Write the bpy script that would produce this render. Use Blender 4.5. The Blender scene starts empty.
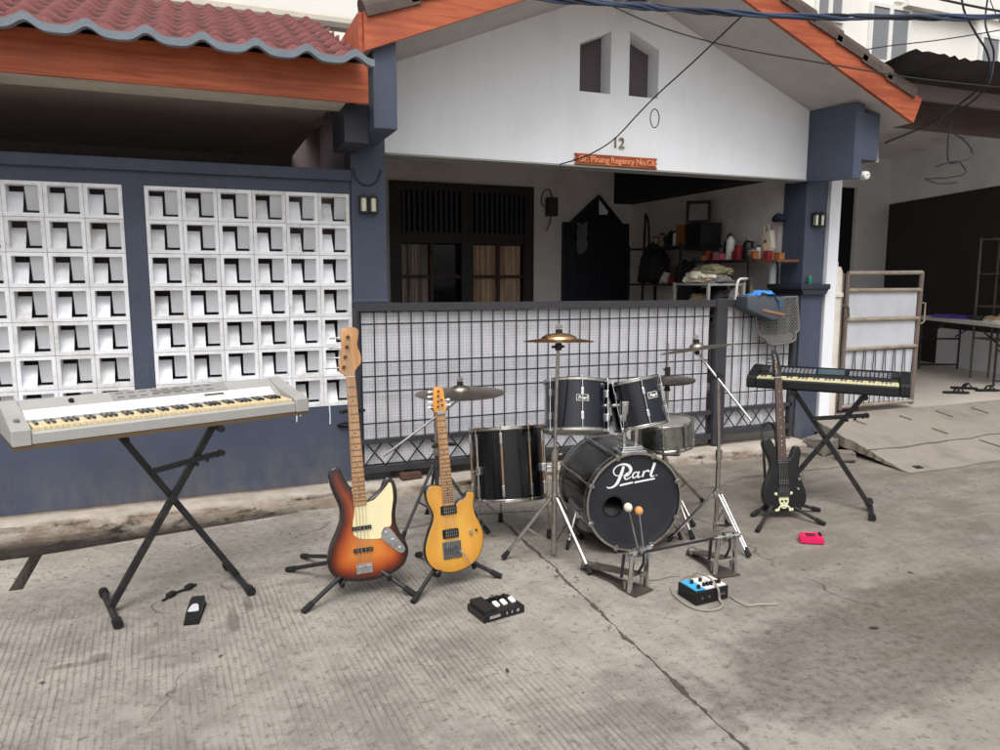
import bpy, bmesh, math, random
from mathutils import Vector, Matrix, Euler, noise, geometry
R = math.radians
rnd = random.Random(7)
scene = bpy.context.scene
COL = scene.collection
V = Vector

# ------------------------------------------------------------------ materials
MATS = {}
def srgb(r, g, b):
    f = lambda c: (c/255/12.92) if c/255 <= .04045 else ((c/255+.055)/1.055)**2.4
    return (f(r), f(g), f(b))
def mat(name, col, rough=.6, metal=0., var=.12, scale=6., bump=0., bscale=40., dirt=None, damt=.0, dscale=3., dz=1., spec=.5, trans=0., coat=0.):
    if name in MATS: return MATS[name]
    m = bpy.data.materials.new(name); m.use_nodes = True
    nt = m.node_tree; N = nt.nodes; L = nt.links
    b = N['Principled BSDF']
    b.inputs['Metallic'].default_value = metal
    b.inputs['Specular IOR Level'].default_value = spec
    if trans: b.inputs['Transmission Weight'].default_value = trans
    if coat: b.inputs['Coat Weight'].default_value = coat; b.inputs['Coat Roughness'].default_value = .08
    tc = N.new('ShaderNodeTexCoord')
    n1 = N.new('ShaderNodeTexNoise'); n1.inputs['Scale'].default_value = scale; n1.inputs['Detail'].default_value = 7; n1.inputs['Roughness'].default_value = .62
    L.new(tc.outputs['Object'], n1.inputs['Vector'])
    mx = N.new('ShaderNodeMix'); mx.data_type = 'RGBA'
    mx.inputs[6].default_value = tuple(max(0, c*(1-var*1.6)) for c in col)+(1,)
    mx.inputs[7].default_value = tuple(min(1, c*(1+var*1.6)) for c in col)+(1,)
    L.new(n1.outputs['Fac'], mx.inputs[0])
    out = mx.outputs[2]
    if dirt:
        n2 = N.new('ShaderNodeTexNoise'); n2.inputs['Scale'].default_value = dscale; n2.inputs['Detail'].default_value = 9; n2.inputs['Roughness'].default_value = .7
        mp2 = N.new('ShaderNodeMapping'); mp2.inputs['Scale'].default_value = (1, 1, dz); L.new(tc.outputs['Object'], mp2.inputs[0]); L.new(mp2.outputs[0], n2.inputs['Vector'])
        mr = N.new('ShaderNodeMapRange'); mr.inputs[1].default_value = .48; mr.inputs[2].default_value = .72; mr.inputs[4].default_value = damt
        L.new(n2.outputs['Fac'], mr.inputs[0])
        m2 = N.new('ShaderNodeMix'); m2.data_type = 'RGBA'; m2.inputs[7].default_value = tuple(dirt)+(1,)
        L.new(mr.outputs[0], m2.inputs[0]); L.new(out, m2.inputs[6]); out = m2.outputs[2]
    L.new(out, b.inputs['Base Color'])
    rr = N.new('ShaderNodeMapRange'); rr.inputs[3].default_value = max(.02, rough-.08); rr.inputs[4].default_value = min(1, rough+.1)
    L.new(n1.outputs['Fac'], rr.inputs[0]); L.new(rr.outputs[0], b.inputs['Roughness'])
    if bump:
        n3 = N.new('ShaderNodeTexNoise'); n3.inputs['Scale'].default_value = bscale; n3.inputs['Detail'].default_value = 5
        L.new(tc.outputs['Object'], n3.inputs['Vector'])
        bp = N.new('ShaderNodeBump'); bp.inputs['Strength'].default_value = bump; bp.inputs['Distance'].default_value = .01
        L.new(n3.outputs['Fac'], bp.inputs['Height']); L.new(bp.outputs['Normal'], b.inputs['Normal'])
    MATS[name] = m
    return m

# ------------------------------------------------------------------ mesh builder
class MB:
    def __init__(self): self.bm = bmesh.new(); self.mi = 0; self.cols = None
    def _tag(self, faces):
        for f in faces: f.material_index = self.mi
    def poly(self, pts):
        f = self.bm.faces.new([self.bm.verts.new(p) for p in pts]); f.material_index = self.mi; return f
    def obox(self, c, s, rot=None, bevel=0.):
        M4 = Matrix.Translation(V(c)) @ (rot.to_4x4() if rot else Matrix.Identity(4)) @ Matrix.Diagonal((s[0], s[1], s[2], 1))
        r = bmesh.ops.create_cube(self.bm, size=1, matrix=M4)
        vs = r['verts']; fs = list({f for v in vs for f in v.link_faces})
        self._tag(fs)
        if bevel:
            es = list({e for v in vs for e in v.link_edges})
            rb = bmesh.ops.bevel(self.bm, geom=es, offset=bevel, segments=2, profile=.6, affect='EDGES', clamp_overlap=True)
            self._tag(rb['faces'])
        return self
    def box(self, a, b, bevel=0.):
        return self.obox([(a[i]+b[i])/2 for i in range(3)], [abs(b[i]-a[i]) for i in range(3)], None, bevel)
    def bar(self, p, q, w, h, up=(0, 0, 1), bevel=0.):
        p = V(p); q = V(q); d = (q-p); l = d.length; d.normalize()
        u = V(up)
        if abs(d.dot(u)) > .97: u = V((0, 1, 0)) if abs(d.y) < .9 else V((1, 0, 0))
        x = d.cross(u).normalized(); z = x.cross(d)
        return self.obox((p+q)/2, (w, l, h), Matrix((x, d, z)).transposed(), bevel)
    def cyl(self, p, q, r0, r1=None, seg=12, cap=True):
        p = V(p); q = V(q); d = q-p; l = d.length
        if r1 is None: r1 = r0
        M4 = Matrix.Translation((p+q)/2) @ d.to_track_quat('Z', 'Y').to_matrix().to_4x4()
        r = bmesh.ops.create_cone(self.bm, cap_ends=cap, segments=seg, radius1=r0, radius2=r1, depth=l, matrix=M4)
        self._tag({f for v in r['verts'] for f in v.link_faces}); return self
    def ball(self, c, r, seg=12, sc=(1, 1, 1), rot=None):
        M4 = Matrix.Translation(V(c)) @ (rot.to_4x4() if rot else Matrix.Identity(4)) @ Matrix.Diagonal((sc[0], sc[1], sc[2], 1))
        q = bmesh.ops.create_uvsphere(self.bm, u_segments=seg, v_segments=max(6, seg//2+1), radius=r, matrix=M4)
        self._tag({f for v in q['verts'] for f in v.link_faces}); return self
    def tube(self, pts, r, seg=8, closed=False):
        pts = [V(p) for p in pts]; n = len(pts); rings = []
        nrm = None
        for i, p in enumerate(pts):
            if closed: t = (pts[(i+1) % n]-pts[i-1])
            else: t = pts[min(i+1, n-1)]-pts[max(i-1, 0)]
            t.normalize()
            if nrm is None:
                nrm = t.orthogonal().normalized()
            else:
                nrm = (nrm-t*nrm.dot(t))
                if nrm.length < 1e-6: nrm = t.orthogonal()
                nrm.normalize()
            bi = t.cross(nrm); rr = r[i] if isinstance(r, (list, tuple)) else r
            rings.append([self.bm.verts.new(p+nrm*math.cos(a)*rr+bi*math.sin(a)*rr) for a in [2*math.pi*k/seg for k in range(seg)]])
        m = n if closed else n-1
        for i in range(m):
            A = rings[i]; B = rings[(i+1) % n]
            for k in range(seg):
                f = self.bm.faces.new((A[k], A[(k+1) % seg], B[(k+1) % seg], B[k])); f.material_index = self.mi
        if not closed:
            for rg, fl in ((rings[0], True), (rings[-1], False)):
                f = self.bm.faces.new(rg[::-1] if fl else rg); f.material_index = self.mi
        return self
    def lathe(self, prof, M4=None, seg=32, close=False):
        M4 = M4 or Matrix.Identity(4); rings = []
        for r, z in prof:
            if r < 1e-6: rings.append([self.bm.verts.new(M4 @ V((0, 0, z)))])
            else: rings.append([self.bm.verts.new(M4 @ V((r*math.cos(2*math.pi*k/seg), r*math.sin(2*math.pi*k/seg), z))) for k in range(seg)])
        pr = list(zip(rings, rings[1:]))
        if close: pr.append((rings[-1], rings[0]))
        for A, B in pr:
            for k in range(seg):
                a0, a1 = A[k % len(A)], A[(k+1) % len(A)]; b0, b1 = B[k % len(B)], B[(k+1) % len(B)]
                q = []
                for v in (a0, a1, b1, b0):
                    if v not in q: q.append(v)
                if len(q) > 2:
                    f = self.bm.faces.new(q); f.material_index = self.mi
        return self
    def prism(self, pts, z0, z1, M4=None, bevel=0.):
        M4 = M4 or Matrix.Identity(4)
        a = sum(pts[i][0]*pts[(i+1) % len(pts)][1]-pts[(i+1) % len(pts)][0]*pts[i][1] for i in range(len(pts)))
        if a < 0: pts = pts[::-1]
        n = len(pts)
        lo = [self.bm.verts.new(M4 @ V((p[0], p[1], z0))) for p in pts]; hi = [self.bm.verts.new(M4 @ V((p[0], p[1], z1))) for p in pts]
        fs = [self.bm.faces.new(lo[::-1]), self.bm.faces.new(hi)]
        for i in range(n): fs.append(self.bm.faces.new((lo[i], lo[(i+1) % n], hi[(i+1) % n], hi[i])))
        self._tag(fs)
        if bevel:
            es = [e for e in fs[1].edges]+[e for e in fs[0].edges]
            rb = bmesh.ops.bevel(self.bm, geom=es, offset=bevel, segments=3, profile=.5, affect='EDGES', clamp_overlap=True)
            self._tag(rb['faces'])
        return self
    def ribbon(self, pts, ws, fn):
        # flat brush stroke; pts 2d, ws widths, fn maps 2d -> 3d
        pts = [V((p[0], p[1])) for p in pts]; n = len(pts); A = []
        for i, p in enumerate(pts):
            t = pts[min(i+1, n-1)]-pts[max(i-1, 0)]; t.normalize(); nn = V((-t.y, t.x))
            w = (ws[i] if isinstance(ws, (list, tuple)) else ws)/2
            A.append((self.bm.verts.new(fn(p+nn*w)), self.bm.verts.new(fn(p-nn*w))))
        for a, b in zip(A, A[1:]):
            f = self.bm.faces.new((a[0], a[1], b[1], b[0])); f.material_index = self.mi
        return self
    def build(self, name, mats, parent=None, smooth=False, world=False, angle=35, label=None, recalc=True):
        bm = self.bm
        if recalc: bmesh.ops.recalc_face_normals(bm, faces=bm.faces)
        if smooth:
            for f in bm.faces: f.smooth = True
            ca = math.cos(R(angle))
            for e in bm.edges:
                if len(e.link_faces) == 2 and e.link_faces[0].normal.dot(e.link_faces[1].normal) < ca: e.smooth = False
        me = bpy.data.meshes.new(name); bm.to_mesh(me); bm.free()
        if not isinstance(mats, (list, tuple)): mats = [mats]
        for m in mats: me.materials.append(m)
        o = bpy.data.objects.new(name, me); COL.objects.link(o)
        if parent:
            o.parent = parent
            if world: o.location = -parent.location
        if label: o['label'] = label
        return o

def tag(o, label, cat, group=None):
    o['label'] = label; o['category'] = cat
    if group: o['group'] = group
    return o
def struct(o): o['kind'] = 'structure'; return o
def thing(name, label, cat, loc=(0, 0, 0), rz=0., group=None, rot=None):
    o = bpy.data.objects.new(name, None); COL.objects.link(o); o.empty_display_size = .05
    o.location = loc
    if rot is not None: o.rotation_euler = rot.to_euler()
    else: o.rotation_euler = (0, 0, rz)
    return tag(o, label, cat, group)
def part_copy(src, parent, M4):
    c = src.copy(); COL.objects.link(c); c.parent = parent; c.matrix_basis = M4; return c
def catmull(pts, k=6, closed=True):
    out = []; n = len(pts); P = [V(p) for p in pts]
    for i in range(n if closed else n-1):
        if closed: a, b, c, d = P[i-1], P[i], P[(i+1) % n], P[(i+2) % n]
        else: a, b, c, d = P[max(i-1, 0)], P[i], P[i+1], P[min(i+2, n-1)]
        for j in range(k):
            t = j/k
            out.append(.5*((2*b)+(c-a)*t+(2*a-5*b+4*c-d)*t*t+(3*b-a-3*c+d)*t**3))
    if not closed: out.append(P[-1])
    return out
def text_mesh(name, s, size, ext, m, parent=None, M4=None, shear=0., bold=0., align='CENTER', world=False, bevel=0.):
    cu = bpy.data.curves.new(name+'_curve', 'FONT'); cu.body = s; cu.size = size; cu.extrude = ext; cu.shear = shear; cu.offset = bold; cu.align_x = align; cu.resolution_u = 4
    t = bpy.data.objects.new(name+'_tmp', cu); COL.objects.link(t)
    bpy.context.view_layer.update()
    me = bpy.data.meshes.new_from_object(t.evaluated_get(bpy.context.evaluated_depsgraph_get()))
    bpy.data.objects.remove(t); bpy.data.curves.remove(cu)
    if M4 is not None: me.transform(M4)
    me.materials.clear(); me.materials.append(m); me.name = name
    o = bpy.data.objects.new(name, me); COL.objects.link(o)
    if parent:
        o.parent = parent
        if world: o.location = -parent.location
    return o
def frame(x, y, z, o=(0, 0, 0)):
    return Matrix.Translation(V(o)) @ Matrix((V(x), V(y), V(z))).transposed().to_4x4()
UP_FRONT = Matrix(((1, 0, 0), (0, 0, -1), (0, 1, 0)))          # local x->X, y->Z, z->-Y (faces the street)

# palette
def blue_material():
    m = bpy.data.materials.new('blue_grey_paint'); m.use_nodes = True; nt = m.node_tree; N = nt.nodes; L = nt.links; b = N['Principled BSDF']
    geo = N.new('ShaderNodeNewGeometry'); sep = N.new('ShaderNodeSeparateXYZ'); L.new(geo.outputs['Position'], sep.inputs[0])
    def noi(scale, sc=(1, 1, 1), d=8, r=.68):
        mp = N.new('ShaderNodeMapping'); mp.inputs['Scale'].default_value = sc; n = N.new('ShaderNodeTexNoise'); n.inputs['Scale'].default_value = scale; n.inputs['Detail'].default_value = d; n.inputs['Roughness'].default_value = r
        L.new(geo.outputs['Position'], mp.inputs[0]); L.new(mp.outputs[0], n.inputs['Vector']); return n.outputs['Fac']
    def ramp(v, lo, hi, a=0., c=1.):
        n = N.new('ShaderNodeMapRange'); n.inputs[1].default_value = lo; n.inputs[2].default_value = hi; n.inputs[3].default_value = a; n.inputs[4].default_value = c; L.new(v, n.inputs[0]); return n.outputs[0]
    def mul(a, c):
        n = N.new('ShaderNodeMath'); n.operation = 'MULTIPLY'
        for i, v in enumerate((a, c)):
            if isinstance(v, (int, float)): n.inputs[i].default_value = v
            else: L.new(v, n.inputs[i])
        return n.outputs[0]
    def mix(f, a, c):
        n = N.new('ShaderNodeMix'); n.data_type = 'RGBA'; L.new(f, n.inputs[0])
        for i, v in ((6, a), (7, c)):
            if isinstance(v, tuple): n.inputs[i].default_value = v+(1,)
            else: L.new(v, n.inputs[i])
        return n.outputs[2]
    col = mix(ramp(noi(1.6), .35, .65), srgb(62, 70, 87), srgb(74, 82, 101))
    col = mix(mul(ramp(noi(4, (1.5, 1.5, .35)), .55, .75), .45), col, srgb(92, 97, 106))      # faded wash streaks
    col = mix(mul(ramp(noi(14), .62, .70), .35), col, srgb(46, 50, 60))
    low = mul(ramp(sep.outputs[2], .42, .10), ramp(noi(6, (1, 1, .6)), .40, .62))
    col = mix(mul(low, .6), col, srgb(112, 106, 98))                                            # rain splash at the foot
    col = mix(mul(ramp(noi(48, d=3), .70, .74), .5), col, srgb(128, 130, 134))                 # small chips
    L.new(col, b.inputs['Base Color']); b.inputs['Roughness'].default_value = .6
    bp = N.new('ShaderNodeBump'); bp.inputs['Strength'].default_value = .3; bp.inputs['Distance'].default_value = .006; L.new(noi(22), bp.inputs['Height']); L.new(bp.outputs['Normal'], b.inputs['Normal'])
    return m
m_blue = blue_material()
m_navy = mat('dark_trim_paint', srgb(44, 47, 58), .5, var=.12, scale=4)
m_white = mat('white_wall_paint', srgb(238, 241, 246), .75, var=.03, scale=2.2, bump=.2, bscale=24, dirt=srgb(212, 212, 211), damt=.28, dscale=5, dz=.2)
m_inner = mat('inner_wall_paint', srgb(230, 226, 225), .8, var=.05, scale=2, dirt=srgb(160, 150, 144), damt=.5, dscale=1.5)
m_block = mat('white_block_paint', srgb(244, 246, 250), .65, var=.03, scale=9, bump=.2, bscale=70, dirt=srgb(186, 184, 178), damt=.6, dscale=5)
m_block2 = mat('dusty_block_paint', srgb(232, 233, 234), .7, var=.05, scale=12, bump=.3, bscale=60, dirt=srgb(160, 156, 148), damt=.6, dscale=9)
m_blockshade = mat('shaded_baffle_paint', srgb(200, 202, 206), .7, var=.04, scale=12)  # greyer block paint, with the downward-facing baffle's shade put into the colour
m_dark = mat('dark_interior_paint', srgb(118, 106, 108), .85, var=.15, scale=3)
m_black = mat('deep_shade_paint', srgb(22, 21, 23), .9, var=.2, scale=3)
m_soffit = mat('grey_soffit_board', srgb(188, 184, 182), .8, var=.05, scale=2, dirt=srgb(150, 144, 140), damt=.4)
m_orange = None
m_tile0 = mat('red_clay_tile_plain', srgb(158, 92, 90), .7, var=.3, scale=9, bump=.3, bscale=50, dirt=srgb(92, 50, 50), damt=.7, dscale=5)
m_tilebrown = mat('brown_weathered_tile', srgb(88, 74, 68), .8, var=.3, scale=9, bump=.3, dirt=srgb(60, 50, 47), damt=.7, dscale=6)
m_tilegrey = mat('grey_painted_tile', srgb(112, 122, 132), .6, var=.15, scale=6, bump=.2)
m_blackmetal = mat('black_painted_steel', srgb(27, 27, 30), .45, metal=.0, var=.2, scale=14, dirt=srgb(84, 72, 62), damt=.35, dscale=14)
m_greymetal = mat('grey_worn_steel', srgb(62, 62, 66), .5, metal=.2, var=.2, scale=10, dirt=srgb(60, 54, 50), damt=.4)
m_chrome = mat('chrome', (.66, .66, .66), .2, metal=1., var=.12, scale=14, dirt=srgb(120, 104, 84), damt=.45, dscale=22)
m_dullchrome = mat('dull_chrome', (.47, .45, .42), .32, metal=1., var=.2, scale=14, dirt=srgb(96, 80, 62), damt=.6, dscale=18)
m_rubber = mat('black_rubber', srgb(20, 19, 20), .8, var=.2, scale=20)
m_blackplastic = mat('black_plastic', srgb(20, 20, 22), .42, var=.15, scale=10)
m_gloss = mat('gloss_black_lacquer', srgb(14, 14, 17), .14, var=.2, scale=6, spec=.5, coat=.6)
m_white2 = mat('white_plastic', srgb(232, 231, 226), .4, var=.04, scale=8)
m_cable = mat('cable_black', srgb(34, 36, 42), .6, var=.15, scale=8)
m_cableblue = mat('cable_blue_grey', srgb(52, 66, 92), .55, var=.15, scale=8)
m_glass = mat('dark_window_glass', srgb(20, 20, 22), .08, var=.1, scale=3)

def wood_mat(name, c1, c2, scale=(2, 30, 30), rough=.45, coat=0., dirt=None):
    m = bpy.data.materials.new(name); m.use_nodes = True; nt = m.node_tree; N = nt.nodes; L = nt.links; b = N['Principled BSDF']
    tc = N.new('ShaderNodeTexCoord'); mp = N.new('ShaderNodeMapping'); mp.inputs['Scale'].default_value = scale
    n = N.new('ShaderNodeTexNoise'); n.inputs['Scale'].default_value = 1.; n.inputs['Detail'].default_value = 8; n.inputs['Distortion'].default_value = .6
    L.new(tc.outputs['Object'], mp.inputs[0]); L.new(mp.outputs[0], n.inputs['Vector'])
    cr = N.new('ShaderNodeValToRGB'); cr.color_ramp.elements[0].position = .3; cr.color_ramp.elements[1].position = .72
    cr.color_ramp.elements[0].color = tuple(c1)+(1,); cr.color_ramp.elements[1].color = tuple(c2)+(1,)
    L.new(n.outputs['Fac'], cr.inputs[0]); out = cr.outputs[0]
    if dirt:
        n2 = N.new('ShaderNodeTexNoise'); n2.inputs['Scale'].default_value = 2.; n2.inputs['Detail'].default_value = 8
        L.new(tc.outputs['Object'], n2.inputs['Vector'])
        mr = N.new('ShaderNodeMapRange'); mr.inputs[1].default_value = .5; mr.inputs[2].default_value = .7; mr.inputs[4].default_value = .55
        L.new(n2.outputs['Fac'], mr.inputs[0]); mx = N.new('ShaderNodeMix'); mx.data_type = 'RGBA'; mx.inputs[7].default_value = tuple(dirt)+(1,)
        L.new(mr.outputs[0], mx.inputs[0]); L.new(out, mx.inputs[6]); out = mx.outputs[2]
    L.new(out, b.inputs['Base Color']); b.inputs['Roughness'].default_value = rough
    if coat: b.inputs['Coat Weight'].default_value = coat; b.inputs['Coat Roughness'].default_value = .06
    MATS[name] = m; return m
m_orange = wood_mat('orange_varnished_board', srgb(150, 66, 36), srgb(196, 106, 66), (2.2, 24, 44), .6, dirt=srgb(128, 56, 34))
m_maple = wood_mat('maple_neck', srgb(158, 112, 66), srgb(190, 144, 94), (40, 5, 40), .35, .3)
def tile_material():
    m = bpy.data.materials.new('red_clay_tile'); m.use_nodes = True; nt = m.node_tree; N = nt.nodes; L = nt.links; b = N['Principled BSDF']
    at = N.new('ShaderNodeAttribute'); at.attribute_name = 'row_shade'
    tc = N.new('ShaderNodeTexCoord')
    def noi(s, d=7):
        n = N.new('ShaderNodeTexNoise'); n.inputs['Scale'].default_value = s; n.inputs['Detail'].default_value = d; n.inputs['Roughness'].default_value = .7; L.new(tc.outputs['Object'], n.inputs['Vector']); return n.outputs['Fac']
    def mix(f, a, c):
        n = N.new('ShaderNodeMix'); n.data_type = 'RGBA'; L.new(f, n.inputs[0])
        for i, v in ((6, a), (7, c)):
            if isinstance(v, tuple): n.inputs[i].default_value = v+(1,)
            else: L.new(v, n.inputs[i])
        return n.outputs[2]
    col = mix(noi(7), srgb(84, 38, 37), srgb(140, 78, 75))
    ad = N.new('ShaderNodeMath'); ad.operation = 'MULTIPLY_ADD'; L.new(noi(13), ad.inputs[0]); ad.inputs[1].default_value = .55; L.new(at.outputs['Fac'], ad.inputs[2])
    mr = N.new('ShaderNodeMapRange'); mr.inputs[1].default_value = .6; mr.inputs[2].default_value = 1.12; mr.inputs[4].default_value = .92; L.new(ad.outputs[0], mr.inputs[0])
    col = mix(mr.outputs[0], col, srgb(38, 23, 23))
    L.new(col, b.inputs['Base Color']); b.inputs['Roughness'].default_value = .7
    bp = N.new('ShaderNodeBump'); bp.inputs['Strength'].default_value = .35; bp.inputs['Distance'].default_value = .01; L.new(noi(50), bp.inputs['Height']); L.new(bp.outputs['Normal'], b.inputs['Normal'])
    MATS['red_clay_tile'] = m; return m
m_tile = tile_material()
m_rosewood = wood_mat('rosewood_board', srgb(60, 42, 36), srgb(92, 66, 56), (60, 6, 60), .5)
m_yellow = wood_mat('amber_yellow_lacquer', srgb(214, 132, 22), srgb(228, 152, 38), (14, 2, 14), .22, .5)

# ------------------------------------------------------------------ world, camera, sun
W = bpy.data.worlds.new('World'); scene.world = W; W.use_nodes = True
nt = W.node_tree; bg = nt.nodes['Background']
sky = nt.nodes.new('ShaderNodeTexSky'); sky.sky_type = 'NISHITA'; sky.sun_disc = False
SUN_EL, SUN_AZ = R(60), R(203)
sky.sun_elevation = SUN_EL; sky.sun_rotation = SUN_AZ; sky.air_density = 1.; sky.dust_density = 6.; sky.ozone_density = 1.
hs = nt.nodes.new('ShaderNodeHueSaturation'); hs.inputs['Saturation'].default_value = .30; hs.inputs['Value'].default_value = 1.3
nt.links.new(sky.outputs[0], hs.inputs['Color']); nt.links.new(hs.outputs[0], bg.inputs[0]); bg.inputs[1].default_value = .15
sl = bpy.data.lights.new('sun', 'SUN'); sl.energy = 1.15; sl.angle = R(34); sl.color = (1, .99, .975)
so = bpy.data.objects.new('sun', sl); COL.objects.link(so)
dirv = V((math.sin(SUN_AZ)*math.cos(SUN_EL), math.cos(SUN_AZ)*math.cos(SUN_EL), math.sin(SUN_EL)))
so.rotation_euler = (-dirv).to_track_quat('-Z', 'Y').to_euler(); so.location = (-3, -6, 9)
cam = bpy.data.cameras.new('camera'); cam.sensor_width = 36; cam.lens = 735/1000*36; cam.clip_end = 600; cam.clip_start = .05
co = bpy.data.objects.new('camera', cam); COL.objects.link(co); co.location = (0, 0, 1.5); co.rotation_euler = (R(82.5), 0, R(-22))
scene.camera = co
scene.cycles.max_bounces = 12; scene.cycles.diffuse_bounces = 8
scene.view_settings.view_transform = 'Standard'; scene.view_settings.look = 'None'; scene.view_settings.exposure = 0
# ------------------------------------------------------------------ ground
def road_material():
    m = bpy.data.materials.new('worn_concrete'); m.use_nodes = True; nt = m.node_tree; N = nt.nodes; L = nt.links; b = N['Principled BSDF']
    geo = N.new('ShaderNodeNewGeometry'); sep = N.new('ShaderNodeSeparateXYZ'); L.new(geo.outputs['Position'], sep.inputs[0])
    X, Y = sep.outputs[0], sep.outputs[1]
    def mth(op, a, b_=None, c=None, clamp=False):
        n = N.new('ShaderNodeMath'); n.operation = op; n.use_clamp = clamp
        for i, v in enumerate((a, b_, c)):
            if v is None: continue
            if isinstance(v, (int, float)): n.inputs[i].default_value = v
            else: L.new(v, n.inputs[i])
        return n.outputs[0]
    def noi(scale, detail=6, rough=.6, sc=None):
        n = N.new('ShaderNodeTexNoise'); n.inputs['Scale'].default_value = scale; n.inputs['Detail'].default_value = detail; n.inputs['Roughness'].default_value = rough
        if sc:
            mp = N.new('ShaderNodeMapping'); mp.inputs['Scale'].default_value = sc; L.new(geo.outputs['Position'], mp.inputs[0]); L.new(mp.outputs[0], n.inputs['Vector'])
        else: L.new(geo.outputs['Position'], n.inputs['Vector'])
        return n.outputs['Fac']
    def ramp(v, lo, hi, a=0., c=1.):
        n = N.new('ShaderNodeMapRange'); n.interpolation_type = 'SMOOTHSTEP'
        n.inputs[1].default_value = lo; n.inputs[2].default_value = hi; n.inputs[3].default_value = a; n.inputs[4].default_value = c
        L.new(v, n.inputs[0]); return n.outputs[0]
    def mix(f, a, c):
        n = N.new('ShaderNodeMix'); n.data_type = 'RGBA'
        if isinstance(f, (int, float)): n.inputs[0].default_value = f
        else: L.new(f, n.inputs[0])
        for i, v in ((6, a), (7, c)):
            if isinstance(v, tuple): n.inputs[i].default_value = v+(1,)
            else: L.new(v, n.inputs[i])
        return n.outputs[2]
    big = noi(.9, 9, .66); med = noi(3.2, 12, .74); fine = noi(26, 9, .76); grit = noi(150, 4, .7)
    col = mix(ramp(big, .38, .62), srgb(143, 138, 131), srgb(163, 158, 150))
    col = mix(ramp(med, .42, .60), col, mix(.5, col, srgb(186, 181, 173)))
    col = mix(ramp(fine, .52, .64, 0, .65), col, srgb(110, 102, 93))
    spk = noi(11, 12, .78); col = mix(ramp(spk, .56, .64, 0, .35), col, srgb(118, 111, 102)); col = mix(ramp(spk, .44, .36, 0, .35), col, srgb(192, 186, 177))
    col = mix(ramp(grit, .58, .66, 0, .55), col, srgb(80, 74, 67))
    col = mix(ramp(noi(95, 5, .7), .58, .68, 0, .4), col, srgb(198, 192, 183))
    # wide darker stain, right of the joint
    wob = mth('MULTIPLY', mth('SUBTRACT', med, .5), .95)
    ex = mth('DIVIDE', mth('SUBTRACT', X, 2.75), 1.25); ey = mth('DIVIDE', mth('SUBTRACT', mth('SUBTRACT', Y, 2.1), mth('MULTIPLY', mth('SUBTRACT', X, 2.75), .12)), .40)
    d2 = mth('ADD', mth('SQRT', mth('ADD', mth('MULTIPLY', ex, ex), mth('MULTIPLY', ey, ey))), wob)
    stain = mth('MULTIPLY', ramp(d2, .72, 1.12, 1., 0.), ramp(fine, .3, .6, .45, 1.))
    col = mix(mth('MULTIPLY', stain, .5), col, srgb(82, 73, 65))
    # browner, darker ground toward the right
    rt = mth('MULTIPLY', ramp(mth('ADD', X, mth('MULTIPLY', med, 1.2)), 2.2, 3.9), ramp(noi(2.0, 8, .7, (.5, 1.6, 1)), .3, .62, .3, 1.))
    col = mix(mth('MULTIPLY', rt, .52), col, srgb(108, 98, 88))
    # local stains, and darker patches around the drum kit
    for cx, cy, rx, ry, am in ((-.52, 3.13, .13, .025, .35), (-.45, 3.16, .045, .04, .45), (.06, 3.30, .03, .15, .45), (.13, 3.45, .025, .09, .4), (-.25, 3.08, .07, .015, .3), (.5, 3.62, .3, .05, .25), (2.05, 3.55, .55, .38, .4), (1.25, 3.95, .3, .2, .35), (1.0, 4.25, .35, .12, .3)):
        dx_ = mth('DIVIDE', mth('SUBTRACT', X, cx), rx); dy_ = mth('DIVIDE', mth('SUBTRACT', Y, cy), ry)
        dd2 = mth('ADD', mth('SQRT', mth('ADD', mth('MULTIPLY', dx_, dx_), mth('MULTIPLY', dy_, dy_))), mth('MULTIPLY', mth('SUBTRACT', noi(11, 6, .7), .5), 1.6))
        col = mix(mth('MULTIPLY', ramp(dd2, .5, 1.15, 1., 0.), am), col, srgb(84, 75, 67))
    # paler smooth strip in front of the kerb
    pl_ = mth('MULTIPLY', mth('MULTIPLY', ramp(mth('ADD', Y, mth('MULTIPLY', med, .5)), 4.0, 4.3), ramp(mth('ADD', X, mth('MULTIPLY', big, .8)), .9, 1.7, 1., 0.)), ramp(fine, .35, .62, 1., .35))
    col = mix(mth('MULTIPLY', pl_, .55), col, srgb(196, 190, 181))
    # broom grooves
    gm = mth('MULTIPLY', ramp(mth('ADD', X, mth('MULTIPLY', big, .9)), 1.45, 2.05, 1., 0.), ramp(mth('ADD', Y, mth('MULTIPLY', med, .5)), 3.75, 4.2, 1., 0.))
    gm = mth('MULTIPLY', gm, ramp(noi(1.7, 4, .6, (1, .5, 1)), .36, .6, .12, 1.))
    xx = mth('ADD', X, mth('MULTIPLY', mth('SUBTRACT', noi(2.5, 2, .5), .5), .018))
    gr = mth('SINE', mth('MULTIPLY', mth('ADD', xx, mth('MULTIPLY', Y, .06)), 2*math.pi/.0245))
    grv = mth('MULTIPLY', ramp(gr, .15, .95), gm)
    grv = mth('MULTIPLY', grv, ramp(noi(1, 3, .6, (60, 3, 1)), .35, .6, .25, 1.))
    col = mix(mth('MULTIPLY', grv, .36), col, srgb(94, 87, 79))
    # slab joint
    jl = mth('SUBTRACT', X, mth('ADD', 1.455, mth('MULTIPLY', Y, .054)))
    jl = mth('ABSOLUTE', mth('ADD', jl, mth('MULTIPLY', mth('SUBTRACT', noi(5, 4, .6), .5), .07)))
    jw = mth('MULTIPLY', ramp(noi(4.5, 4, .7), .42, .7, .3, 1.7), .009)
    jt = ramp(mth('DIVIDE', jl, jw), .6, 1.3, 1., 0.)
    col = mix(mth('MULTIPLY', jt, .78), col, srgb(72, 66, 60))
    # hairline cracks
    vo = N.new('ShaderNodeTexVoronoi'); vo.feature = 'DISTANCE_TO_EDGE'; vo.inputs['Scale'].default_value = .75
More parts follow.
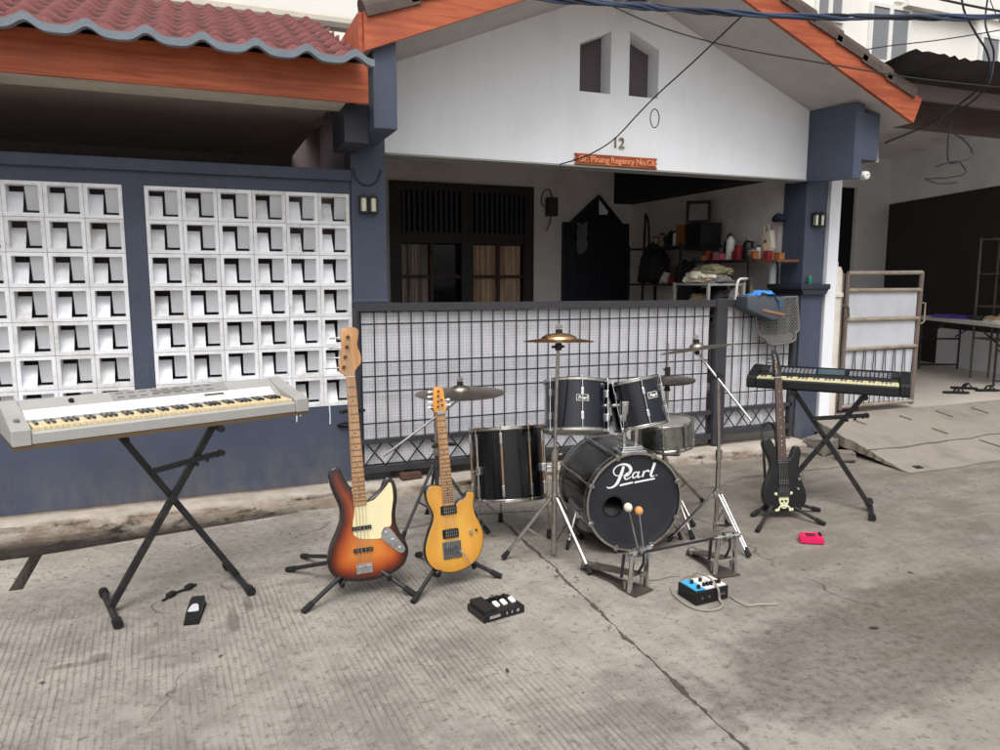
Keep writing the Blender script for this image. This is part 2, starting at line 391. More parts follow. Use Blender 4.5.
    wv = N.new('ShaderNodeVectorMath'); wv.operation = 'ADD'; nc = N.new('ShaderNodeTexNoise'); nc.inputs['Scale'].default_value = 2.6; nc.inputs['Detail'].default_value = 6
    L.new(geo.outputs['Position'], nc.inputs['Vector']); L.new(geo.outputs['Position'], wv.inputs[0])
    sc = N.new('ShaderNodeVectorMath'); sc.operation = 'SCALE'; sc.inputs['Scale'].default_value = .45; L.new(nc.outputs['Color'], sc.inputs[0]); L.new(sc.outputs[0], wv.inputs[1]); L.new(wv.outputs[0], vo.inputs['Vector'])
    ck = mth('MULTIPLY', ramp(vo.outputs['Distance'], .0, .006, 1., 0.), ramp(noi(1.3, 3), .5, .62))
    col = mix(mth('MULTIPLY', ck, .6), col, srgb(80, 72, 66))
    # small dark spots
    sp = ramp(noi(9, 2, .5), .71, .76); col = mix(mth('MULTIPLY', sp, .45), col, srgb(92, 80, 66))
    # darker toward the drain
    dr = mth('MULTIPLY', ramp(Y, 3.95, 4.7), ramp(noi(2.2, 6, .7), .42, .62)); col = mix(mth('MULTIPLY', dr, .3), col, srgb(92, 82, 70))
    ga = N.new('ShaderNodeGamma'); ga.inputs['Gamma'].default_value = 1.22; L.new(col, ga.inputs['Color']); col = ga.outputs[0]
    L.new(col, b.inputs['Base Color'])
    L.new(ramp(med, .3, .7, .78, .95), b.inputs['Roughness']); b.inputs['Specular IOR Level'].default_value = .3
    h = mth('ADD', mth('MULTIPLY', fine, .5), mth('MULTIPLY', grit, .35)); h = mth('SUBTRACT', h, mth('MULTIPLY', grv, .6)); h = mth('SUBTRACT', h, mth('MULTIPLY', jt, 2.2)); h = mth('SUBTRACT', h, mth('MULTIPLY', ck, .8)); h = mth('ADD', h, mth('MULTIPLY', med, .8))
    bp = N.new('ShaderNodeBump'); bp.inputs['Strength'].default_value = .8; bp.inputs['Distance'].default_value = .006
    L.new(h, bp.inputs['Height']); L.new(bp.outputs['Normal'], b.inputs['Normal'])
    return m
m_road = road_material()
m_dirt = mat('dark_drain_earth', srgb(34, 30, 27), .95, var=.3, scale=5)
m_cement = mat('rough_cement', srgb(164, 154, 142), .9, var=.18, scale=7, bump=.6, bscale=45, dirt=srgb(84, 70, 56), damt=.75, dscale=2.6)
m_rampc = mat('ramp_cement', srgb(140, 132, 122), .9, var=.12, scale=5, bump=.5, bscale=60, dirt=srgb(96, 87, 78), damt=.6, dscale=3)
m_porch = mat('pale_porch_tile', srgb(196, 188, 178), .45, var=.05, scale=3, dirt=srgb(158, 148, 136), damt=.5, dscale=2)

g = MB(); g.poly([(-300, -300, -.17), (300, -300, -.17), (300, 300, -.17), (-300, 300, -.17)]); struct(g.build('ground', m_dirt))
xs = [-80, -.935, -.875, .52, 90]; ys = [-60, 4.03, 4.52, 4.80, 5.3]
g = MB(); vg = {}
def gv(i, j, z):
    k = (i, j, z)
    if k not in vg: vg[k] = g.bm.verts.new((xs[i], ys[j]+((-.1, -.02, -.01, .225, .225)[i] if j == 2 else 0.), z))
    return vg[k]
hole = lambda i, j: (i < 0 or j < 0 or i > 3 or j > 3 or (i == 1 and j == 1) or (i < 3 and j >= 2))
for i in range(4):
    for j in range(4):
        if hole(i, j): continue
        g.bm.faces.new((gv(i, j, 0), gv(i+1, j, 0), gv(i+1, j+1, 0), gv(i, j+1, 0)))
        for di, dj, a, c in ((-1, 0, (i, j), (i, j+1)), (1, 0, (i+1, j+1), (i+1, j)), (0, -1, (i+1, j), (i, j)), (0, 1, (i, j+1), (i+1, j+1))):
            if hole(i+di, j+dj) and 0 <= i+di <= 3 and 0 <= j+dj <= 3:
                g.bm.faces.new((gv(*a, 0), gv(*c, 0), gv(*c, -.16), gv(*a, -.16)))
struct(g.build('road', m_road))
def kerb_material():
    m = bpy.data.materials.new('stained_shaded_kerb_cement'); m.use_nodes = True; nt = m.node_tree; N = nt.nodes; L = nt.links; b = N['Principled BSDF']
    geo = N.new('ShaderNodeNewGeometry'); sep = N.new('ShaderNodeSeparateXYZ'); L.new(geo.outputs['Position'], sep.inputs[0])
    def noi(scale, sc=(1, 1, 1), detail=8):
        mp = N.new('ShaderNodeMapping'); mp.inputs['Scale'].default_value = sc; n = N.new('ShaderNodeTexNoise'); n.inputs['Scale'].default_value = scale; n.inputs['Detail'].default_value = detail; n.inputs['Roughness'].default_value = .7
        L.new(geo.outputs['Position'], mp.inputs[0]); L.new(mp.outputs[0], n.inputs['Vector']); return n.outputs['Fac']
    def ramp(v, lo, hi, a=0., c=1.):
        n = N.new('ShaderNodeMapRange'); n.inputs[1].default_value = lo; n.inputs[2].default_value = hi; n.inputs[3].default_value = a; n.inputs[4].default_value = c; L.new(v, n.inputs[0]); return n.outputs[0]
    def mul(a, c):
        n = N.new('ShaderNodeMath'); n.operation = 'MULTIPLY'
        for i, v in enumerate((a, c)):
            if isinstance(v, (int, float)): n.inputs[i].default_value = v
            else: L.new(v, n.inputs[i])
        return n.outputs[0]
    def mix(f, a, c):
        n = N.new('ShaderNodeMix'); n.data_type = 'RGBA'; L.new(f, n.inputs[0])
        for i, v in ((6, a), (7, c)):
            if isinstance(v, tuple): n.inputs[i].default_value = v+(1,)
            else: L.new(v, n.inputs[i])
        return n.outputs[2]
    col = mix(ramp(noi(6), .3, .7), srgb(156, 146, 134), srgb(194, 186, 175))
    face = ramp(sep.outputs[2], .098, .075)                       # the front face
    col = mix(mul(face, ramp(noi(3.2, (1, 1, 4)), .40, .60, .15, .85)), col, srgb(104, 84, 64))
    col = mix(mul(face, ramp(noi(4.5, (.8, 1, 2)), .53, .63)), col, srgb(44, 40, 30))
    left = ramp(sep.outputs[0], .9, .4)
    col = mix(mul(mul(ramp(sep.outputs[2], .045, -.035), left), .9), col, srgb(34, 29, 24))  # stain plus the gutter's shade, painted dark toward the kerb foot
    col = mix(mul(mul(ramp(sep.outputs[1], 4.93, 4.97), left), ramp(noi(3, (.5, 1, 1)), .35, .5, .3, .8)), col, srgb(112, 84, 66))
    L.new(col, b.inputs['Base Color']); b.inputs['Roughness'].default_value = .92
    bp = N.new('ShaderNodeBump'); bp.inputs['Strength'].default_value = .8; bp.inputs['Distance'].default_value = .01; L.new(noi(38), bp.inputs['Height']); L.new(bp.outputs['Normal'], b.inputs['Normal'])
    return m
# kerb ledge along the wall foot
g = MB(); prof = [(5.04, .10), (4.93, .104), (4.84, .102), (4.80, .088), (4.785, .055), (4.765, .02), (4.755, -.05), (4.75, -.17)]
nx = 230; rows = []
for i in range(nx+1):
    x = -5+i*(4.80+5)/nx; rw = []
    for k, (y, z) in enumerate(prof):
        f = .0 if k == 0 else (.012 if k < 3 else .03)
        if x > .9 and k >= 2: y -= .05*min(1, (x-.9)/.4)*noise.noise((x*1.1, 3.3, 0)) + .05*min(1, (x-.9)/.4)
        dy = f*noise.noise((x*3.1, k*.8, 1.7))+.5*f*noise.noise((x*11, k*1.7, 7)); dz = .5*f*noise.noise((x*4.3, k, 5.1))+.3*f*noise.noise((x*13, k, 2.1))
        rw.append(g.bm.verts.new((x, y+dy, z+dz)))
    rows.append(rw)
for a, c in zip(rows, rows[1:]):
    for k in range(len(prof)-1): g.bm.faces.new((a[k], a[k+1], c[k+1], c[k]))
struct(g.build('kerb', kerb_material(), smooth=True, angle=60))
# cement apron patch under the gate, thin and ragged
g = MB(); top = []; n = 90
for i in range(n+1):
    x = 1.0+i*3.75/n
    y = 4.28-.05*math.sin(i*.05)+.16*noise.noise((x*1.4, 0, 0))+.05*noise.noise((x*6, 2, 0))
    top.append((g.bm.verts.new((x, y, .004)), g.bm.verts.new((x, y+.06, .014)), g.bm.verts.new((x, 4.78, .03))))
for a, c in zip(top, top[1:]):
    for k in range(2): g.bm.faces.new((a[k], a[k+1], c[k+1], c[k]))
struct(g.build('cement_apron', m_road))

# ------------------------------------------------------------------ the house
H = thing('terrace_house', 'blue-grey and white single-storey house with orange gable boards and number 12', 'house', (3.0, 5.0, 0))
def hp(mb, name, m, smooth=False, **k): return mb.build(name, m, H, smooth=smooth, world=True, **k)
XZ = lambda y: frame((1, 0, 0), (0, 0, 1), (0, -1, 0), (0, y, 0))       # 2d (x,z), extrude toward the street
w = MB()
w.box((-5, 5.0, -.1), (.95, 5.12, .64)); w.box((-5, 5.0, 2.052), (.95, 5.12, 2.135)); w.box((-5, 4.965, 2.135), (.95, 5.14, 2.205), .006)
w.box((-.408, 5.0, .64), (-.292, 5.12, 2.052)); w.box((.940, 5.0, .64), (.95, 5.12, 2.052)); w.box((-5, 5.0, .64), (-1.845, 5.12, 2.052))
fw = hp(w, 'front_wall', m_blue)
def breeze(x0, nx_, name='breeze_block_panel'):
    fr = MB(); S = .205; Z = .2018
    for i in range(nx_):
        for j in range(7):
            a = x0+i*S+.0012; b_ = a+S-.0024; z0 = .64+j*Z+.0012; z1 = z0+Z-.0024; t = .021; y0, y1 = 5.0-.004+rnd.uniform(-.0015, .0015), 5.10
            base_ = 2 if rnd.random() < .3 else 0; jz = rnd.uniform(-.004, .004); fr.mi = base_
            fr.box((a, y0, z0), (a+t, y1, z1)); fr.box((b_-t, y0, z0), (b_, y1, z1))
            fr.box((a+t, y0, z0), (b_-t, y1, z0+t)); fr.box((a+t, y0, z1-t), (b_-t, y1, z1))
            ia, ib, za, zb = a+t, b_-t, z0+t, z1-t; mid = ia+(ib-ia)*.46
            # left baffle leans back toward the top, right baffle leans back toward the bottom
            fr.prism([(5.012, za), (5.024, za), (5.098, zb-.034+jz), (5.086, zb-.034+jz)], ia, mid, frame((0, 1, 0), (0, 0, 1), (1, 0, 0)))
            fr.mi = 1
            fr.prism([(5.016, zb), (5.028, zb), (5.070, za+.018), (5.058, za+.018)], mid+.016, ib, frame((0, 1, 0), (0, 0, 1), (1, 0, 0)))
            fr.mi = 0
    o = fr.build(name, [m_block, m_blockshade, m_block2], fw)
    return o
breeze(-.29, 6); breeze(-1.843, 7)
# white drips of paint below the panel
for x, l in ((.36, .04), (.55, .10), (.575, .06), (.77, .13)):
    dr = MB(); dr.tube([(x, 4.9995, .645), (x+.003, 4.9985, .645-l*.5), (x+.001, 4.9985, .645-l)], [.005, .003, .004], 6); dr.build('paint_drip', m_block, fw)
hook = MB(); hook.tube(catmull([(.82, 4.995, .50), (.84, 4.97, .515), (.88, 4.96, .52), (.93, 4.97, .505), (.95, 4.98, .50), (.90, 4.985, .49), (.83, 4.985, .495)], 4, False), .008, 6); hook.build('rusty_bracket', m_black, fw)

p = MB(); p.box((.952, 4.985, .09), (1.185, 5.2, 2.9), .008); p.box((.945, 4.965, 1.335), (1.19, 5.03, 1.36), .006); pl = hp(p, 'pillar', m_blue)
c = MB(); c.tube([(.965, 4.98, 2.22)]+[(1.06-.085*math.cos(a), 4.979, 2.20-.09*math.sin(a)) for a in [k*math.pi/10 for k in range(0, 9)]]+[(1.155, 4.98, 2.22)], .006, 6); c.build('conduit', m_navy, pl)
p = MB(); p.box((.985, 4.40, 2.37), (1.125, 4.984, 2.92), .007); p.mi = 1; p.box((.84, 4.56, 2.31), (.983, 4.97, 2.53)); hp(p, 'roof_bracket', [m_blue, m_navy])
# right pillar with its capped base, and the stepped roof bracket
p = MB(); p.box((4.88, 5.02, 1.45), (5.115, 5.29, 2.95), .008); p.box((4.845, 4.985, .0), (5.09, 5.31, 1.375), .008); pr = hp(p, 'pillar', m_blue)
p = MB(); p.box((4.795, 4.94, 1.405), (5.13, 5.36, 1.45), .008); p.prism([(-.155, 0), (.155, 0), (.125, -.045), (-.125, -.045)], -.2, .2, frame((1, 0, 0), (0, 0, 1), (0, -1, 0), (4.965, 5.15, 1.405))); hp(p, 'pillar_cap', m_navy)
p = MB(); p.box((5.125, 4.99, .12), (5.245, 5.4, 2.9)); hp(p, 'white_corner_strip', m_white)
p = MB()
p.prism([(4.51, 2.29), (4.998, 2.315), (4.998, 2.90), (4.51, 2.86)], 4.842, 4.93, frame((0, 1, 0), (0, 0, 1), (1, 0, 0)))
p.prism([(4.512, 2.44), (4.99, 2.44), (4.99, 2.88), (4.512, 2.80)], 4.9302, 5.10, frame((0, 1, 0), (0, 0, 1), (1, 0, 0)))
p.mi = 1; p.prism([(4.53, 2.43), (4.9, 2.46), (4.9, 2.74), (4.60, 2.73), (4.55, 2.62)], 5.101, 5.135, frame((0, 1, 0), (0, 0, 1), (1, 0, 0)))
hp(p, 'roof_bracket', [m_blue, m_cement])
# gable wall with two slanted vents
AX, AZ, SL = 3.03, 3.645, .41
roofz = lambda x: AZ-SL*abs(x-AX)
gb = MB(); gz = 2.335
def gcol(x0, x1, zl0, zl1, zh0=None, zh1=None):
    gb.prism([(x0, zl0), (x1, zl1), (x1, roofz(x1) if zh1 is None else zh1), (x0, roofz(x0) if zh0 is None else zh0)], -.15, 0, XZ(5.0))
for a, c in ((1.187, 2.65), (2.91, AX), (AX, 3.07), (3.33, 4.845)): gcol(a, c, gz, gz)
gcol(2.65, 2.91, gz, gz, 2.865, 2.865); gcol(2.65, 2.91, 3.20, 3.31)
gcol(3.07, 3.33, gz, gz, 2.868, 2.868); gcol(3.07, 3.33, 3.335, 3.225)
gw = hp(gb, 'gable_wall', m_white)
v = MB(); v.box((2.60, 5.151, 2.82), (3.38, 5.16, 3.36)); v.build('vent_recess', mat('vent_shade', srgb(96, 88, 92), .9, var=.06), gw)
t = MB(); t.box((1.187, 4.988, 2.322), (4.845, 5.155, 2.334)); hp(t, 'gable_lower_edge', mat('grey_edge', srgb(150, 150, 146), .8))
# roof deck, soffit and tiles of the gable
Y0, Y1 = 4.36, 8.1
for s, ex in ((-1, 2.10), (1, 2.26)):
    d = MB(); xe = AX+s*ex
    d.prism([(AX, AZ+.001), (xe, roofz(xe)+.001), (xe, roofz(xe)+.04), (AX, AZ+.04)], -Y1, -Y0-.03, XZ(0)); hp(d, 'soffit', m_soffit)
    b_ = MB(); n = V((s*SL, 1)).normalized(); al = V((s*1, -SL)).normalized(); q0 = V((AX, AZ)); q1 = V((xe, roofz(xe)))
    if s > 0: pts = [q0, q1+al*.0, q1+n*.2+al*.0, q0+V((0, .215))]
    else: pts = [q0, q1+al*.0, q1+V((-.0, .215)), q0+V((0, .215))]
    b_.prism([tuple(k) for k in pts], -Y0-.028, -Y0, XZ(0)); hp(b_, 'barge_board', m_orange)
    # verge tiles: overlapping barrels down the slope
    vt = MB(); L_ = ex*1.08; u = L_
    while u > .1:
        u0 = max(.0, u-.34); lo = q0+al*u+V((0, .225)); hi = q0+al*u0+V((0, .205))
        ax_ = (hi-lo); ln_ = ax_.length; ax_.normalize(); nm = V((-ax_.y, ax_.x)) if ax_.x*s < 0 and s > 0 else V((ax_.y, -ax_.x)); nm = nm if nm.y > 0 else -nm
        yf = Y0+.02
        arc = [(math.cos(t_)*.075, math.sin(t_)*.062) for t_ in [i*math.pi/8 for i in range(9)]]
        arc2 = [(a_*.84, c_*.84-.002) for a_, c_ in arc]
        vt.prism([(a_, c_) for a_, c_ in arc]+[(-.075, -.055), (.075, -.055)], 0, ln_, frame((0, 1, 0), (nm.x, 0, nm.y), (ax_.x, 0, ax_.y), (lo.x, yf+.04, lo.y+.012)))
        u -= .285
    hp(vt, 'verge_tiles', m_tilebrown)
    tl = MB(); ny = 80; nr = 9; grid = []
    for i in range(nr*3+1):
        u = i/(nr*3)*L_; st = .02*(1-(u/L_*nr) % 1); rw = []
        for j in range(ny+1):
            y = Y0+.1+j*(Y1-Y0-.1)/ny; pz = q0+al*u
            rw.append(tl.bm.verts.new((pz.x, y, pz.y+.19+.028*math.sin(y*2*math.pi/.24)+st)))
        grid.append(rw)
    for a, c in zip(grid, grid[1:]):
        for j in range(ny): tl.bm.faces.new((a[j], a[j+1], c[j+1], c[j]))
    hp(tl, 'roof_tiles', m_tilebrown, True)
r_ = MB(); r_.box((2.96, 4.40, 3.50), (3.10, 5.0, 3.62)); r_.mi = 1; r_.box((2.93, 4.41, 3.49), (2.955, 5.0, 3.60)); r_.box((3.105, 4.41, 3.49), (3.13, 5.0, 3.60)); hp(r_, 'ridge_beam', [m_tilebrown, m_soffit])
e = MB(); e.prism([(4.39, 2.785), (7.9, 2.785), (7.9, 3.0), (4.39, 3.0)], .903, .928, frame((0, 1, 0), (0, 0, 1), (1, 0, 0))); hp(e, 'eave_board', m_orange)
# left porch: fascia, tiled roof, ceiling, dark interior
f = MB(); f.box((-6, 4.432, 2.56), (.90, 4.45, 2.76)); hp(f, 'eave_gap_shade', m_black); f = MB(); f.box((-6, 4.40, 2.505), (.955, 4.428, 2.722)); hp(f, 'fascia_board', m_orange)  # black strip added behind the fascia paints the dark gaps under the tiles
wave = lambda x: math.exp(-((((x+.06)/.262) % 1-.5)/.19)**2)
tl = MB(); nxx = 340; grid = []; NR = 9; rs = .195
rowpts = []
for r0 in range(NR):
    for q in (-.07, -.068, -.04, .5, .80, .97): rowpts.append((r0*rs+q*rs, {-.07: .012, -.068: .040, -.04: .048, .5: .030, .80: .014, .97: .004}[q]))
lay_ = tl.bm.verts.layers.float_color.new('row_shade'); mv_ = (.55, .25, .0, .18, .5, .9)  # painted shade at row overlaps and in the troughs, as vertex colour
for ir_, (u, st) in enumerate(rowpts):
    rw = []
    for i in range(nxx+1):
        x = -6+i*6.90/nxx; sh = .5*.245*(0)
        w_ = wave(x+sh) if u < .02 else .75*(.5+.5*math.sin((x+.02)*2*math.pi/.131))**1.2
        jig = .006*noise.noise((math.floor((x+.03)/.245)*3.1, u//rs*2.7, 0))
        rw.append(tl.bm.verts.new((x, 4.26+u*.93, 2.672+u*.40+.045*w_+st+jig)))
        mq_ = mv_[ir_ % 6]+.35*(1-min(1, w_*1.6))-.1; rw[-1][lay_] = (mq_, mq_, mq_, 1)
    grid.append(rw)
for a, c in zip(grid, grid[1:]):
    for j in range(nxx): tl.bm.faces.new((a[j], a[j+1], c[j+1], c[j]))
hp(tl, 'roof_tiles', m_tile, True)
ed = MB(); pv = None
for i in range(nxx+1):
    x = -6+i*6.96/nxx; z = 2.672+.045*wave(x)+.038
    q = [ed.bm.verts.new(k) for k in ((x, 4.285, z+.008), (x, 4.235, z-.004), (x, 4.235, z-.042), (x, 4.285, z-.040))]
    if pv:
        for k in range(4): ed.bm.faces.new((pv[k], q[k], q[(k+1) % 4], pv[(k+1) % 4]))
    pv = q
hp(ed, 'eave_tile_edge', m_tilegrey, True)
rg = MB(); rg.tube([(-6, 5.95, 3.43), (1.2, 5.95, 3.43)], .06, 10); hp(rg, 'ridge_tiles', mat('pale_ridge_mortar', srgb(190, 184, 172), .8, var=.15), True)
cl = MB(); cl.box((-6, 4.43, 2.56), (.80, 6.9, 2.60)); hp(cl, 'porch_ceiling', mat('brown_porch_ceiling', srgb(150, 136, 130), .8, var=.1))
bt = MB(); bt.box((-6, 4.432, 2.512), (.835, 4.70, 2.558)); hp(bt, 'lit_ceiling_strip', mat('lit_strip_tone', srgb(176, 166, 152), .8, var=.2))  # paler added strip paints the lit edge of the ceiling behind the fascia
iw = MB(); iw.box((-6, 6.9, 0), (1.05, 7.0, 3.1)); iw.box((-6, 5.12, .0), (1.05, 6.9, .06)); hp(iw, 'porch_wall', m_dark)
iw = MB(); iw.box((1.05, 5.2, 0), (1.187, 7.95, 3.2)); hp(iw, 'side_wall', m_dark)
# carport interior
fl = MB(); fl.box((1.19, 5.10, -.1), (4.9, 7.85, .17)); hp(fl, 'carport_floor', m_porch)
WX0, WX1, WZ0, WZ1 = 1.90, 3.58, .75, 2.53
bw = MB(); YB = 7.85
bw.box((1.187, YB, 0), (WX0, YB+.12, 3.7)); bw.box((WX1, YB, 0), (5.1, YB+.12, 3.7)); bw.box((WX0, YB, WZ1), (WX1, YB+.12, 3.7)); bw.box((WX0, YB, 0), (WX1, YB+.12, WZ0)); hp(bw, 'back_wall', m_inner)
rw_ = MB(); rw_.box((4.9, 5.30, 0), (5.02, YB, 3.2)); hp(rw_, 'side_wall', m_inner)
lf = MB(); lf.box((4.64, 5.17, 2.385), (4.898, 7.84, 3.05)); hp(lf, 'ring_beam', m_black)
# window with slatted head, panes, curtains
m_frame = mat('dark_stained_frame', srgb(34, 28, 28), .5, var=.2, scale=8)
wn = MB()
wn.box((WX0, YB-.03, WZ0), (WX0+.12, YB+.06, WZ1)); wn.box((WX1-.12, YB-.03, WZ0), (WX1, YB+.06, WZ1)); wn.box((WX0+.12, YB-.03, WZ1-.09), (WX1-.12, YB+.06, WZ1)); wn.box((2.70, YB-.03, WZ0), (2.84, YB+.06, WZ1-.09))
for a, c in ((WX0+.12, 2.70), (2.84, WX1-.12)): wn.box((a, YB-.02, WZ0), (c, YB+.05, WZ0+.08)); wn.box((a, YB-.02, 1.88), (c, YB+.05, 2.0))
win = hp(wn, 'window', m_frame)
sl_ = MB()
for k in range(24):
    x = WX0+.14+k*.060
    if not 2.66 < x < 2.86: sl_.box((x, YB+.0, 2.0), (x+.034, YB+.03, 2.44))
sl_.build('slats', mat('slat_stain', srgb(44, 40, 42), .5), win, world=False)
win.children[-1].location = (0, 0, 0)
for a, c in ((WX0+.12, 2.70), (2.84, WX1-.12)):
    mu = MB(); mu.box(((a+c)/2-.018, YB-.005, WZ0+.08), ((a+c)/2+.018, YB+.03, 1.88)); mu.box((a, YB-.004, 1.50), (c, YB+.028, 1.535)); mu.build('mullion', mat('reddish_mullion', srgb(58, 34, 30), .5), win)
def curtain(x0, x1, z0, z1, y, cols, name):
    m = bpy.data.materials.new(name); m.use_nodes = True; nt = m.node_tree; N = nt.nodes; L = nt.links
    tc = N.new('ShaderNodeTexCoord'); mp = N.new('ShaderNodeMapping'); mp.inputs['Scale'].default_value = (16, .1, .5); nz = N.new('ShaderNodeTexNoise'); nz.inputs['Scale'].default_value = 1; nz.inputs['Detail'].default_value = 3
    cr = N.new('ShaderNodeValToRGB'); cr.color_ramp.elements[0].color = cols[0]+(1,); cr.color_ramp.elements[1].color = cols[-1]+(1,)
    cr.color_ramp.elements[0].position = .35; cr.color_ramp.elements[1].position = .65
    if len(cols) > 2: e_ = cr.color_ramp.elements.new(.5); e_.color = cols[1]+(1,)
    L.new(tc.outputs['Object'], mp.inputs[0]); L.new(mp.outputs[0], nz.inputs['Vector']); L.new(nz.outputs['Fac'], cr.inputs[0]); L.new(cr.outputs[0], N['Principled BSDF'].inputs['Base Color']); N['Principled BSDF'].inputs['Roughness'].default_value = .9
    mb = MB(); pv = None
    for i in range(61):
        x = x0+(x1-x0)*i/60; yy = y+.012*math.sin(i*.9)+.008*math.sin(i*2.3)
        q = (mb.bm.verts.new((x, yy, z0)), mb.bm.verts.new((x, yy, z1)))
        if pv: mb.bm.faces.new((pv[0], q[0], q[1], pv[1]))
        pv = q
    return mb.build('curtain_or_reflection', m, win, smooth=True)
curtain(2.86, 3.45, .8, 1.87, YB+.075, [srgb(150, 122, 98), srgb(226, 204, 176), srgb(186, 148, 130)], 'warm_striped_curtain')
curtain(2.02, 2.34, .8, 1.87, YB+.075, [srgb(120, 108, 98), srgb(214, 204, 192)], 'dull_reflection_curtain')  # added cloth stands in for grey reflections on the left panes
gl = MB(); gl.box((2.34, YB+.085, .8), (2.70, YB+.09, 1.87)); gl.build('pane', m_glass, win)
bkk = MB(); bkk.box((WX0, YB+.11, WZ0), (WX1, YB+.118, WZ1)); bkk.build('room_beyond', m_black, win)
# pointed dark door
m_door = mat('dark_navy_door', srgb(24, 25, 38), .45, var=.2, scale=5)
dd = MB(); dd.box((3.95, YB-.05, .17), (4.02, YB, 2.15)); dd.box((4.77, YB-.05, .17), (4.84, YB, 2.15)); dd.box((4.02, YB-.05, 2.07), (4.77, YB, 2.15)); dd.box((4.02, YB-.03, .17), (4.77, YB, 2.07), .004)
for z0_, z1_ in ((.3, .95), (1.1, 1.92)):
    for x0_, x1_ in ((4.08, 4.36), (4.43, 4.71)): dd.box((x0_, YB-.042, z0_), (x1_, YB-.028, z1_), .008)
dor = hp(dd, 'door', m_door)
dq = MB(); dq.prism([(4.04, 2.152), (4.75, 2.152), (4.42, 2.48)], 0, .03, XZ(YB)); dq.prism([(4.04, 2.152), (4.10, 2.152), (4.42, 2.43), (4.42, 2.48)], .03, .05, XZ(YB)); dq.prism([(4.75, 2.152), (4.42, 2.48), (4.42, 2.43), (4.69, 2.152)], .03, .05, XZ(YB)); dq.build('transom', m_door, dor)
dq = MB(); dq.prism([(4.425, 2.42), (4.55, 2.29), (4.53, 2.25), (4.425, 2.25)], .032, .038, XZ(YB)); dq.build('transom_reflection', m_white, dor)  # white piece paints the reflection in the transom glass
hc = MB(); pv = None
for i in range(9):
    x = 4.12+.13*i/8; top_ = 2.14+.015*math.sin(i*1.1); bot_ = 1.78+.03*abs(i-4)/4+.02*math.sin(i*1.9)
    q = [hc.bm.verts.new((x+.01*math.sin(k*2+i), YB-.062-.012*math.sin(i*1.7)-.006*math.sin(k*1.3), top_+(bot_-top_)*k/8)) for k in range(9)]
    if pv:
        for k in range(8): hc.bm.faces.new((pv[k], q[k], q[k+1], pv[k+1]))
    pv = q
o = hc.build('hanging_cloth', mat('grey_cloth', srgb(112, 114, 124), .9, var=.15, scale=14), None, smooth=True); tag(o, 'small grey cloth hanging on the left side of the dark carport door', 'cloth')


# ------------------------------------------------------------------ things fixed to the house
s_ = thing('house_number', 'bronze number 12 on the white gable above the wooden sign', 'number', (2.985, 4.99, 2.48))
text_mesh('digits', '12', .11, .006, mat('dull_bronze', srgb(128, 116, 96), .5, var=.2, scale=20), s_, frame((1, 0, 0), (0, 0, 1), (0, -1, 0), (0, .002, 0)))
s_ = thing('name_board', 'small carved orange wooden address sign with notched ends under the number 12', 'sign', (2.97, 4.985, 2.378))
b_ = MB(); b_.prism([(-.36, .04), (.36, .04), (.335, .012), (.36, 0), (.335, -.014), (.36, -.04), (-.36, -.04), (-.34, -.015), (-.365, 0), (-.34, .015)], -.012, .006, frame((1, 0, 0), (0, 0, 1), (0, -1, 0)), .002)
b_.build('board', wood_mat('carved_sign_wood', srgb(128, 58, 30), srgb(186, 98, 56), (4, 30, 30), .5), s_)
text_mesh('lettering', 'Gr. Pinang Regency No.C6', .062, .004, mat('sign_letter_paint', srgb(232, 152, 108), .5, var=.15, scale=30), s_, frame((1, 0, 0), (0, 0, 1), (0, -1, 0), (0, -.009, -.018)), bold=.0012)
lo = s_.children[-1]
wd = max(v_.co.x for v_ in lo.data.vertices)-min(v_.co.x for v_ in lo.data.vertices); lo.scale = (.66/wd, 1, 1)
def wall_lamp(loc, label):
    t = thing('wall_lamp', label, 'lamp', loc, 0, 'twin wall lamps on the pillars')
    f = MB(); f.box((-.062, -.008, -.055), (.062, 0, .06), .003)
    for sx in (-.032, .032):
        f.box((sx-.028, -.05, -.055), (sx+.028, -.008, -.046)); f.box((sx-.028, -.05, .042), (sx+.028, -.008, .052)); f.prism([(sx-.026, .052), (sx+.026, .052), (sx, .072)], 0, .03, frame((1, 0, 0), (0, 0, 1), (0, -1, 0), (0, -.012, 0)))
        for ax in (-.026, .026): f.box((sx+ax-.003, -.049, -.046), (sx+ax+.003, -.043, .042))
    f.build('lamp_frame', m_blackmetal, t)
    for sx in (-.032, .032):
        g = MB(); g.cyl((sx, -.028, -.044), (sx, -.028, .041), .0195, seg=12); g.build('lamp_glass', mat('cream_lamp_glass', srgb(218, 218, 196), .25, var=.08, scale=12), t, smooth=True)
wall_lamp((1.06, 4.983, 1.985), 'black twin wall lamp with cream glass on the left pillar beside the block wall')
wall_lamp((5.0, 5.017, 2.0), 'black twin wall lamp with cream glass on the right pillar under the roof bracket')
t = thing('wall_speaker', 'small dark box with loose wires on the carport back wall between window and door', 'speaker', (3.79, YB-.002, 2.31))
b_ = MB(); b_.box((-.06, -.09, -.10), (.07, 0, .11), .012); b_.build('case', mat('dark_grey_case', srgb(62, 56, 56), .6), t)
b_ = MB(); b_.tube(catmull([(.03, -.02, .11), (-.02, -.03, .2), (-.09, -.02, .17), (-.11, -.01, .06), (-.07, -.01, 0)], 5, False), .006, 6); b_.tube(catmull([(.0, -.04, -.10), (-.01, -.03, -.18), (-.05, -.02, -.27)], 5, False), .006, 6); b_.build('wire', m_cable, t)
t = thing('camera_bracket', 'small white and black camera under the stepped right roof bracket', 'camera', (5.0, 4.55, 2.36))
b_ = MB(); b_.cyl((-.085, .03, -.02), (-.02, .0, -.03), .018); b_.cyl((-.03, .01, .07), (-.03, .01, -.02), .006); b_.build('arm', m_blackmetal, t)
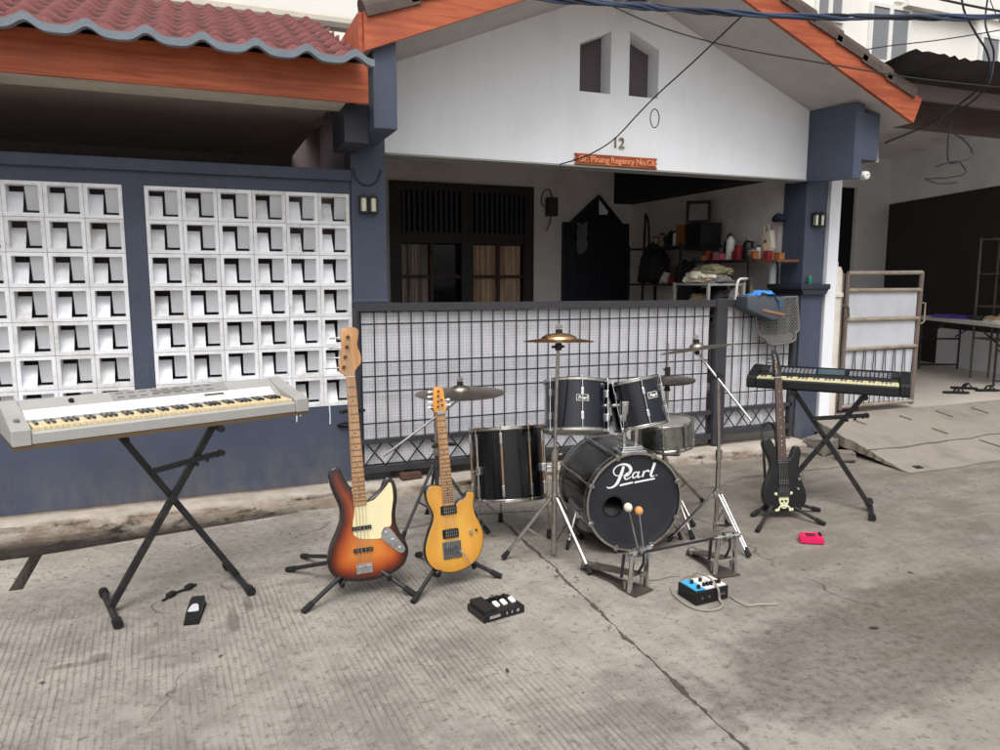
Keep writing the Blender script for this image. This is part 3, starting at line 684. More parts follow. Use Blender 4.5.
b_ = MB(); b_.lathe([(0, -.03), (.03, -.03), (.036, 0), (.03, .03), (.014, .034), (.012, .02), (0, .02)], frame((1, 0, 0), (0, 0, 1), (0, -1, 0), (0, -.01, -.04)), 16); b_.build('camera_head', m_white2, t, smooth=True)
# ------------------------------------------------------------------ gates
def sheet_material():
    m = mat('white_gate_sheet', srgb(212, 212, 217), .6, var=.05, scale=5, dirt=srgb(176, 174, 174), damt=.5, dscale=2.2)
    nt = m.node_tree; N = nt.nodes; L = nt.links; b = N['Principled BSDF']; src = b.inputs['Base Color'].links[0].from_socket
    tc = N.new('ShaderNodeTexCoord'); br = N.new('ShaderNodeTexBrick'); mp = N.new('ShaderNodeMapping'); mp.inputs['Rotation'].default_value = (R(90), 0, 0)
    L.new(tc.outputs['Object'], mp.inputs[0]); L.new(mp.outputs[0], br.inputs['Vector'])
    br.offset = 0; br.inputs['Scale'].default_value = 1; br.inputs['Brick Width'].default_value = .022; br.inputs['Row Height'].default_value = .022; br.inputs['Mortar Size'].default_value = .0022; br.inputs['Mortar Smooth'].default_value = .3
    br.inputs['Color1'].default_value = (1, 1, 1, 1); br.inputs['Color2'].default_value = (.93, .93, .93, 1); br.inputs['Mortar'].default_value = (.70, .70, .72, 1)
    mx = N.new('ShaderNodeMix'); mx.data_type = 'RGBA'; mx.blend_type = 'MULTIPLY'; mx.inputs[0].default_value = 1; L.new(src, mx.inputs[6]); L.new(br.outputs['Color'], mx.inputs[7]); L.new(mx.outputs[2], b.inputs['Base Color'])
    return m
m_sheet = sheet_material()
def gate_grid(t, x0, x1, horiz, zb, ztop, zbar, step):
    gb = MB(); n = max(2, round((x1-x0)/step))
    for i in range(1, n):
        x = x0+(x1-x0)*i/n+rnd.uniform(-.003, .003); gb.cyl((x, -.006, zbar), (x+rnd.uniform(-.005, .005), -.006, ztop), .0047, seg=6)
    for z in horiz: gb.cyl((x0, -.015, z+rnd.uniform(-.003, .003)), (x1, -.015, z+rnd.uniform(-.006, .006)), .0052, seg=6)
    gb.build('bar_grid', m_blackmetal, t)
    lt = MB(); n = max(2, round((x1-x0)/.155)); w = (x1-x0)/n
    for i in range(n):
        a = x0+i*w
        lt.cyl((a, -.004, zb), (a+w, -.004, zbar), .0055, seg=6); lt.cyl((a, -.014, zbar), (a+w, -.014, zb), .0055, seg=6)
    lt.build('lattice', m_blackmetal, t)
    sh = MB(); N_ = 160; pv = None
    for i in range(N_+1):
        x = x0+.01+(x1-x0-.02)*i/N_; y = .022+.003*math.sin(x*2*math.pi/.05)+.004*noise.noise((x*2, 0, 0))
        q = (sh.bm.verts.new((x, y, zb+.01)), sh.bm.verts.new((x, y+.004*noise.noise((x*3, 5, 0)), ztop-.01)))
        if pv: sh.bm.faces.new((pv[0], q[0], q[1], pv[1]))
        pv = q
    sh.build('backing_sheet', m_sheet, t, smooth=True)
t = thing('sliding_gate', 'long black barred sliding gate backed with white sheet, behind the drums', 'gate', (2.4, 4.93, .12))
X0, X1 = -1.45, 1.48
fr = MB(); Zt = 1.19
fr.bar((X0, 0, Zt-.002), (X1, 0, Zt-.012), .05, .055); fr.bar((X0, 0, .07), (X1, 0, .075), .05, .045); fr.bar((X0, 0, .265), (X1, 0, .275), .04, .03)
fr.tube(catmull([(X0+.02, 0, .05), (X0+.0, 0, .3), (X0, 0, 1.1), (X0+.02, 0, 1.17), (X0+.08, 0, Zt)], 5, False), .024, 8)
fr.build('gate_frame', m_greymetal, t)
gate_grid(t, X0+.03, X1-.02, (1.07, .815, .715, .61, .395), .09, Zt-.03, .28, .088)
wl = MB()
for x in (-1.1, 1.2): wl.cyl((x, -.012, .024), (x, .012, .024), .034, seg=16)
wl.build('wheel', m_blackmetal, t)
t = thing('end_gate', 'short black barred gate section with square post, under the hanging plastic tray', 'gate', (4.31, 4.93, .12))
fr = MB(); a, c = -.40, .42
fr.box((a-.025, -.035, .0), (a+.085, .03, 1.215), .006); fr.bar((a, 0, 1.18), (c, 0, 1.175), .045, .05); fr.bar((a, 0, .10), (c, 0, .10), .045, .05); fr.bar((a, 0, .29), (c, 0, .29), .04, .03); fr.bar((c, 0, 0), (c, 0, 1.2), .04, .04)
fr.build('gate_frame', m_greymetal, t)
gate_grid(t, a+.08, c-.02, (1.06, .84, .74, .43), .12, 1.16, .30, .088)
# bricks and rubble below the gate
m_brick = mat('dirty_brick', srgb(84, 58, 48), .9, var=.3, scale=12, bump=.5, dirt=srgb(70, 62, 56), damt=.8, dscale=8)
m_rub = mat('grey_rubble', srgb(120, 112, 104), .95, var=.25, scale=10, bump=.6)
def chunk(name, label, cat, loc, s, m, seed, rz=0, group=None):
    b = MB(); b.obox((0, 0, s[2]/2), s, None, min(s)*.22)
    for v_ in b.bm.verts: v_.co += V([noise.noise((v_.co.x*23+seed, v_.co.y*23, v_.co.z*23+k*9)) for k in range(3)])*min(s)*.22
    mz = min(v_.co.z for v_ in b.bm.verts)
    for v_ in b.bm.verts: v_.co.z -= mz
    o = b.build(name, m); o.location = loc; o.rotation_euler = (0, 0, rz); tag(o, label, cat, group)
chunk('brick', 'reddish broken brick under the left end of the barred gate, behind the bass neck', 'brick', (1.30, 4.89, .10), (.15, .07, .045), m_brick, 2, .1)
chunk('stone_block', 'grey stone block under the barred gate just right of the broken brick', 'stone', (1.52, 4.90, .10), (.13, .08, .05), m_rub, 5, -.2)
chunk('stone_block', 'flat grey stone on the ledge under the gate behind the floor tom', 'stone', (2.02, 4.90, .10), (.14, .09, .05), m_rub, 9, .3)
chunk('rubble_lump', 'largest dark rubble lump against the right pillar foot', 'rubble', (4.90, 4.72, 0), (.24, .2, .13), m_rub, 11, .3)
chunk('rubble_lump', 'small rubble lump in front of the ramp hollow, right of the pillar foot', 'rubble', (4.88, 4.44, 0), (.15, .13, .08), m_rub, 14, .9)
chunk('rubble_lump', 'low flat rubble lump left of the right pillar foot', 'rubble', (4.66, 4.66, 0), (.2, .13, .07), m_rub, 17, .4)

# ------------------------------------------------------------------ right pillar ledge and gate top
m_bottle = mat('white_spray_can', srgb(226, 232, 236), .35, var=.05)
def bottle(name, label, loc, r, h, m, mc, cat='bottle', neck=.4, parent_group=None, cap='cap'):
    t = thing(name, label, cat, loc, 0, parent_group)
    b = MB(); b.lathe([(0, 0), (r*.95, 0), (r, r*.12), (r, h*.68), (r*.9, h*.76), (r*neck, h*.84), (r*neck, h*.88), (0, h*.88)], None, 18); b.build('bottle_body', m, t, smooth=True)
    b = MB(); b.lathe([(0, h*.872), (r*neck*1.15, h*.872), (r*neck*1.15, h*.98), (r*neck*.9, h), (0, h)], None, 14); b.build(cap, mc, t, smooth=True)
    return t
bottle('spray_bottle', 'white spray bottle with grey band standing on the left end of the right pillar cap', (4.825, 5.325, 1.45), .033, .225, m_bottle, m_white2, neck=.75)
bottle('green_bottle', 'tiny green bottle standing on the right pillar cap below the wall lamp', (4.93, 4.985, 1.45), .02, .09, mat('green_plastic', srgb(34, 120, 92), .3), mat('red_cap', srgb(150, 40, 50), .4))
m_basket = mat('grey_basket_plastic', srgb(104, 104, 101), .5, var=.08, scale=10)
t = thing('plastic_basket', 'grey perforated plastic panel hung over the gate end beside the right pillar', 'basket', (4.47, 4.885, 1.34))
out = [(-.21, -.02), (.2, 0), (.225, -.03), (.235, -.26), (.2, -.30), (.17, -.37), (-.06, -.39), (-.13, -.34), (-.20, -.28), (-.225, -.05)]
T = frame((1, 0, 0), (0, .12, 1), (0, -1, .12))
b = MB(); b.tube([T @ V((q.x, q.y, .0)) for q in catmull(out, 4)], .011, 6, True); b.build('rim', m_basket, t, smooth=True)
def inside(x, y, P):
    r = False
    for i in range(len(P)):
        a, c = P[i-1], P[i]
        if (a[1] > y) != (c[1] > y) and x < (c[0]-a[0])*(y-a[1])/(c[1]-a[1])+a[0]: r = not r
    return r
b = MB()
for d in (1, -1):
    for k in range(-22, 23):
        seg = []; 
        for j in range(-60, 61):
            y = -.2+j*.0055; x = k*.03+d*(y+.2)
            if inside(x, y, out): seg.append((x, y))
            elif len(seg) > 1: b.bar(T @ V((*seg[0], .002*d)), T @ V((*seg[-1], .002*d)), .0105, .004); seg = []
            else: seg = []
b.build('mesh_panel', m_basket, t)
b = MB(); b.prism([(-.18, -.31), (.17, -.305), (.16, -.365), (-.06, -.385), (-.12, -.34)], -.004, .004, T); b.build('solid_lip', m_basket, t)
t = thing('plastic_tray', 'dark grey plastic tub lying on the gate top with a blue cloth over it', 'tub', (4.28, 4.875, 1.33))
b = MB(); b.prism([(-.21, -.06), (-.21, .02), (-.19, .035), (.16, .02), (.18, 0), (.18, -.10), (.14, -.165), (.06, -.175), (-.20, -.085)], -.03, .12, frame((1, 0, 0), (0, 0, 1), (0, -1, 0)), .012)
b.build('tub_shell', mat('slate_plastic', srgb(76, 82, 90), .5, var=.1), t, smooth=True)
b = MB(); b.bar((-.06, -.124, -.085), (.17, -.124, -.128), .004, .02); b.build('worn_stripe', mat('worn_orange', srgb(150, 110, 78), .7), t)
b = MB()
pts = catmull([(-.12, .0), (-.06, .03), (.02, .03), (.08, -.01), (.12, -.09)], 6, False)
pv = None
for i, q in enumerate(pts):
    k = i/(len(pts)-1); w_ = .05+.02*math.sin(k*6)
    r0 = [b.bm.verts.new((q.x+.01*math.sin(j*2+i), -.135+(.24-w_)*(j/5)*(1-k*.9)-.006*math.sin(i*.7+j), q.y+.012+.012*math.sin(j*1.9+i*.5)-(.02 if j == 0 else 0)*k)) for j in range(6)]
    if pv:
        for j in range(5): b.bm.faces.new((pv[j], pv[j+1], r0[j+1], r0[j]))
    pv = r0
o = b.build('blue_cloth', mat('bright_blue_cloth', srgb(58, 132, 214), .8, var=.15, scale=20), None, smooth=True); o.location = (4.28, 4.875, 1.345); tag(o, 'bright blue cloth strip draped over the dark grey tub on the gate', 'cloth')

ang_ = math.atan2(-3.6, -1.2)
# ------------------------------------------------------------------ carport clutter on the right-hand wall
m_red = mat('red_packaging', srgb(134, 38, 44), .5, var=.2, scale=20); m_pink = mat('pink_packaging', srgb(190, 104, 112), .5, var=.2, scale=20)
m_tan = mat('tan_cloth', srgb(168, 146, 116), .9, var=.2, scale=16, bump=.3); m_khaki = mat('khaki_cloth', srgb(116, 112, 84), .9, var=.2, scale=14, bump=.3); m_cream = mat('cream_cloth', srgb(208, 200, 184), .9, var=.12, scale=14, bump=.3)
m_dbag = mat('black_bag_fabric', srgb(30, 28, 30), .85, var=.2, scale=10, bump=.3); m_orbox = mat('orange_carton', srgb(150, 92, 46), .7, var=.2, scale=14); m_brownbox = mat('brown_carton', srgb(104, 64, 44), .8, var=.2)
m_jar = mat('pale_jar', srgb(176, 172, 162), .35); m_lid = mat('dark_lid', srgb(52, 46, 44), .5); m_greyp = mat('grey_plastic', srgb(120, 118, 118), .5)
def rack(label, x0, x1, y0, y1, zs, ztop, m, name='shelf_rack'):
    t = thing(name, label, 'shelf', ((x0+x1)/2, (y0+y1)/2, .17))
    ox, oy = (x0+x1)/2, (y0+y1)/2
    for x in (x0, x1):
        for y in (y0, y1):
            b = MB(); b.box((x-ox-.012, y-oy-.012, 0), (x-ox+.012, y-oy+.012, ztop-.17)); b.build('post', m, t)
    for z in zs:
        b = MB(); b.box((x0-ox, y0-oy, z-.17-.02), (x1-ox, y1-oy, z-.17), .003); b.build('shelf', m, t)
    return t
rack('black two-shelf rack in the far carport corner holding jars, cartons and bags', 4.50, 4.86, 6.28, 7.25, (.6, 1.44, 1.83), 1.86, m_blackmetal)
rack('dark brown rack of bottles and packets nearer the right pillar', 4.55, 4.86, 5.32, 6.12, (.6, 1.10, 1.67), 1.70, m_blackmetal)
t = rack('white wire cart heaped with cloths just behind the gate', 4.10, 4.48, 5.30, 5.80, (.5, 1.29, 1.455), 1.46, mat('grey_white_wire', srgb(150, 150, 148), .5, var=.1), 'wire_cart')
b = MB(); b.tube(catmull([(.10, -.26, 1.10), (.10, -.27, 1.25), (.12, -.27, 1.315), (.18, -.26, 1.325), (.30, -.2, 1.325)], 6, False), .012, 8); b.build('handle', m_white2, t, smooth=True)
def jar(name, label, loc, r, h, m, ml, cat='jar'):
    t = thing(name, label, cat, loc)
    b = MB(); b.lathe([(0, 0), (r, 0), (r*1.02, h*.1), (r, h*.8), (r*.8, h*.86), (0, h*.86)], None, 16); b.build('body', m, t, smooth=True)
    b = MB(); b.lathe([(0, h*.855), (r*.88, h*.855), (r*.88, h), (0, h)], None, 16); b.build('lid', ml, t)
def carton(name, label, loc, s, m, rz=0., cat='box'):
    t = thing(name, label, cat, loc, rz)
    b = MB(); b.box((-s[0]/2, -s[1]/2, 0), (s[0]/2, s[1]/2, s[2]*.93), .004); b.build('carton', m, t)
    b = MB(); b.box((-s[0]/2-.003, -s[1]/2-.003, s[2]*.93), (s[0]/2+.003, s[1]/2+.003, s[2]), .003); b.build('lid', m, t)
def heap(name, label, loc, s, m, seed, cat):
    b = MB(); bmesh.ops.create_icosphere(b.bm, subdivisions=4, radius=1)
    for v_ in b.bm.verts:
        n = v_.co.normalized(); d = 1+.30*noise.noise((n.x*1.7+seed, n.y*1.7, n.z*1.7))+.16*noise.noise((n.x*4.2, n.y*4.2+seed, n.z*4.2))+.05*noise.noise((n.x*11, n.y*11+seed, n.z*9))
        v_.co = V((n.x*s[0]*d, n.y*s[1]*d, max(-.35, n.z)*s[2]*d))
    mz = min(v_.co.z for v_ in b.bm.verts)
    for v_ in b.bm.verts: v_.co.z -= mz
    o = b.build(name, m, smooth=True); o.location = loc; tag(o, label, cat)
ZT, ZL, ZM = 1.832, 1.442, 1.672
jar('jar', 'leftmost pale jar on the top shelf of the black corner rack', (4.66, 6.96, ZT), .035, .12, m_jar, m_lid)
jar('jar', 'tan jar beside the black sack on the top shelf of the corner rack', (4.66, 6.84, ZT), .035, .15, m_tan, m_lid)
heap('cloth_sack', 'dark lumpy sack between the jars on the top shelf of the corner rack', (4.68, 6.71, ZT), (.075, .075, .11), m_dbag, 3, 'sack')
jar('tin_can', 'white can left of the orange carton on the top shelf', (4.64, 6.55, ZT), .04, .16, m_white2, m_lid, 'can')
carton('carton', 'orange carton on the top shelf of the corner rack', (4.66, 6.42, ZT), (.16, .12, .21), m_orbox)
carton('carton', 'brown carton squeezed between the orange carton and the black case', (4.68, 6.325, ZT), (.14, .06, .18), m_brownbox)
carton('storage_case', 'large dark case on the near end of the corner rack under the picture', (4.68, 6.16, ZT-.03), (.24, .25, .24), m_blackplastic, 0, 'case')
bb = MB(); bb.box((4.55, 6.0, ZT-.055), (4.86, 6.30, ZT-.032)); tag(bb.build('wall_board', m_blackmetal), 'short dark board carrying the large case beside the corner rack', 'shelf')
t = thing('picture_frame', 'dark framed picture leaning on top of the large case on the rack', 'picture', (4.62, 6.17, ZT+.21), R(48))
b = MB(); M4 = frame((0, -1, 0), (.12, 0, 1), (-1, 0, .12))
for q in (((-.12, 0), (.12, 0), (.12, .03), (-.12, .03)), ((-.12, .19), (.12, .19), (.12, .22), (-.12, .22)), ((-.12, .03), (-.09, .03), (-.09, .19), (-.12, .19)), ((.09, .03), (.12, .03), (.12, .19), (.09, .19))): b.prism(list(q), 0, .02, M4)
b.build('frame', m_frame, t)
b = MB(); b.prism([(-.09, .03), (.09, .03), (.09, .19), (-.09, .19)], .004, .008, M4); b.build('print', mat('grey_print', srgb(130, 128, 128), .6, var=.3, scale=14), t)
heap('black_bag', 'peaked black bag heaped on the middle shelf of the corner rack', (4.66, 6.98, ZL), (.14, .2, .30), m_dbag, 8, 'bag')
heap('plastic_pouch', 'small white pouch between black bags on the middle shelf', (4.60, 6.66, ZL), (.06, .07, .08), m_cream, 12, 'pouch')
heap('red_packet', 'small red packet on the middle shelf of the corner rack', (4.58, 6.52, ZL), (.04, .05, .05), m_red, 15, 'packet')
heap('black_bag', 'round black bag at the near end of the middle shelf', (4.64, 6.36, ZL), (.12, .12, .16), m_dbag, 21, 'bag')
heap('hanging_bag', 'black bag drooping over the front edge below the corner rack shelf', (4.44, 6.02, 1.2), (.08, .14, .26), m_dbag, 25, 'bag')
jar('tin_can', 'bright red can at the far end of the bottle rack', (4.66, 6.05, ZM), .045, .12, m_red, m_red, 'can')
jar('tin_can', 'pink tin beside the red can on the bottle rack', (4.66, 5.92, ZM), .04, .07, m_pink, m_jar, 'can')
bottle('pump_bottle', 'tall white pump bottle in the middle of the bottle rack', (4.66, 5.72, ZM), .04, .25, m_white2, m_lid)
bottle('dark_bottle', 'black bottle just left of the tall white pump bottle', (4.70, 5.80, ZM), .04, .24, m_blackplastic, m_lid)
bottle('dark_bottle', 'dark bottle right of the red tub on the bottle rack', (4.68, 5.50, ZM), .045, .20, m_blackplastic, m_greyp)
jar('tub', 'red tub with pale lid right of the white pump bottle', (4.64, 5.60, ZM), .045, .09, m_red, m_jar, 'tub')
jar('jar', 'grey jar on the near half of the bottle rack', (4.66, 5.42, ZM), .04, .10, m_greyp, m_lid)
carton('packet', 'small orange packet at the near end of the bottle rack', (4.64, 5.36, ZM), (.06, .05, .07), m_orbox)
bb = MB(); bb.box((4.62, 5.05, 1.64), (4.86, 5.315, 1.662)); tag(bb.build('wall_board', m_brownbox), 'short brown board holding red packets next to the right pillar', 'shelf')
carton('packet', 'red packet on the short brown board by the right pillar', (4.70, 5.26, 1.662), (.06, .06, .08), m_red)
carton('packet', 'orange-red packet nearest the right pillar on the short board', (4.72, 5.14, 1.662), (.06, .07, .06), m_orbox)
t = thing('tote_bag', 'cream tote bag hanging on the carport wall beside the right pillar', 'bag', (4.82, 5.40, 1.93)); t.scale = (.8, .8, .8)
b = MB(); b.prism([(-.06, -.01), (.07, 0), (.105, -.2), (.08, -.25), (-.10, -.25), (-.12, -.15)], -.035, .035, frame((0, -1, 0), (0, 0, 1), (-1, 0, 0)), .015); b.build('bag_body', m_cream, t, smooth=True)
b = MB(); b.tube(catmull([(-.03, .04, -.01), (-.025, .03, .05), (-.02, 0, .075), (-.025, -.03, .05), (-.03, -.045, 0)], 5, False), .008, 6); b.build('strap', m_cream, t)
heap('sun_hat', 'dark blue hat hanging above the cream tote bag', (4.84, 5.30, 2.0), (.04, .07, .05), mat('dark_blue_cloth', srgb(34, 44, 66), .9), 31, 'hat')
heap('cloth_heap', 'khaki cloth heaped on the top of the white wire cart', (4.30, 5.52, 1.53), (.13, .20, .07), m_khaki, 41, 'cloth')
heap('cloth_heap', 'cream cloth bundle lying under the khaki one on the wire cart', (4.26, 5.56, 1.456), (.15, .22, .085), m_cream, 45, 'cloth')
heap('sandal', 'tan sandal on the lower shelf of the white wire cart', (4.24, 5.62, 1.292), (.06, .11, .05), m_tan, 51, 'sandal')
heap('shoe', 'black shoe beside the tan sandal on the lower cart shelf', (4.30, 5.42, 1.292), (.07, .1, .07), m_dbag, 53, 'shoe')
t = thing('wall_pole', 'dark bent pipe leaning in the far corner of the carport beside the rack', 'pipe', (4.80, 7.40, .17))
b = MB(); b.tube(catmull([(0, .05, 0), (0, .02, 1.2), (0, 0, 1.95), (-.03, -.06, 2.05), (-.04, -.14, 1.9), (-.04, -.16, 1.4)], 6, False), .013, 6); o = b.build('pipe', m_blackmetal, t, smooth=True)

for i, (y_, hh, rr_, m1, m2, lb) in enumerate(((5.98, .15, .03, m_greyp, m_lid, 'grey canister at the far end of the bottle rack behind the red can'), (5.86, .19, .028, m_lid, m_red, 'slim dark bottle with a red cap behind the pink tin'), (5.66, .17, .03, m_pink, m_white2, 'pink bottle with white cap just right of the pump bottle'), (5.46, .13, .032, m_white2, m_lid, 'short white bottle behind the orange packet'), (5.38, .17, .026, m_tan, m_lid, 'slim tan bottle at the near end of the bottle rack'))):
    bottle('bottle', lb, (4.77, y_, ZM), rr_, hh, m1, m2)
carton('carton', 'small brown carton on the far end of the top shelf behind the tan jar', (4.79, 6.9, ZT), (.07, .12, .1), m_brownbox)
jar('jar', 'glass-grey jar between the black sack and the white can on the top shelf', (4.76, 6.62, ZT), .03, .11, m_greyp, m_lid)
for i, (x_, y_, z_, sx_, m_, nm_, lb) in enumerate((
    (4.36, 5.66, 1.456, (.07, .09, .11), m_khaki, 'cloth_heap', 'olive cloth lump at the far back of the wire cart top'),
    (4.20, 5.42, 1.456, (.06, .08, .05), m_tan, 'cloth_heap', 'small tan cloth at the front left of the wire cart top'),
    (4.44, 5.48, 1.456, (.04, .06, .10), m_dbag, 'black_pouch', 'black pouch standing at the right of the wire cart top'),
    (4.36, 5.62, 1.292, (.08, .09, .09), m_dbag, 'black_shoe', 'rounded black shoe at the back of the lower cart shelf'),
    (4.42, 5.36, 1.292, (.05, .06, .09), m_greyp, 'grey_pouch', 'grey pouch at the near right of the lower cart shelf'),
    (4.70, 5.95, 1.102, (.12, .14, .24), m_dbag, 'black_bag', 'tall black bag on the low shelf of the bottle rack, far end'),
    (4.66, 5.48, 1.102, (.12, .12, .26), m_khaki, 'khaki_bag', 'khaki bag on the low shelf of the bottle rack, near end'),
    (4.70, 6.55, 1.442, (.10, .10, .15), m_brownbox, 'brown_bundle', 'brown bundle behind the white pouch on the middle shelf'),
    (4.74, 6.45, 1.86, (.05, .05, .10), m_dbag, 'black_pouch', 'black pouch behind the orange carton on the top shelf'))):
    heap(nm_, lb, (x_, y_, z_), sx_, m_, 100+i*3, nm_.split('_')[1])
for i, (x_, y_, s_, m_, lb) in enumerate(((4.62, 5.56, (.05, .05, .13), m_red, 'upright red packet in front of the red tub on the bottle rack'), (4.60, 5.78, (.06, .07, .06), m_pink, 'flat pink packet in front of the dark bottles'), (4.76, 5.58, (.07, .06, .17), m_blackplastic, 'black upright carton at the back of the bottle rack'), (4.60, 6.01, (.07, .06, .05), m_orbox, 'small orange packet in front of the bright red can'))):
    carton('carton', lb, (x_, y_, 1.672), s_, m_, .2*i)
t = thing('metal_rack', 'thin metal rack standing by the dark folding doors behind the table', 'rack', (9.02, 6.02, .246), ang_)
for sx in (-.3, .3):
    for sy in (-.12, .12):
        b = MB(); b.cyl((sx, sy, 0), (sx, sy, 1.75), .014, seg=8); b.build('post', mat('worn_grey_rack', srgb(92, 88, 86), .5), t)
for z_ in (.5, .9, 1.3, 1.72):
    b = MB(); b.box((-.31, -.13, z_), (.31, .13, z_+.016)); b.build('shelf', mat('worn_grey_rack', srgb(92, 88, 86), .5), t)
heap('grey_rag', 'grey rag spilling off the near end of the white wire cart top', (4.28, 5.36, 1.456), (.12, .07, .05), mat('grey_rag_cloth', srgb(110, 106, 104), .9, var=.2), 81, 'rag')
heap('brown_bag', 'brown bag on the low shelf of the bottle rack', (4.66, 5.75, 1.102), (.1, .2, .2), m_brownbox, 84, 'bag')
heap('black_bundle', 'black bundle behind the cloths at the far side of the wire cart', (4.42, 5.72, 1.456), (.08, .1, .13), m_dbag, 87, 'bundle')
# ------------------------------------------------------------------ neighbour on the right
NB = thing('neighbour_house', 'shadowed grey neighbouring house with dark openings and a porch, far right', 'house', (8.5, 7.5, 0))
def npart(mb, name, m, smooth=False): return mb.build(name, m, NB, smooth=smooth, world=True)
m_nwall = mat('neighbour_grey_wall', srgb(236, 237, 239), .85, var=.06, scale=1.5, dirt=srgb(206, 204, 202), damt=.5, dscale=1.3)
b = MB(); b.box((5.25, 9.0, 0), (9.33, 9.15, 4.0)); b.box((9.78, 9.0, 0), (10.55, 9.15, 4.0)); b.box((9.33, 9.0, 2.93), (9.78, 9.15, 4.0)); wl = npart(b, 'back_wall', m_nwall)
b = MB(); b.box((9.33, 9.05, .2), (9.78, 9.14, 2.93)); npart(b, 'doorway', m_black)
# right wall: runs toward the street, dark folding doors above a low white wall
q0, q1 = V((10.55, 9.0)), V((9.35, 5.4)); dd_ = (q1-q0).normalized(); nn = V((dd_.y, -dd_.x))
def wallbox(u0, u1, z0, z1, off, th, name, m, par=None):
    b = MB(); c_ = q0+dd_*((u0+u1)/2)-nn*0
    rot = Matrix(((dd_.x, -dd_.y, 0), (dd_.y, dd_.x, 0), (0, 0, 1)))
    b.obox((c_.x+off*dd_.y*-1*-1, c_.y-off*dd_.x*1, (z0+z1)/2), (u1-u0, th, z1-z0), rot)
    return npart(b, name, m)
wallbox(0, 4.2, 2.70, 4.0, 0, .14, 'lintel_wall', m_nwall)
wallbox(1.5, 4.2, .25, .78, 0, .14, 'low_wall', m_white)
fd = wallbox(0, 4.2, .25, 2.695, .03, .03, 'folding_door', mat('dark_brown_door', srgb(44, 36, 36), .7, var=.25, scale=4))
b = MB(); rot = Matrix(((dd_.x, -dd_.y, 0), (dd_.y, dd_.x, 0), (0, 0, 1)))
for u in [k*.3+.1 for k in range(14)]:
    c_ = q0+dd_*u; b.obox((c_.x-.01, c_.y, 1.73), (.025, .03, 1.9), rot)
npart(b, 'door_bars', mat('dark_door_bar_metal', srgb(40, 36, 36), .6))  # bars in their own dark brown colour
b = MB(); b.box((5.25, 5.07, -.1), (10.6, 9.0, .245)); npart(b, 'porch_floor', m_porch)
b = MB(); b.box((5.24, 5.45, 0), (5.26, 9.0, 3.3)); npart(b, 'party_wall', m_nwall)
b = MB(); b.box((5.26, 5.0, 2.88), (12.5, 5.16, 3.12)); npart(b, 'porch_beam', mat('worn_brown_beam', srgb(92, 78, 74), .8, var=.2, scale=4))
b = MB(); b.box((5.25, 5.16, 3.42), (12.5, 9.0, 3.46)); npart(b, 'porch_ceiling', m_inner)
b = MB(); b.box((5.26, 5.161, 2.62), (12.5, 5.2, 2.879)); 
b.bm.free()
# awning sheet above the beam, sagging corrugated edge toward the street
b = MB(); gr_ = []
for i in range(121):
    x = 5.0+i*7.5/120; rw = []
    for j in range(13):
        k = j/12; y = 5.2-k*1.0; z = 3.14+k*.06+.012*math.sin(x*2*math.pi/.14)-.02*math.sin(k*3.1)+.015*noise.noise((x*.9, k, 0))
        if j == 12: y += .07*noise.noise((x*2.6, 0, 0)); 
        rw.append(b.bm.verts.new((x, y, z)))
    gr_.append(rw)
for a, c in zip(gr_, gr_[1:]):
    for j in range(12): b.bm.faces.new((a[j], a[j+1], c[j+1], c[j]))
npart(b, 'awning', mat('rusty_awning_sheet', srgb(54, 50, 53), .75, var=.25, scale=3, dirt=srgb(92, 50, 48), damt=.6), True)
b = MB(); b.box((5.3, 4.6, 2.98), (12.5, 4.64, 3.10)); b.box((5.3, 5.0, 3.125), (12.5, 5.04, 3.14)); npart(b, 'awning_batten', m_dark)
b = MB(); b.prism([(4.2, 3.30), (9.3, 3.30), (9.3, 4.4)], 5.0, 12.5, frame((0, 1, 0), (0, 0, 1), (1, 0, 0))); 
b.bm.free()
b = MB(); b.prism([(5.2, 3.47), (9.3, 3.47), (9.3, 4.2)], 5.3, 12.5, frame((0, 1, 0), (0, 0, 1), (1, 0, 0))); npart(b, 'roof', m_tilebrown)
# ramp
rp = MB(); n = 24; gl_ = []
for i in range(n+1):
    k = i/n; rw = []
    for j in range(21):
        u = j/20; xl = 5.10-.08*k; x = xl+u*(10.5-xl); y = 5.085-k*1.13-.02*u; z = .245*(1-k)**1.0+.004*noise.noise((x*1.5, y*3, 0))*(1 if 0 < i < n else .2)
        if i == n: z = .004; y += .05*noise.noise((x*2.1, 0, 3))
        if j == 0: x += .035*noise.noise((y*7, 2, 0))+.02*noise.noise((y*23, 2, 0))
        rw.append(rp.bm.verts.new((x, y, z)))
    gl_.append(rw)
for a, c in zip(gl_, gl_[1:]):
    for j in range(20): rp.bm.faces.new((a[j], a[j+1], c[j+1], c[j]))
for a, c in zip(gl_[:-1], gl_[1:]):        # broken left edge of the slab
    p_, q_ = a[0].co, c[0].co
    rp.bm.faces.new((a[0], c[0], rp.bm.verts.new((q_.x, q_.y, q_.z-min(.10, q_.z*.6))), rp.bm.verts.new((p_.x, p_.y, p_.z-min(.10, p_.z*.6)))))
struct(rp.build('ramp', m_rampc, smooth=True))
hl = MB(); hl.prism([(5.06, .01), (4.0, .005), (4.0, .012), (4.45, .09), (5.06, .185)], 5.16, 5.24, frame((0, 1, 0), (0, 0, 1), (1, 0, 0))); struct(hl.build('ramp_hollow_shade', m_black))  # solid black wedge paints the shade under the broken slab edge
sc_ = MB()
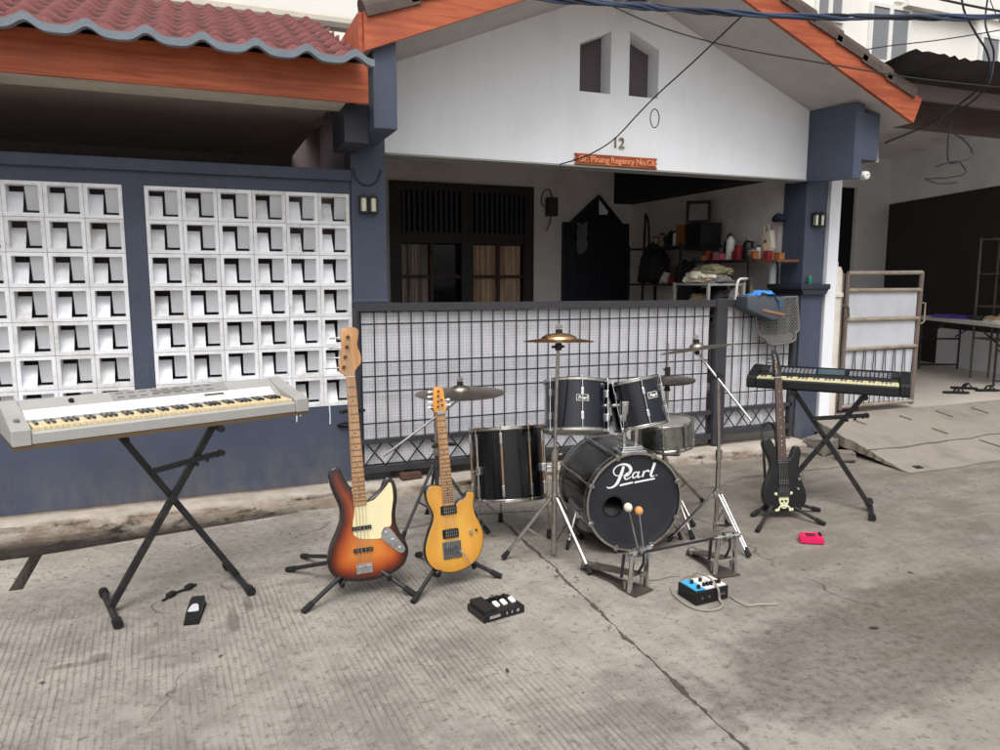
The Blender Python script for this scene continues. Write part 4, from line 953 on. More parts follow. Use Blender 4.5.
for i in range(9):
    for j in range(3):
        x = 5.5+i*.5+j*.16+rnd.uniform(-.09, .09); k = .2+j*.28; y = 5.085-k*1.13; z = .245*(1-k)+.0135
        if rnd.random() < .4: continue
        hl_ = rnd.uniform(.04, .1); sc_.bar((x, y+hl_, z+hl_*.217-.003), (x+rnd.uniform(.02, .06), y-hl_, z-hl_*.217-.003), rnd.uniform(.004, .008), .008)
wob_ = [(5.0+i*.14, 4.37+.0*i+.035*noise.noise((i*.5, 3, 1))+.03*noise.noise((i*.13, 1, 7))) for i in range(40)]
for (xa, ya), (xb, yb) in zip(wob_, wob_[1:]): sc_.bar((xa, ya, .245*(1-(5.085-ya)/1.13)+.002), (xb+.004, yb, .245*(1-(5.085-yb)/1.13)+.002), rnd.uniform(.005, .018), .010)
struct(sc_.build('ramp_grooves', mat('groove_shade', srgb(98, 91, 83), .95, var=.2)))
# cream drain pipe post with a cap, beside the old gate
t = thing('gate_post', 'cream round gate post with a stepped cap between the pillar and the rusty gate', 'post', (5.29, 5.06, .0))
b = MB(); b.lathe([(0, 0), (.07, 0), (.07, 1.33), (.085, 1.335), (.085, 1.365), (.07, 1.37), (.066, 1.56), (.05, 1.60), (.028, 1.605), (.028, 1.645), (0, 1.65)], None, 18); b.build('shaft', mat('cream_masonry_paint', srgb(220, 214, 202), .7, var=.08, scale=5, dirt=srgb(170, 160, 146), damt=.6), t, smooth=True)
b = MB(); b.tube([(.05, -.06, 1.26), (.09, -.09, 1.24), (.09, -.10, 1.16), (.06, -.08, 1.13)], .012, 6); b.build('hinge', m_tilebrown, t)
m_rust = mat('rusty_primer_steel', srgb(112, 102, 94), .75, var=.2, scale=10, dirt=srgb(112, 66, 54), damt=.6, dscale=6)
m_rust2 = mat('pale_rusty_bar', srgb(150, 142, 126), .7, var=.25, scale=14, dirt=srgb(116, 66, 54), damt=.7, dscale=5)
t = thing('rusty_gate', 'open rusty steel gate with white sheet panels in front of the neighbouring porch', 'gate', (5.42, 5.06, .245))
def tb(o_, a, c, r_=.022): o_.cyl(a, c, r_, seg=8)
b = MB(); tb(b, (-.05, .0, 0), (-.05, .0, 1.30), .028); b.build('hinge_post', m_rust, t)
b = MB(); tb(b, (.03, 0, .04), (.03, 0, 1.30)); b.build('stile', m_rust, t); b = MB(); tb(b, (.95, 0, .04), (.97, 0, 1.315)); b.build('stile', m_rust, t)
for z, e_ in ((1.30, .01), (1.145, 0), (.875, .0), (.60, .01), (.07, 0)):
    b = MB(); tb(b, (.03, -.004, z), (.965, -.004, z+e_), .019); b.build('rail', m_rust2, t)
for z0, z1 in ((.895, 1.125), (.62, .855), (.09, .58)):
    b = MB(); b.box((.055, .006, z0), (.935, .010, z1)); b.build('sheet_panel', mat('grey_white_sheet', srgb(196, 198, 204), .5, var=.05, scale=4, dirt=srgb(160, 158, 156), damt=.5), t)
b = MB()
for i in range(14):
    x = .06+i*.064; b.cyl((x, -.012, .08), (x+(.025 if i % 2 else -.02), -.012, .59), .004, seg=5)
b.build('zigzag_rods', m_blackmetal, t)
b = MB(); b.tube([(.985, -.01, 1.02), (1.02, -.02, 1.02), (1.02, -.02, .84), (.985, -.01, .82)], .008, 6); b.build('latch', m_rust2, t)
# folding table with things on it
ang = math.atan2(5.78-7.44, 8.63-9.40)
t = thing('folding_table', 'grey folding table standing on the neighbouring porch', 'table', (9.15, 6.4, .245), ang)
b = MB(); b.box((-1.1, -.32, .69), (1.1, .32, .735), .01); b.build('tabletop', mat('pale_grey_tabletop', srgb(206, 204, 200), .5, var=.06), t)
for sx in (-.85, .85):
    b = MB()
    for sy in (-.26, .26): b.cyl((sx, sy, 0), (sx, sy, .69), .014, seg=8)
    b.cyl((sx, -.26, .06), (sx, .26, .06), .012, seg=8); b.cyl((sx, -.26, .42), (sx, .26, .42), .012, seg=8); b.cyl((sx, -.2, .45), (sx*.35, -.2, .69), .01, seg=8); b.cyl((sx, .2, .45), (sx*.35, .2, .69), .01, seg=8); b.build('leg', m_blackmetal, t)
b = MB()
bmesh.ops.create_grid(b.bm, x_segments=20, y_segments=16, size=.5)
for v_ in b.bm.verts: v_.co = V((v_.co.x*.34, v_.co.y*.5, .035+.03*noise.noise((v_.co.x*5, v_.co.y*5, 1))*(1-abs(v_.co.x)*1.6)-(.03 if max(abs(v_.co.x), abs(v_.co.y)) > .49 else 0)))
o = b.build('purple_cloth', mat('purple_cloth', srgb(84, 66, 168), .85, var=.2, scale=9), smooth=True); o.location = (9.22, 6.75, .983); tag(o, 'folded purple cloth lying on the grey folding table', 'cloth')
def shoe(label, loc, rz, m, name='shoe'):
    t = thing(name, label, 'shoe', loc, rz)
    ol = catmull([(-.13, 0), (-.10, .038), (0, .034), (.08, .048), (.135, .02), (.14, -.015), (.08, -.045), (0, -.03), (-.10, -.036)], 4)
    b = MB(); b.prism([(p_.x, p_.y) for p_ in ol], 0, .022, None, .004); b.build('sole', m_cream if m is m_tan else m, t)
    b = MB(); b.ball((.06, 0, .03), .055, 14, (1.35, .8, .75)); b.ball((-.06, 0, .05), .05, 14, (1.2, .75, 1.1)); b.build('upper', m, t, smooth=True)
shoe('left tan shoe of the pair on the folding table', (8.93, 6.02, .98), 2.0, m_tan); shoe('right tan shoe of the pair on the folding table', (8.87, 5.88, .98), 2.1, m_tan)
heap('green_pouch', 'dark green pouch between the purple cloth and the shoes on the table', (9.02, 6.28, .98), (.10, .12, .045), mat('dark_green_cloth', srgb(56, 66, 54), .9), 61, 'pouch')
def sandal(label, loc, rz):
    t = thing('sandal', label, 'sandal', loc, rz, 'black sandals left on the porch edge')
    ol = catmull([(-.13, 0), (-.10, .04), (0, .036), (.08, .05), (.135, .02), (.14, -.015), (.08, -.047), (0, -.034), (-.10, -.038)], 4)
    b = MB(); b.prism([(p_.x, p_.y) for p_ in ol], 0, .022, None, .004); b.build('sole', m_rubber, t)
    b = MB(); b.tube(catmull([(.0, .04, .015), (.02, .03, .05), (.05, .0, .062), (.02, -.03, .05), (.0, -.038, .015)], 5, False), .011, 6); b.tube([(.05, 0, .06), (.09, 0, .02)], .007, 6); b.build('strap', m_rubber, t, smooth=True)
sandal('single black sandal nearest the rusty gate on the porch edge', (7.62, 5.52, .246), -.5)
sandal('black sandal in the middle of three on the porch edge', (8.02, 5.72, .246), -.7)
sandal('rightmost black sandal lying on the porch edge', (8.10, 5.50, .246), -.35)
heap('purple_bag', 'dusty purple bag on the ground between the cream post and the rusty gate foot', (5.66, 5.20, .246), (.16, .08, .06), mat('dusty_purple', srgb(84, 60, 84), .9), 71, 'bag')
b = MB(); b.lathe([(0, 0), (.1, 0), (.12, .02), (.03, .05), (.025, .3), (0, .3)], None, 16)

b.bm.free()
# pale apartment block beyond
BK = thing('apartment_block', 'cream white apartment block with grey windows beyond the roofs', 'building', (18, 19, 0))
m_far = mat('pale_far_render', srgb(240, 238, 230), .8, var=.02, scale=.5, dirt=srgb(216, 214, 206), damt=.3, dscale=.4)
def bpart(mb, name, m): return mb.build(name, m, BK, world=True)
b = MB(); b.box((9, 18, 0), (40, 30, 12)); bpart(b, 'wall', m_far)
b = MB(); b.box((-14, 15, 0), (4.0, 20, 9.2)); bpart(b, 'wing', m_far)
def bwin(x0, x1, z0, z1):
    f = MB(); t_ = .12
    f.box((x0-t_, 17.9, z0-t_), (x1+t_, 17.99, z0)); f.box((x0-t_, 17.9, z1), (x1+t_, 17.99, z1+t_)); f.box((x0-t_, 17.9, z0), (x0, 17.99, z1)); f.box((x1, 17.9, z0), (x1+t_, 17.99, z1)); f.box(((x0+x1)/2-.08, 17.9, z0), ((x0+x1)/2+.08, 17.99, z1))
    o = bpart(f, 'window', m_white2)
    g = MB(); g.box((x0, 17.93, z0), (x1, 17.95, z1)); g.build('pane', mat('grey_far_glass', srgb(128, 130, 132), .3, var=.08), o)
BWIN = [(19.0, 20.6, 7.0, 8.6), (15.7, 17.0, 7.0, 9.0), (24.5, 26.5, 7.0, 8.4)]
for a in ((19.7, 21.2, 8.3, 9.85), (17.5, 18.4, 9.3, 10.6), (24.7, 26.4, 8.6, 9.5), (28.5, 30.2, 8.6, 9.8), (19.7, 21.2, 5.2, 6.8)): bwin(*a)
b = MB(); b.box((20.9, 17.7, 9.95), (24.4, 18.0, 14)); b.box((20.6, 17.9, 10.1), (40, 18, 10.22)); bpart(b, 'facade_band', m_far)

# ------------------------------------------------------------------ overhead cables
def cable(name, label, pts, r, m=m_cable, group=None, k=6):
    o = MB(); o.tube(catmull(pts, k, False), r, 6); o = o.build(name, m, smooth=True); return tag(o, label, 'cable', group)
t = thing('cable_bundle', 'thick blue-grey bundle of cables strung across the street above the gable', 'cable', (2.5, 3.1, 2.8))
base = [(.55, 3.95, 2.99), (1.15, 3.63, 2.90), (1.72, 3.41, 2.85), (2.06, 3.27, 2.82), (2.33, 3.16, 2.80), (2.79, 2.97, 2.77), (3.24, 2.79, 2.77), (3.69, 2.60, 2.77), (4.4, 2.3, 2.82), (5.2, 1.95, 2.95)]
dense = catmull(base, 10, False)
for s in range(4):
    b = MB(); ph = s*math.pi/2
    b.tube([p_-V(t.location)+V((0, .009*math.cos(i*.33+ph), .009*math.sin(i*.33+ph)+.004*math.sin(i*.9+s*2))) for i, p_ in enumerate(dense)], .0075 if s % 2 else .006, 6)
    b.build('strand', m_cableblue if s != 2 else m_cable, t, smooth=True)
cable('service_cable', 'thin cable rising from the wooden sign across the gable to the bundle', [(2.49, 4.985, 2.33), (2.52, 4.65, 2.34), (2.59, 4.41, 2.41), (2.60, 4.10, 2.53), (2.61, 3.89, 2.61), (2.59, 3.58, 2.68), (2.54, 3.08, 2.79)], .0045)
rp_ = [(2.625+.032*math.cos(a), 3.97, 2.47+.055*math.sin(a)) for a in [2*math.pi*k/20 for k in range(20)]]
b = MB(); b.tube(rp_, .0035, 6, True); tag(b.build('cable_loop', m_cable, smooth=True), 'small ring of spare wire hanging off the thin cable in front of the gable', 'wire')
cable('gable_wire', 'thin wire sagging from the gable top across the right roof edge', [(2.08, 4.20, 3.27), (2.52, 3.99, 3.04), (2.84, 3.84, 2.92), (3.24, 3.78, 2.87), (3.65, 3.72, 2.84), (4.43, 3.73, 2.83), (5.51, 3.84, 2.89), (6.36, 3.95, 2.96)], .004)
cable('roof_wire', 'thin wire rising to the right in front of the pale block windows', [(5.2, 6.4, 3.66), (5.78, 6.13, 3.69), (6.26, 5.62, 3.74), (6.64, 5.25, 3.75), (6.77, 4.76, 3.71), (6.97, 4.46, 3.73)], .005)
cable('roof_wire', 'uppermost thin wire descending in the top right corner', [(4.38, 3.95, 3.48), (4.76, 3.78, 3.38), (5.13, 3.62, 3.30), (5.51, 3.46, 3.24)], .008)
cable('drop_wire', 'wire dropping past the awning edge and across to the right roof bracket', [(5.48, 4.20, 3.75), (5.49, 4.16, 3.53), (5.61, 4.14, 3.37), (5.74, 4.12, 3.22), (5.79, 4.14, 3.05), (5.82, 4.38, 2.91), (5.77, 4.60, 2.79), (5.50, 4.80, 2.65)], .008)
cable('drop_wire', 'rightmost wire dropping past the awning edge', [(5.69, 4.11, 3.75), (5.64, 4.09, 3.45), (5.67, 4.06, 3.30), (5.81, 4.12, 3.22), (5.80, 4.14, 3.00), (5.85, 4.36, 2.88)], .007)
cable('loose_wire', 'large tangle of loose wire loops hanging below the neighbouring awning', [(5.85, 4.40, 2.9), (5.85, 4.46, 2.79), (5.81, 4.45, 2.64), (5.81, 4.43, 2.46), (5.89, 4.39, 2.46), (5.99, 4.36, 2.51), (5.97, 4.38, 2.59), (5.89, 4.42, 2.67), (5.80, 4.47, 2.72), (5.74, 4.50, 2.79), (5.82, 4.4, 2.9)], .007)
cable('loose_wire', 'short loose wire end sticking out left of the hanging tangle', [(5.70, 4.46, 2.42), (5.81, 4.42, 2.455), (5.89, 4.39, 2.46)], .008)
cable('loose_wire', 'lowest loose wire curl below the hanging tangle', [(5.89, 4.39, 2.455), (5.93, 4.36, 2.37), (5.81, 4.41, 2.33), (5.65, 4.47, 2.32), (5.63, 4.48, 2.31), (5.73, 4.43, 2.28), (5.87, 4.38, 2.29)], .007)
cable('thin_wire', 'very thin slanting wire in front of the awning at the right', [(6.33, 4.1, 3.03), (5.77, 4.1, 3.51), (5.66, 4.1, 3.68)], .004)

# ------------------------------------------------------------------ keyboards
m_kbgrey = mat('warm_silver_plastic', srgb(166, 165, 161), .45, var=.05, scale=8, dirt=srgb(142, 140, 135), damt=.35)
m_kbside = mat('brown_edge_plastic', srgb(92, 76, 54), .6, var=.15)
m_keyw = mat('yellowed_keys', srgb(220, 202, 160), .35, var=.07, scale=14)
m_keyb = mat('black_keys', srgb(28, 27, 28), .3, var=.1)
m_screen = mat('grey_lcd', srgb(92, 98, 92), .2, var=.05)
m_btn = mat('grey_button', srgb(120, 118, 114), .5, var=.1)
PAT = [1, 1, 0, 1, 1, 1, 0]      # black key after white key (from C)
def keys(t, n, start, x0, wk, y0, l, z, m_w):
    wm = MB(); wm.box((-wk*.47, 0, -.014), (wk*.47, l, 0), .0015); kw = wm.build('white_key', m_w, t); kw.location = (x0+wk/2, y0, z)
    bmm = MB(); bmm.prism([(l*.36, 0), (l*.40, .009), (l, .009), (l, 0)], -wk*.26, wk*.26, frame((0, 1, 0), (0, 0, 1), (1, 0, 0))); kb = bmm.build('black_key', m_keyb, t); kb.location = (x0+wk, y0, z+.0005)
    first = True
    for i in range(n):
        c = kw if i == 0 else part_copy(kw, t, Matrix.Translation((x0+wk*(i+.5), y0, z+rnd.uniform(-.0006, .0004))))
        if PAT[(start+i) % 7] and i < n-1:
            if first: kb.location = (x0+wk*(i+1), y0, z+.0005); first = False
            else: part_copy(kb, t, Matrix.Translation((x0+wk*(i+1), y0, z+.0005)))
L1, D1 = 1.25, .335; rz1 = R(18.5)
c0 = V((-.715, 3.315, 0)); ux = V((math.cos(rz1), math.sin(rz1), 0)); uy = V((-math.sin(rz1), math.cos(rz1), 0))
kp = c0+ux*(L1/2)+uy*(D1/2)
t = thing('stage_piano', 'wide silver-grey keyboard with yellowed keys on the left stand by the block wall', 'keyboard', (kp.x, kp.y, .848), rz1)
h = L1/2; d = D1/2
b = MB()
b.prism([(-d, 0), (d, 0), (d, .122), (d-.012, .134), (d-.095, .1005), (-d+.165, .066), (-d+.16, .050), (-d+.02, .050), (-d, .040)], -h+.07, h-.07, frame((0, 1, 0), (0, 0, 1), (1, 0, 0)), .003)
b.build('case', m_kbgrey, t)
for sx in (-1, 1):
    b = MB(); b.prism([(-d-.004, -.002), (d+.002, -.002), (d+.002, .124), (d-.014, .138), (d-.13, .092), (-d+.03, .066), (-d-.004, .058)], 0, .069, frame((0, 1, 0), (0, 0, 1), (1, 0, 0), (-h if sx < 0 else h-.069, 0, 0)), .006)
    b.build('end_cheek', m_kbgrey, t)
b = MB(); b.box((-h+.005, -d-.001, -.020), (h-.005, d-.01, -.003)); b.build('base_panel', m_kbside, t)
b = MB(); b.prism([(-d+.172, .0675), (d-.100, .099), (d-.100, .1015), (-d+.172, .0705)], -h+.075, h-.10, frame((0, 1, 0), (0, 0, 1), (1, 0, 0))); b.build('white_panel', mat('bright_white_panel', srgb(242, 243, 244), .4, var=.015), t)
b = MB(); b.prism([(-d+.196, .078), (-d+.226, .0935), (-d+.226, .0975), (-d+.196, .082)], .19, .285, frame((0, 1, 0), (0, 0, 1), (1, 0, 0), (0, .0, .0))); b.build('display', m_screen, t)
b = MB(); b.prism([(d-.088, .1035), (d-.02, .1315), (d-.02, .134), (d-.088, .106)], -.20, .32, frame((0, 1, 0), (0, 0, 1), (1, 0, 0))); b.build('control_strip', mat('silver_strip', srgb(146, 146, 144), .5, var=.08), t)
b = MB()
for i in range(9): b.obox((-.165+i*.05, d-.07, .1145), (.03, .008, .003), Euler((R(22), 0, 0)).to_matrix()); b.obox((-.165+i*.05, d-.035, .1285), (.03, .008, .003), Euler((R(22), 0, 0)).to_matrix())
b.obox((.05, d-.052, .1215), (.15, .022, .003), Euler((R(22), 0, 0)).to_matrix()); b.build('buttons', m_btn, t)
b = MB(); b.cyl((-.36, d-.06, .112), (-.364, d-.065, .126), .011); b.build('knob', m_blackplastic, t)
b = MB(); b.cyl((-h+.035, -.06, .07), (-h+.035, -.065, .088), .011); b.build('knob', m_btn, t)
keys(t, 52, 5, -h+.078, (L1-.156)/52, -d+.016, .135, .063, m_keyw)

def xstand(name, label, loc, rz, wf, wt, zc, ztop, foot, lx=0.):
    t = thing(name, label, 'stand', loc, rz, None)
    for s in (-1, 1):
        y = .016*s; b = MB()
        a = V((s*wf/2, y, .028)); c = V((-s*wt/2, y, ztop-.02))
        b.bar(a, c, .03, .03, (0, 1, 0), .003); o = b.build('leg', m_blackmetal, t)
        b = MB(); b.cyl((a.x, -foot, .022), (a.x, foot, .022), .015, seg=10); b.build('foot_bar', m_blackmetal, o)
        for q in (-1, 1):
            b = MB(); b.cyl((a.x, q*(foot-.035), .022), (a.x, q*(foot+.01), .022), .0215, seg=12); b.build('foot_cap', m_rubber, o)
        b = MB(); b.cyl((c.x, -.15, ztop-.014), (c.x, .15, ztop-.014), .0135, seg=10); b.build('top_bar', m_blackmetal, o)
        for q in (-1, 1):
            b = MB(); b.cyl((c.x, q*.155, ztop-.017), (c.x, q*.115, ztop-.017), .0165, seg=12); b.build('top_cap', m_rubber, o)
    k = wf/2/(wf/2+wt/2); zz = .028+(ztop-.048)*k
    b = MB(); b.cyl((0, -.045, zz), (0, .045, zz), .017, seg=12); b.build('pivot', m_blackmetal, t)
    b = MB(); z1 = zz+(ztop-zz)*.42; x1 = wt/2*.42
    b.bar((-x1, -.036, z1), (x1+.14, -.036, z1+.045), .012, .026); 
    for i in range(3): b.cyl((x1+.03+i*.045, -.036, z1+.012+i*.014), (x1+.03+i*.045, -.036, z1-.004+i*.014), .008, seg=8)
    b.cyl((x1+.14, -.05, z1+.045), (x1+.14, -.02, z1+.045), .016, seg=10); b.build('lock_bar', m_blackmetal, t)
    return t
xstand('keyboard_stand', 'black crossed-leg stand under the silver-grey keyboard', (-.175, 3.665, 0), R(14), .57, .40, .46, .828, .2)

L2, D2 = .95, .34; rz2 = R(-50)
ux = V((math.cos(rz2), math.sin(rz2), 0)); uy = V((-math.sin(rz2), math.cos(rz2), 0)); c0 = V((3.305, 3.845, 0)); kp2 = c0+ux*(L2/2)+uy*(D2/2)
t = thing('arranger_keyboard', 'black keyboard with yellow-green tinted keys on the right stand', 'keyboard', (kp2.x, kp2.y, .785), rz2)
h = L2/2; d = D2/2
b = MB(); b.prism([(-d, .012), (-d+.01, 0), (d, 0), (d, .105), (d-.02, .122), (d-.03, .124), (-d+.17, .086), (-d+.165, .058), (-d+.022, .058), (-d+.012, .064), (-d, .055)], -h+.06, h-.06, frame((0, 1, 0), (0, 0, 1), (1, 0, 0)), .003); b.build('case', m_blackplastic, t)
for s in (-1, 1):
    b = MB(); b.prism([(-d, .014), (-d+.012, 0), (d, 0), (d, .105), (d-.02, .125), (d-.06, .122), (-d+.02, .080), (-d, .066)], 0, .0585, frame((0, 1, 0), (0, 0, 1), (1, 0, 0), (-h if s < 0 else h-.0585, 0, 0)), .008); b.build('end_cheek', m_blackplastic, t)
nn_ = V((-.022, .14)).normalized()
T2 = frame((1, 0, 0), V((0, .14, .038)).normalized(), V((0, -.038, .14)).normalized(), (0, -d+.17, .0868))
b = MB(); b.prism([(-.06, .02), (.10, .02), (.10, .11), (-.06, .11)], 0, .003, T2); b.build('display', mat('dim_display', srgb(70, 84, 92), .15), t)
m_lit = mat('lit_grey_buttons', srgb(116, 122, 128), .45, var=.35, scale=40)
for i in range(30):
    x = -.36+i*.0245
    if -.08 < x < .115: continue
    b = MB(); b.prism([(x-.001, .018), (x+.017, .018), (x+.017, .098), (x-.001, .098)], .0, .0012, T2)
    for j in range(3): b.prism([(x, .02+j*.032), (x+.016, .02+j*.032), (x+.016, .032+j*.032), (x, .032+j*.032)], 0, .004, T2)
    b.build('button_column', m_lit if i % 3 else m_greyp, t)
for x in (-.4, .38):
    b = MB(); b.prism([(x-.03, .03), (x+.03, .03), (x+.03, .10), (x-.03, .10)], 0, .003, T2); b.build('speaker_grille', m_rubber, t)
keys(t, 36, 0, -h+.062, (L2-.124)/36, -d+.018, .138, .071, mat('greenish_keys', srgb(226, 218, 170), .35, var=.12, scale=5))
b = MB(); b.cyl((h-.12, d-.03, 0), (h-.12, d-.03, -.05), .004, seg=6); b.build('hanging_lead', m_cable, t)
xstand('keyboard_stand', 'black crossed-leg stand under the black keyboard on the right', (kp2.x+.0, kp2.y-.02, 0), R(-46), .58, .42, .45, .783, .19)

# ------------------------------------------------------------------ guitars
def gframe(bot, top, yaw):
    y = (V(top)-V(bot)).normalized(); x = V((math.cos(yaw), math.sin(yaw), 0)); x = (x-y*x.dot(y)).normalized(); z = x.cross(y)
    return Matrix((x, y, z)).transposed(), (V(top)-V(bot)).length
def trace(pts, o, s, rot):
    c, n = math.cos(rot), math.sin(rot); out = []
    for x, y in pts:
        a, b_ = (x-o[0])*s, (o[1]-y)*s; out.append((a*c-b_*n, a*n+b_*c))
    return out
def body_mesh(t, outline, thick, mats, burst=None, edge=.006):
    # front face with interior points; distance to the outline is stored for the sunburst shading
    P = [V((p.x, p.y)) for p in catmull(outline, 6)]
    if sum(P[i-1].x*P[i].y-P[i].x*P[i-1].y for i in range(len(P))) < 0: P = P[::-1]
    n = len(P)
    def off(dist):
        o = []
        for i in range(n):
            tn = (P[(i+1) % n]-P[i-1]).normalized(); o.append(P[i]-V((-tn.y, tn.x))*-dist)
        return o
    inn = off(edge)
    vs = [tuple(p) for p in inn]; xs_ = [p.x for p in inn]; ys_ = [p.y for p in inn]; st = .011
    y = min(ys_)
    while y < max(ys_):
        x = min(xs_)
        while x < max(xs_):
            if inside(x, y, vs[:n]) and min((q.x-x)**2+(q.y-y)**2 for q in inn) > (.006)**2: vs.append((x, y))
            x += st
        y += st
    r = geometry.delaunay_2d_cdt([V(v_) for v_ in vs], [(i, (i+1) % n) for i in range(n)], [], 1, 1e-6)
    bm = bmesh.new(); lay = bm.verts.layers.float_color.new('edge')
    def dist(q): return min((q[0]-p.x)**2+(q[1]-p.y)**2 for p in P)**.5
    def V3(q, z, dd=None):
        v_ = bm.verts.new((q[0], q[1], z)); k = dist(q) if dd is None else dd; v_[lay] = (k, k, k, 1); return v_
    front = [V3(q, thick/2) for q in r[0]]
    for f in r[2]: bm.faces.new([front[i] for i in f])
    back = [V3(q, -thick/2, .0) for q in r[0]]
    for f in r[2]: bm.faces.new([back[i] for i in f][::-1])
    # rounded rim
    def ring_of(i): return min(range(len(r[0])), key=lambda k: (r[0][k][0]-inn[i].x)**2+(r[0][k][1]-inn[i].y)**2)
    fi = [ring_of(i) for i in range(n)]
    prof = [(.3*edge, thick/2-.0012), (0, thick/2-.005), (0, -thick/2+.005), (.3*edge, -thick/2+.0012)]
    rings = [[front[k] for k in fi]]
    for dd_, z in prof:
        rings.append([V3(q, z, 0.) for q in off(dd_)])
    rings.append([back[k] for k in fi])
    for A, B in zip(rings, rings[1:]):
        for i in range(n):
            q = [A[i], B[i], B[(i+1) % n], A[(i+1) % n]]
            q2 = []
            for v_ in q:
                if v_ not in q2: q2.append(v_)
            if len(q2) > 2:
                try: bm.faces.new(q2)
                except ValueError: pass
    bmesh.ops.recalc_face_normals(bm, faces=bm.faces)
    for f in bm.faces: f.smooth = True
    for e in bm.edges:
        if len(e.link_faces) == 2 and e.link_faces[0].normal.dot(e.link_faces[1].normal) < .5: e.smooth = False
    me = bpy.data.meshes.new('body'); bm.to_mesh(me); bm.free()
    for m in mats: me.materials.append(m)
    o = bpy.data.objects.new('body', me); COL.objects.link(o); o.parent = t
    return o
def edge_material(name, stops, rough=.16):
    m = bpy.data.materials.new(name); m.use_nodes = True; nt = m.node_tree; N = nt.nodes; L = nt.links; b = N['Principled BSDF']
    a = N.new('ShaderNodeAttribute'); a.attribute_name = 'edge'; mr = N.new('ShaderNodeMapRange'); mr.inputs[1].default_value = 0; mr.inputs[2].default_value = .16
    tc = N.new('ShaderNodeTexCoord'); mp = N.new('ShaderNodeMapping'); mp.inputs['Scale'].default_value = (24, 3, 24); nz = N.new('ShaderNodeTexNoise'); nz.inputs['Scale'].default_value = 1; nz.inputs['Detail'].default_value = 6
    L.new(tc.outputs['Object'], mp.inputs[0]); L.new(mp.outputs[0], nz.inputs['Vector'])
    L.new(a.outputs['Fac'], mr.inputs[0])
    cr = N.new('ShaderNodeValToRGB'); els = cr.color_ramp.elements
    while len(els) < len(stops): els.new(.5)
    for e, (p_, c) in zip(els, stops): e.position = p_; e.color = tuple(c)+(1,)
    L.new(mr.outputs[0], cr.inputs[0])
    mx = N.new('ShaderNodeMix'); mx.data_type = 'RGBA'; mx.blend_type = 'MULTIPLY'; mx.inputs[0].default_value = .35
    L.new(cr.outputs[0], mx.inputs[6]); L.new(nz.outputs['Color'], mx.inputs[7]); L.new(mx.outputs[2], b.inputs['Base Color'])
    b.inputs['Roughness'].default_value = rough; b.inputs['Coat Weight'].default_value = .5 if rough < .25 else .2; b.inputs['Coat Roughness'].default_value = .05
    return m
m_burst = edge_material('three_tone_sunburst', [(0, srgb(26, 14, 12)), (.08, srgb(38, 18, 12)), (.2, srgb(110, 40, 18)), (.42, srgb(178, 86, 34)), (.72, srgb(210, 126, 54)), (1, srgb(218, 136, 62))])
m_yel = edge_material('amber_top_black_sides', [(0, srgb(34, 22, 12)), (.012, srgb(40, 26, 12)), (.03, srgb(200, 142, 50)), (.5, srgb(224, 166, 70)), (1, srgb(226, 170, 74))], .2)
m_blk = edge_material('black_gloss_body', [(0, srgb(9, 9, 10)), (.02, srgb(9, 9, 10)), (.5, srgb(8, 8, 9)), (1, srgb(8, 8, 9))], .28)
m_pg = mat('cream_pickguard', srgb(218, 208, 164), .3, var=.05, scale=18)
m_string = mat('steel_string', (.6, .58, .54), .35, metal=1., var=.05)
m_fret = mat('fret_wire', (.10, .07, .05), .5, metal=.0, var=.1)
def neck(t, y0, yn, w0, wn, zt, m_n, m_f, nfret, scale_len, dots=True, dotm=None):
    b = MB(); b.prism([(-w0/2, y0), (w0/2, y0), (wn/2, yn), (-wn/2, yn)], zt-.022, zt-.004, None, .004); b.build('neck', m_n, t, smooth=True)
    b = MB(); b.prism([(-w0/2, y0), (w0/2, y0), (wn/2, yn), (-wn/2, yn)], zt-.0042, zt, None); fb = b.build('fretboard', m_f, t)
    pos = [yn]
    for i in range(1, nfret+1):
        y = yn-scale_len*(1-2**(-i/12)); pos.append(y)
        if y < y0+.003: break
        w = w0+(wn-w0)*(y-y0)/(yn-y0); fr = MB(); fr.box((-w/2+.001, y-.0024, zt), (w/2-.001, y+.0024, zt+.0018)); fr.build('fret', m_fret, fb)
    for i in (3, 5, 7, 9, 12, 15, 17, 19):
        if i < len(pos) and (pos[i]+pos[i-1])/2 > y0+.004: dt = MB(); dt.cyl((0, (pos[i]+pos[i-1])/2, zt-.001), (0, (pos[i]+pos[i-1])/2, zt+.0006), .0035, seg=10); dt.build('inlay_dot', dotm or m_blackplastic, fb)
    b = MB(); b.box((-wn/2, yn, zt-.004), (wn/2, yn+.004, zt+.003)); b.build('nut', m_cream, t)
def strings(t, n, yb, yn, wb, wn, z0, z1, heads, zh, r):
    for i in range(n):
        k = i/(n-1)-.5; b = MB()
        pts = [(k*wb, yb, z0), (k*wn, yn, z1), (heads[i][0], heads[i][1], zh)]
        b.tube(pts, r*(1.2-.5*i/(n-1)), 5); b.build('string', m_string, t)
def pickup(t, y, w, h_, zt, m, poles, base=None):
    b = MB(); b.prism([(p.x, p.y) for p in [V((-w/2, y-h_/2)), V((w/2, y-h_/2)), V((w/2, y+h_/2)), V((-w/2, y+h_/2))]], zt, zt+.009, None, .002); o = b.build('pickup', m, t)
    b = MB()
    for rr in ((0,) if poles <= 8 and h_ < .03 else (-h_*.22, h_*.22)):
        for i in range(poles): x = (i/(poles-1)-.5)*w*.78; b.cyl((x, y+rr, zt+.008), (x, y+rr, zt+.0102), .003, seg=8)
    b.build('pole_pieces', m_dullchrome, o)
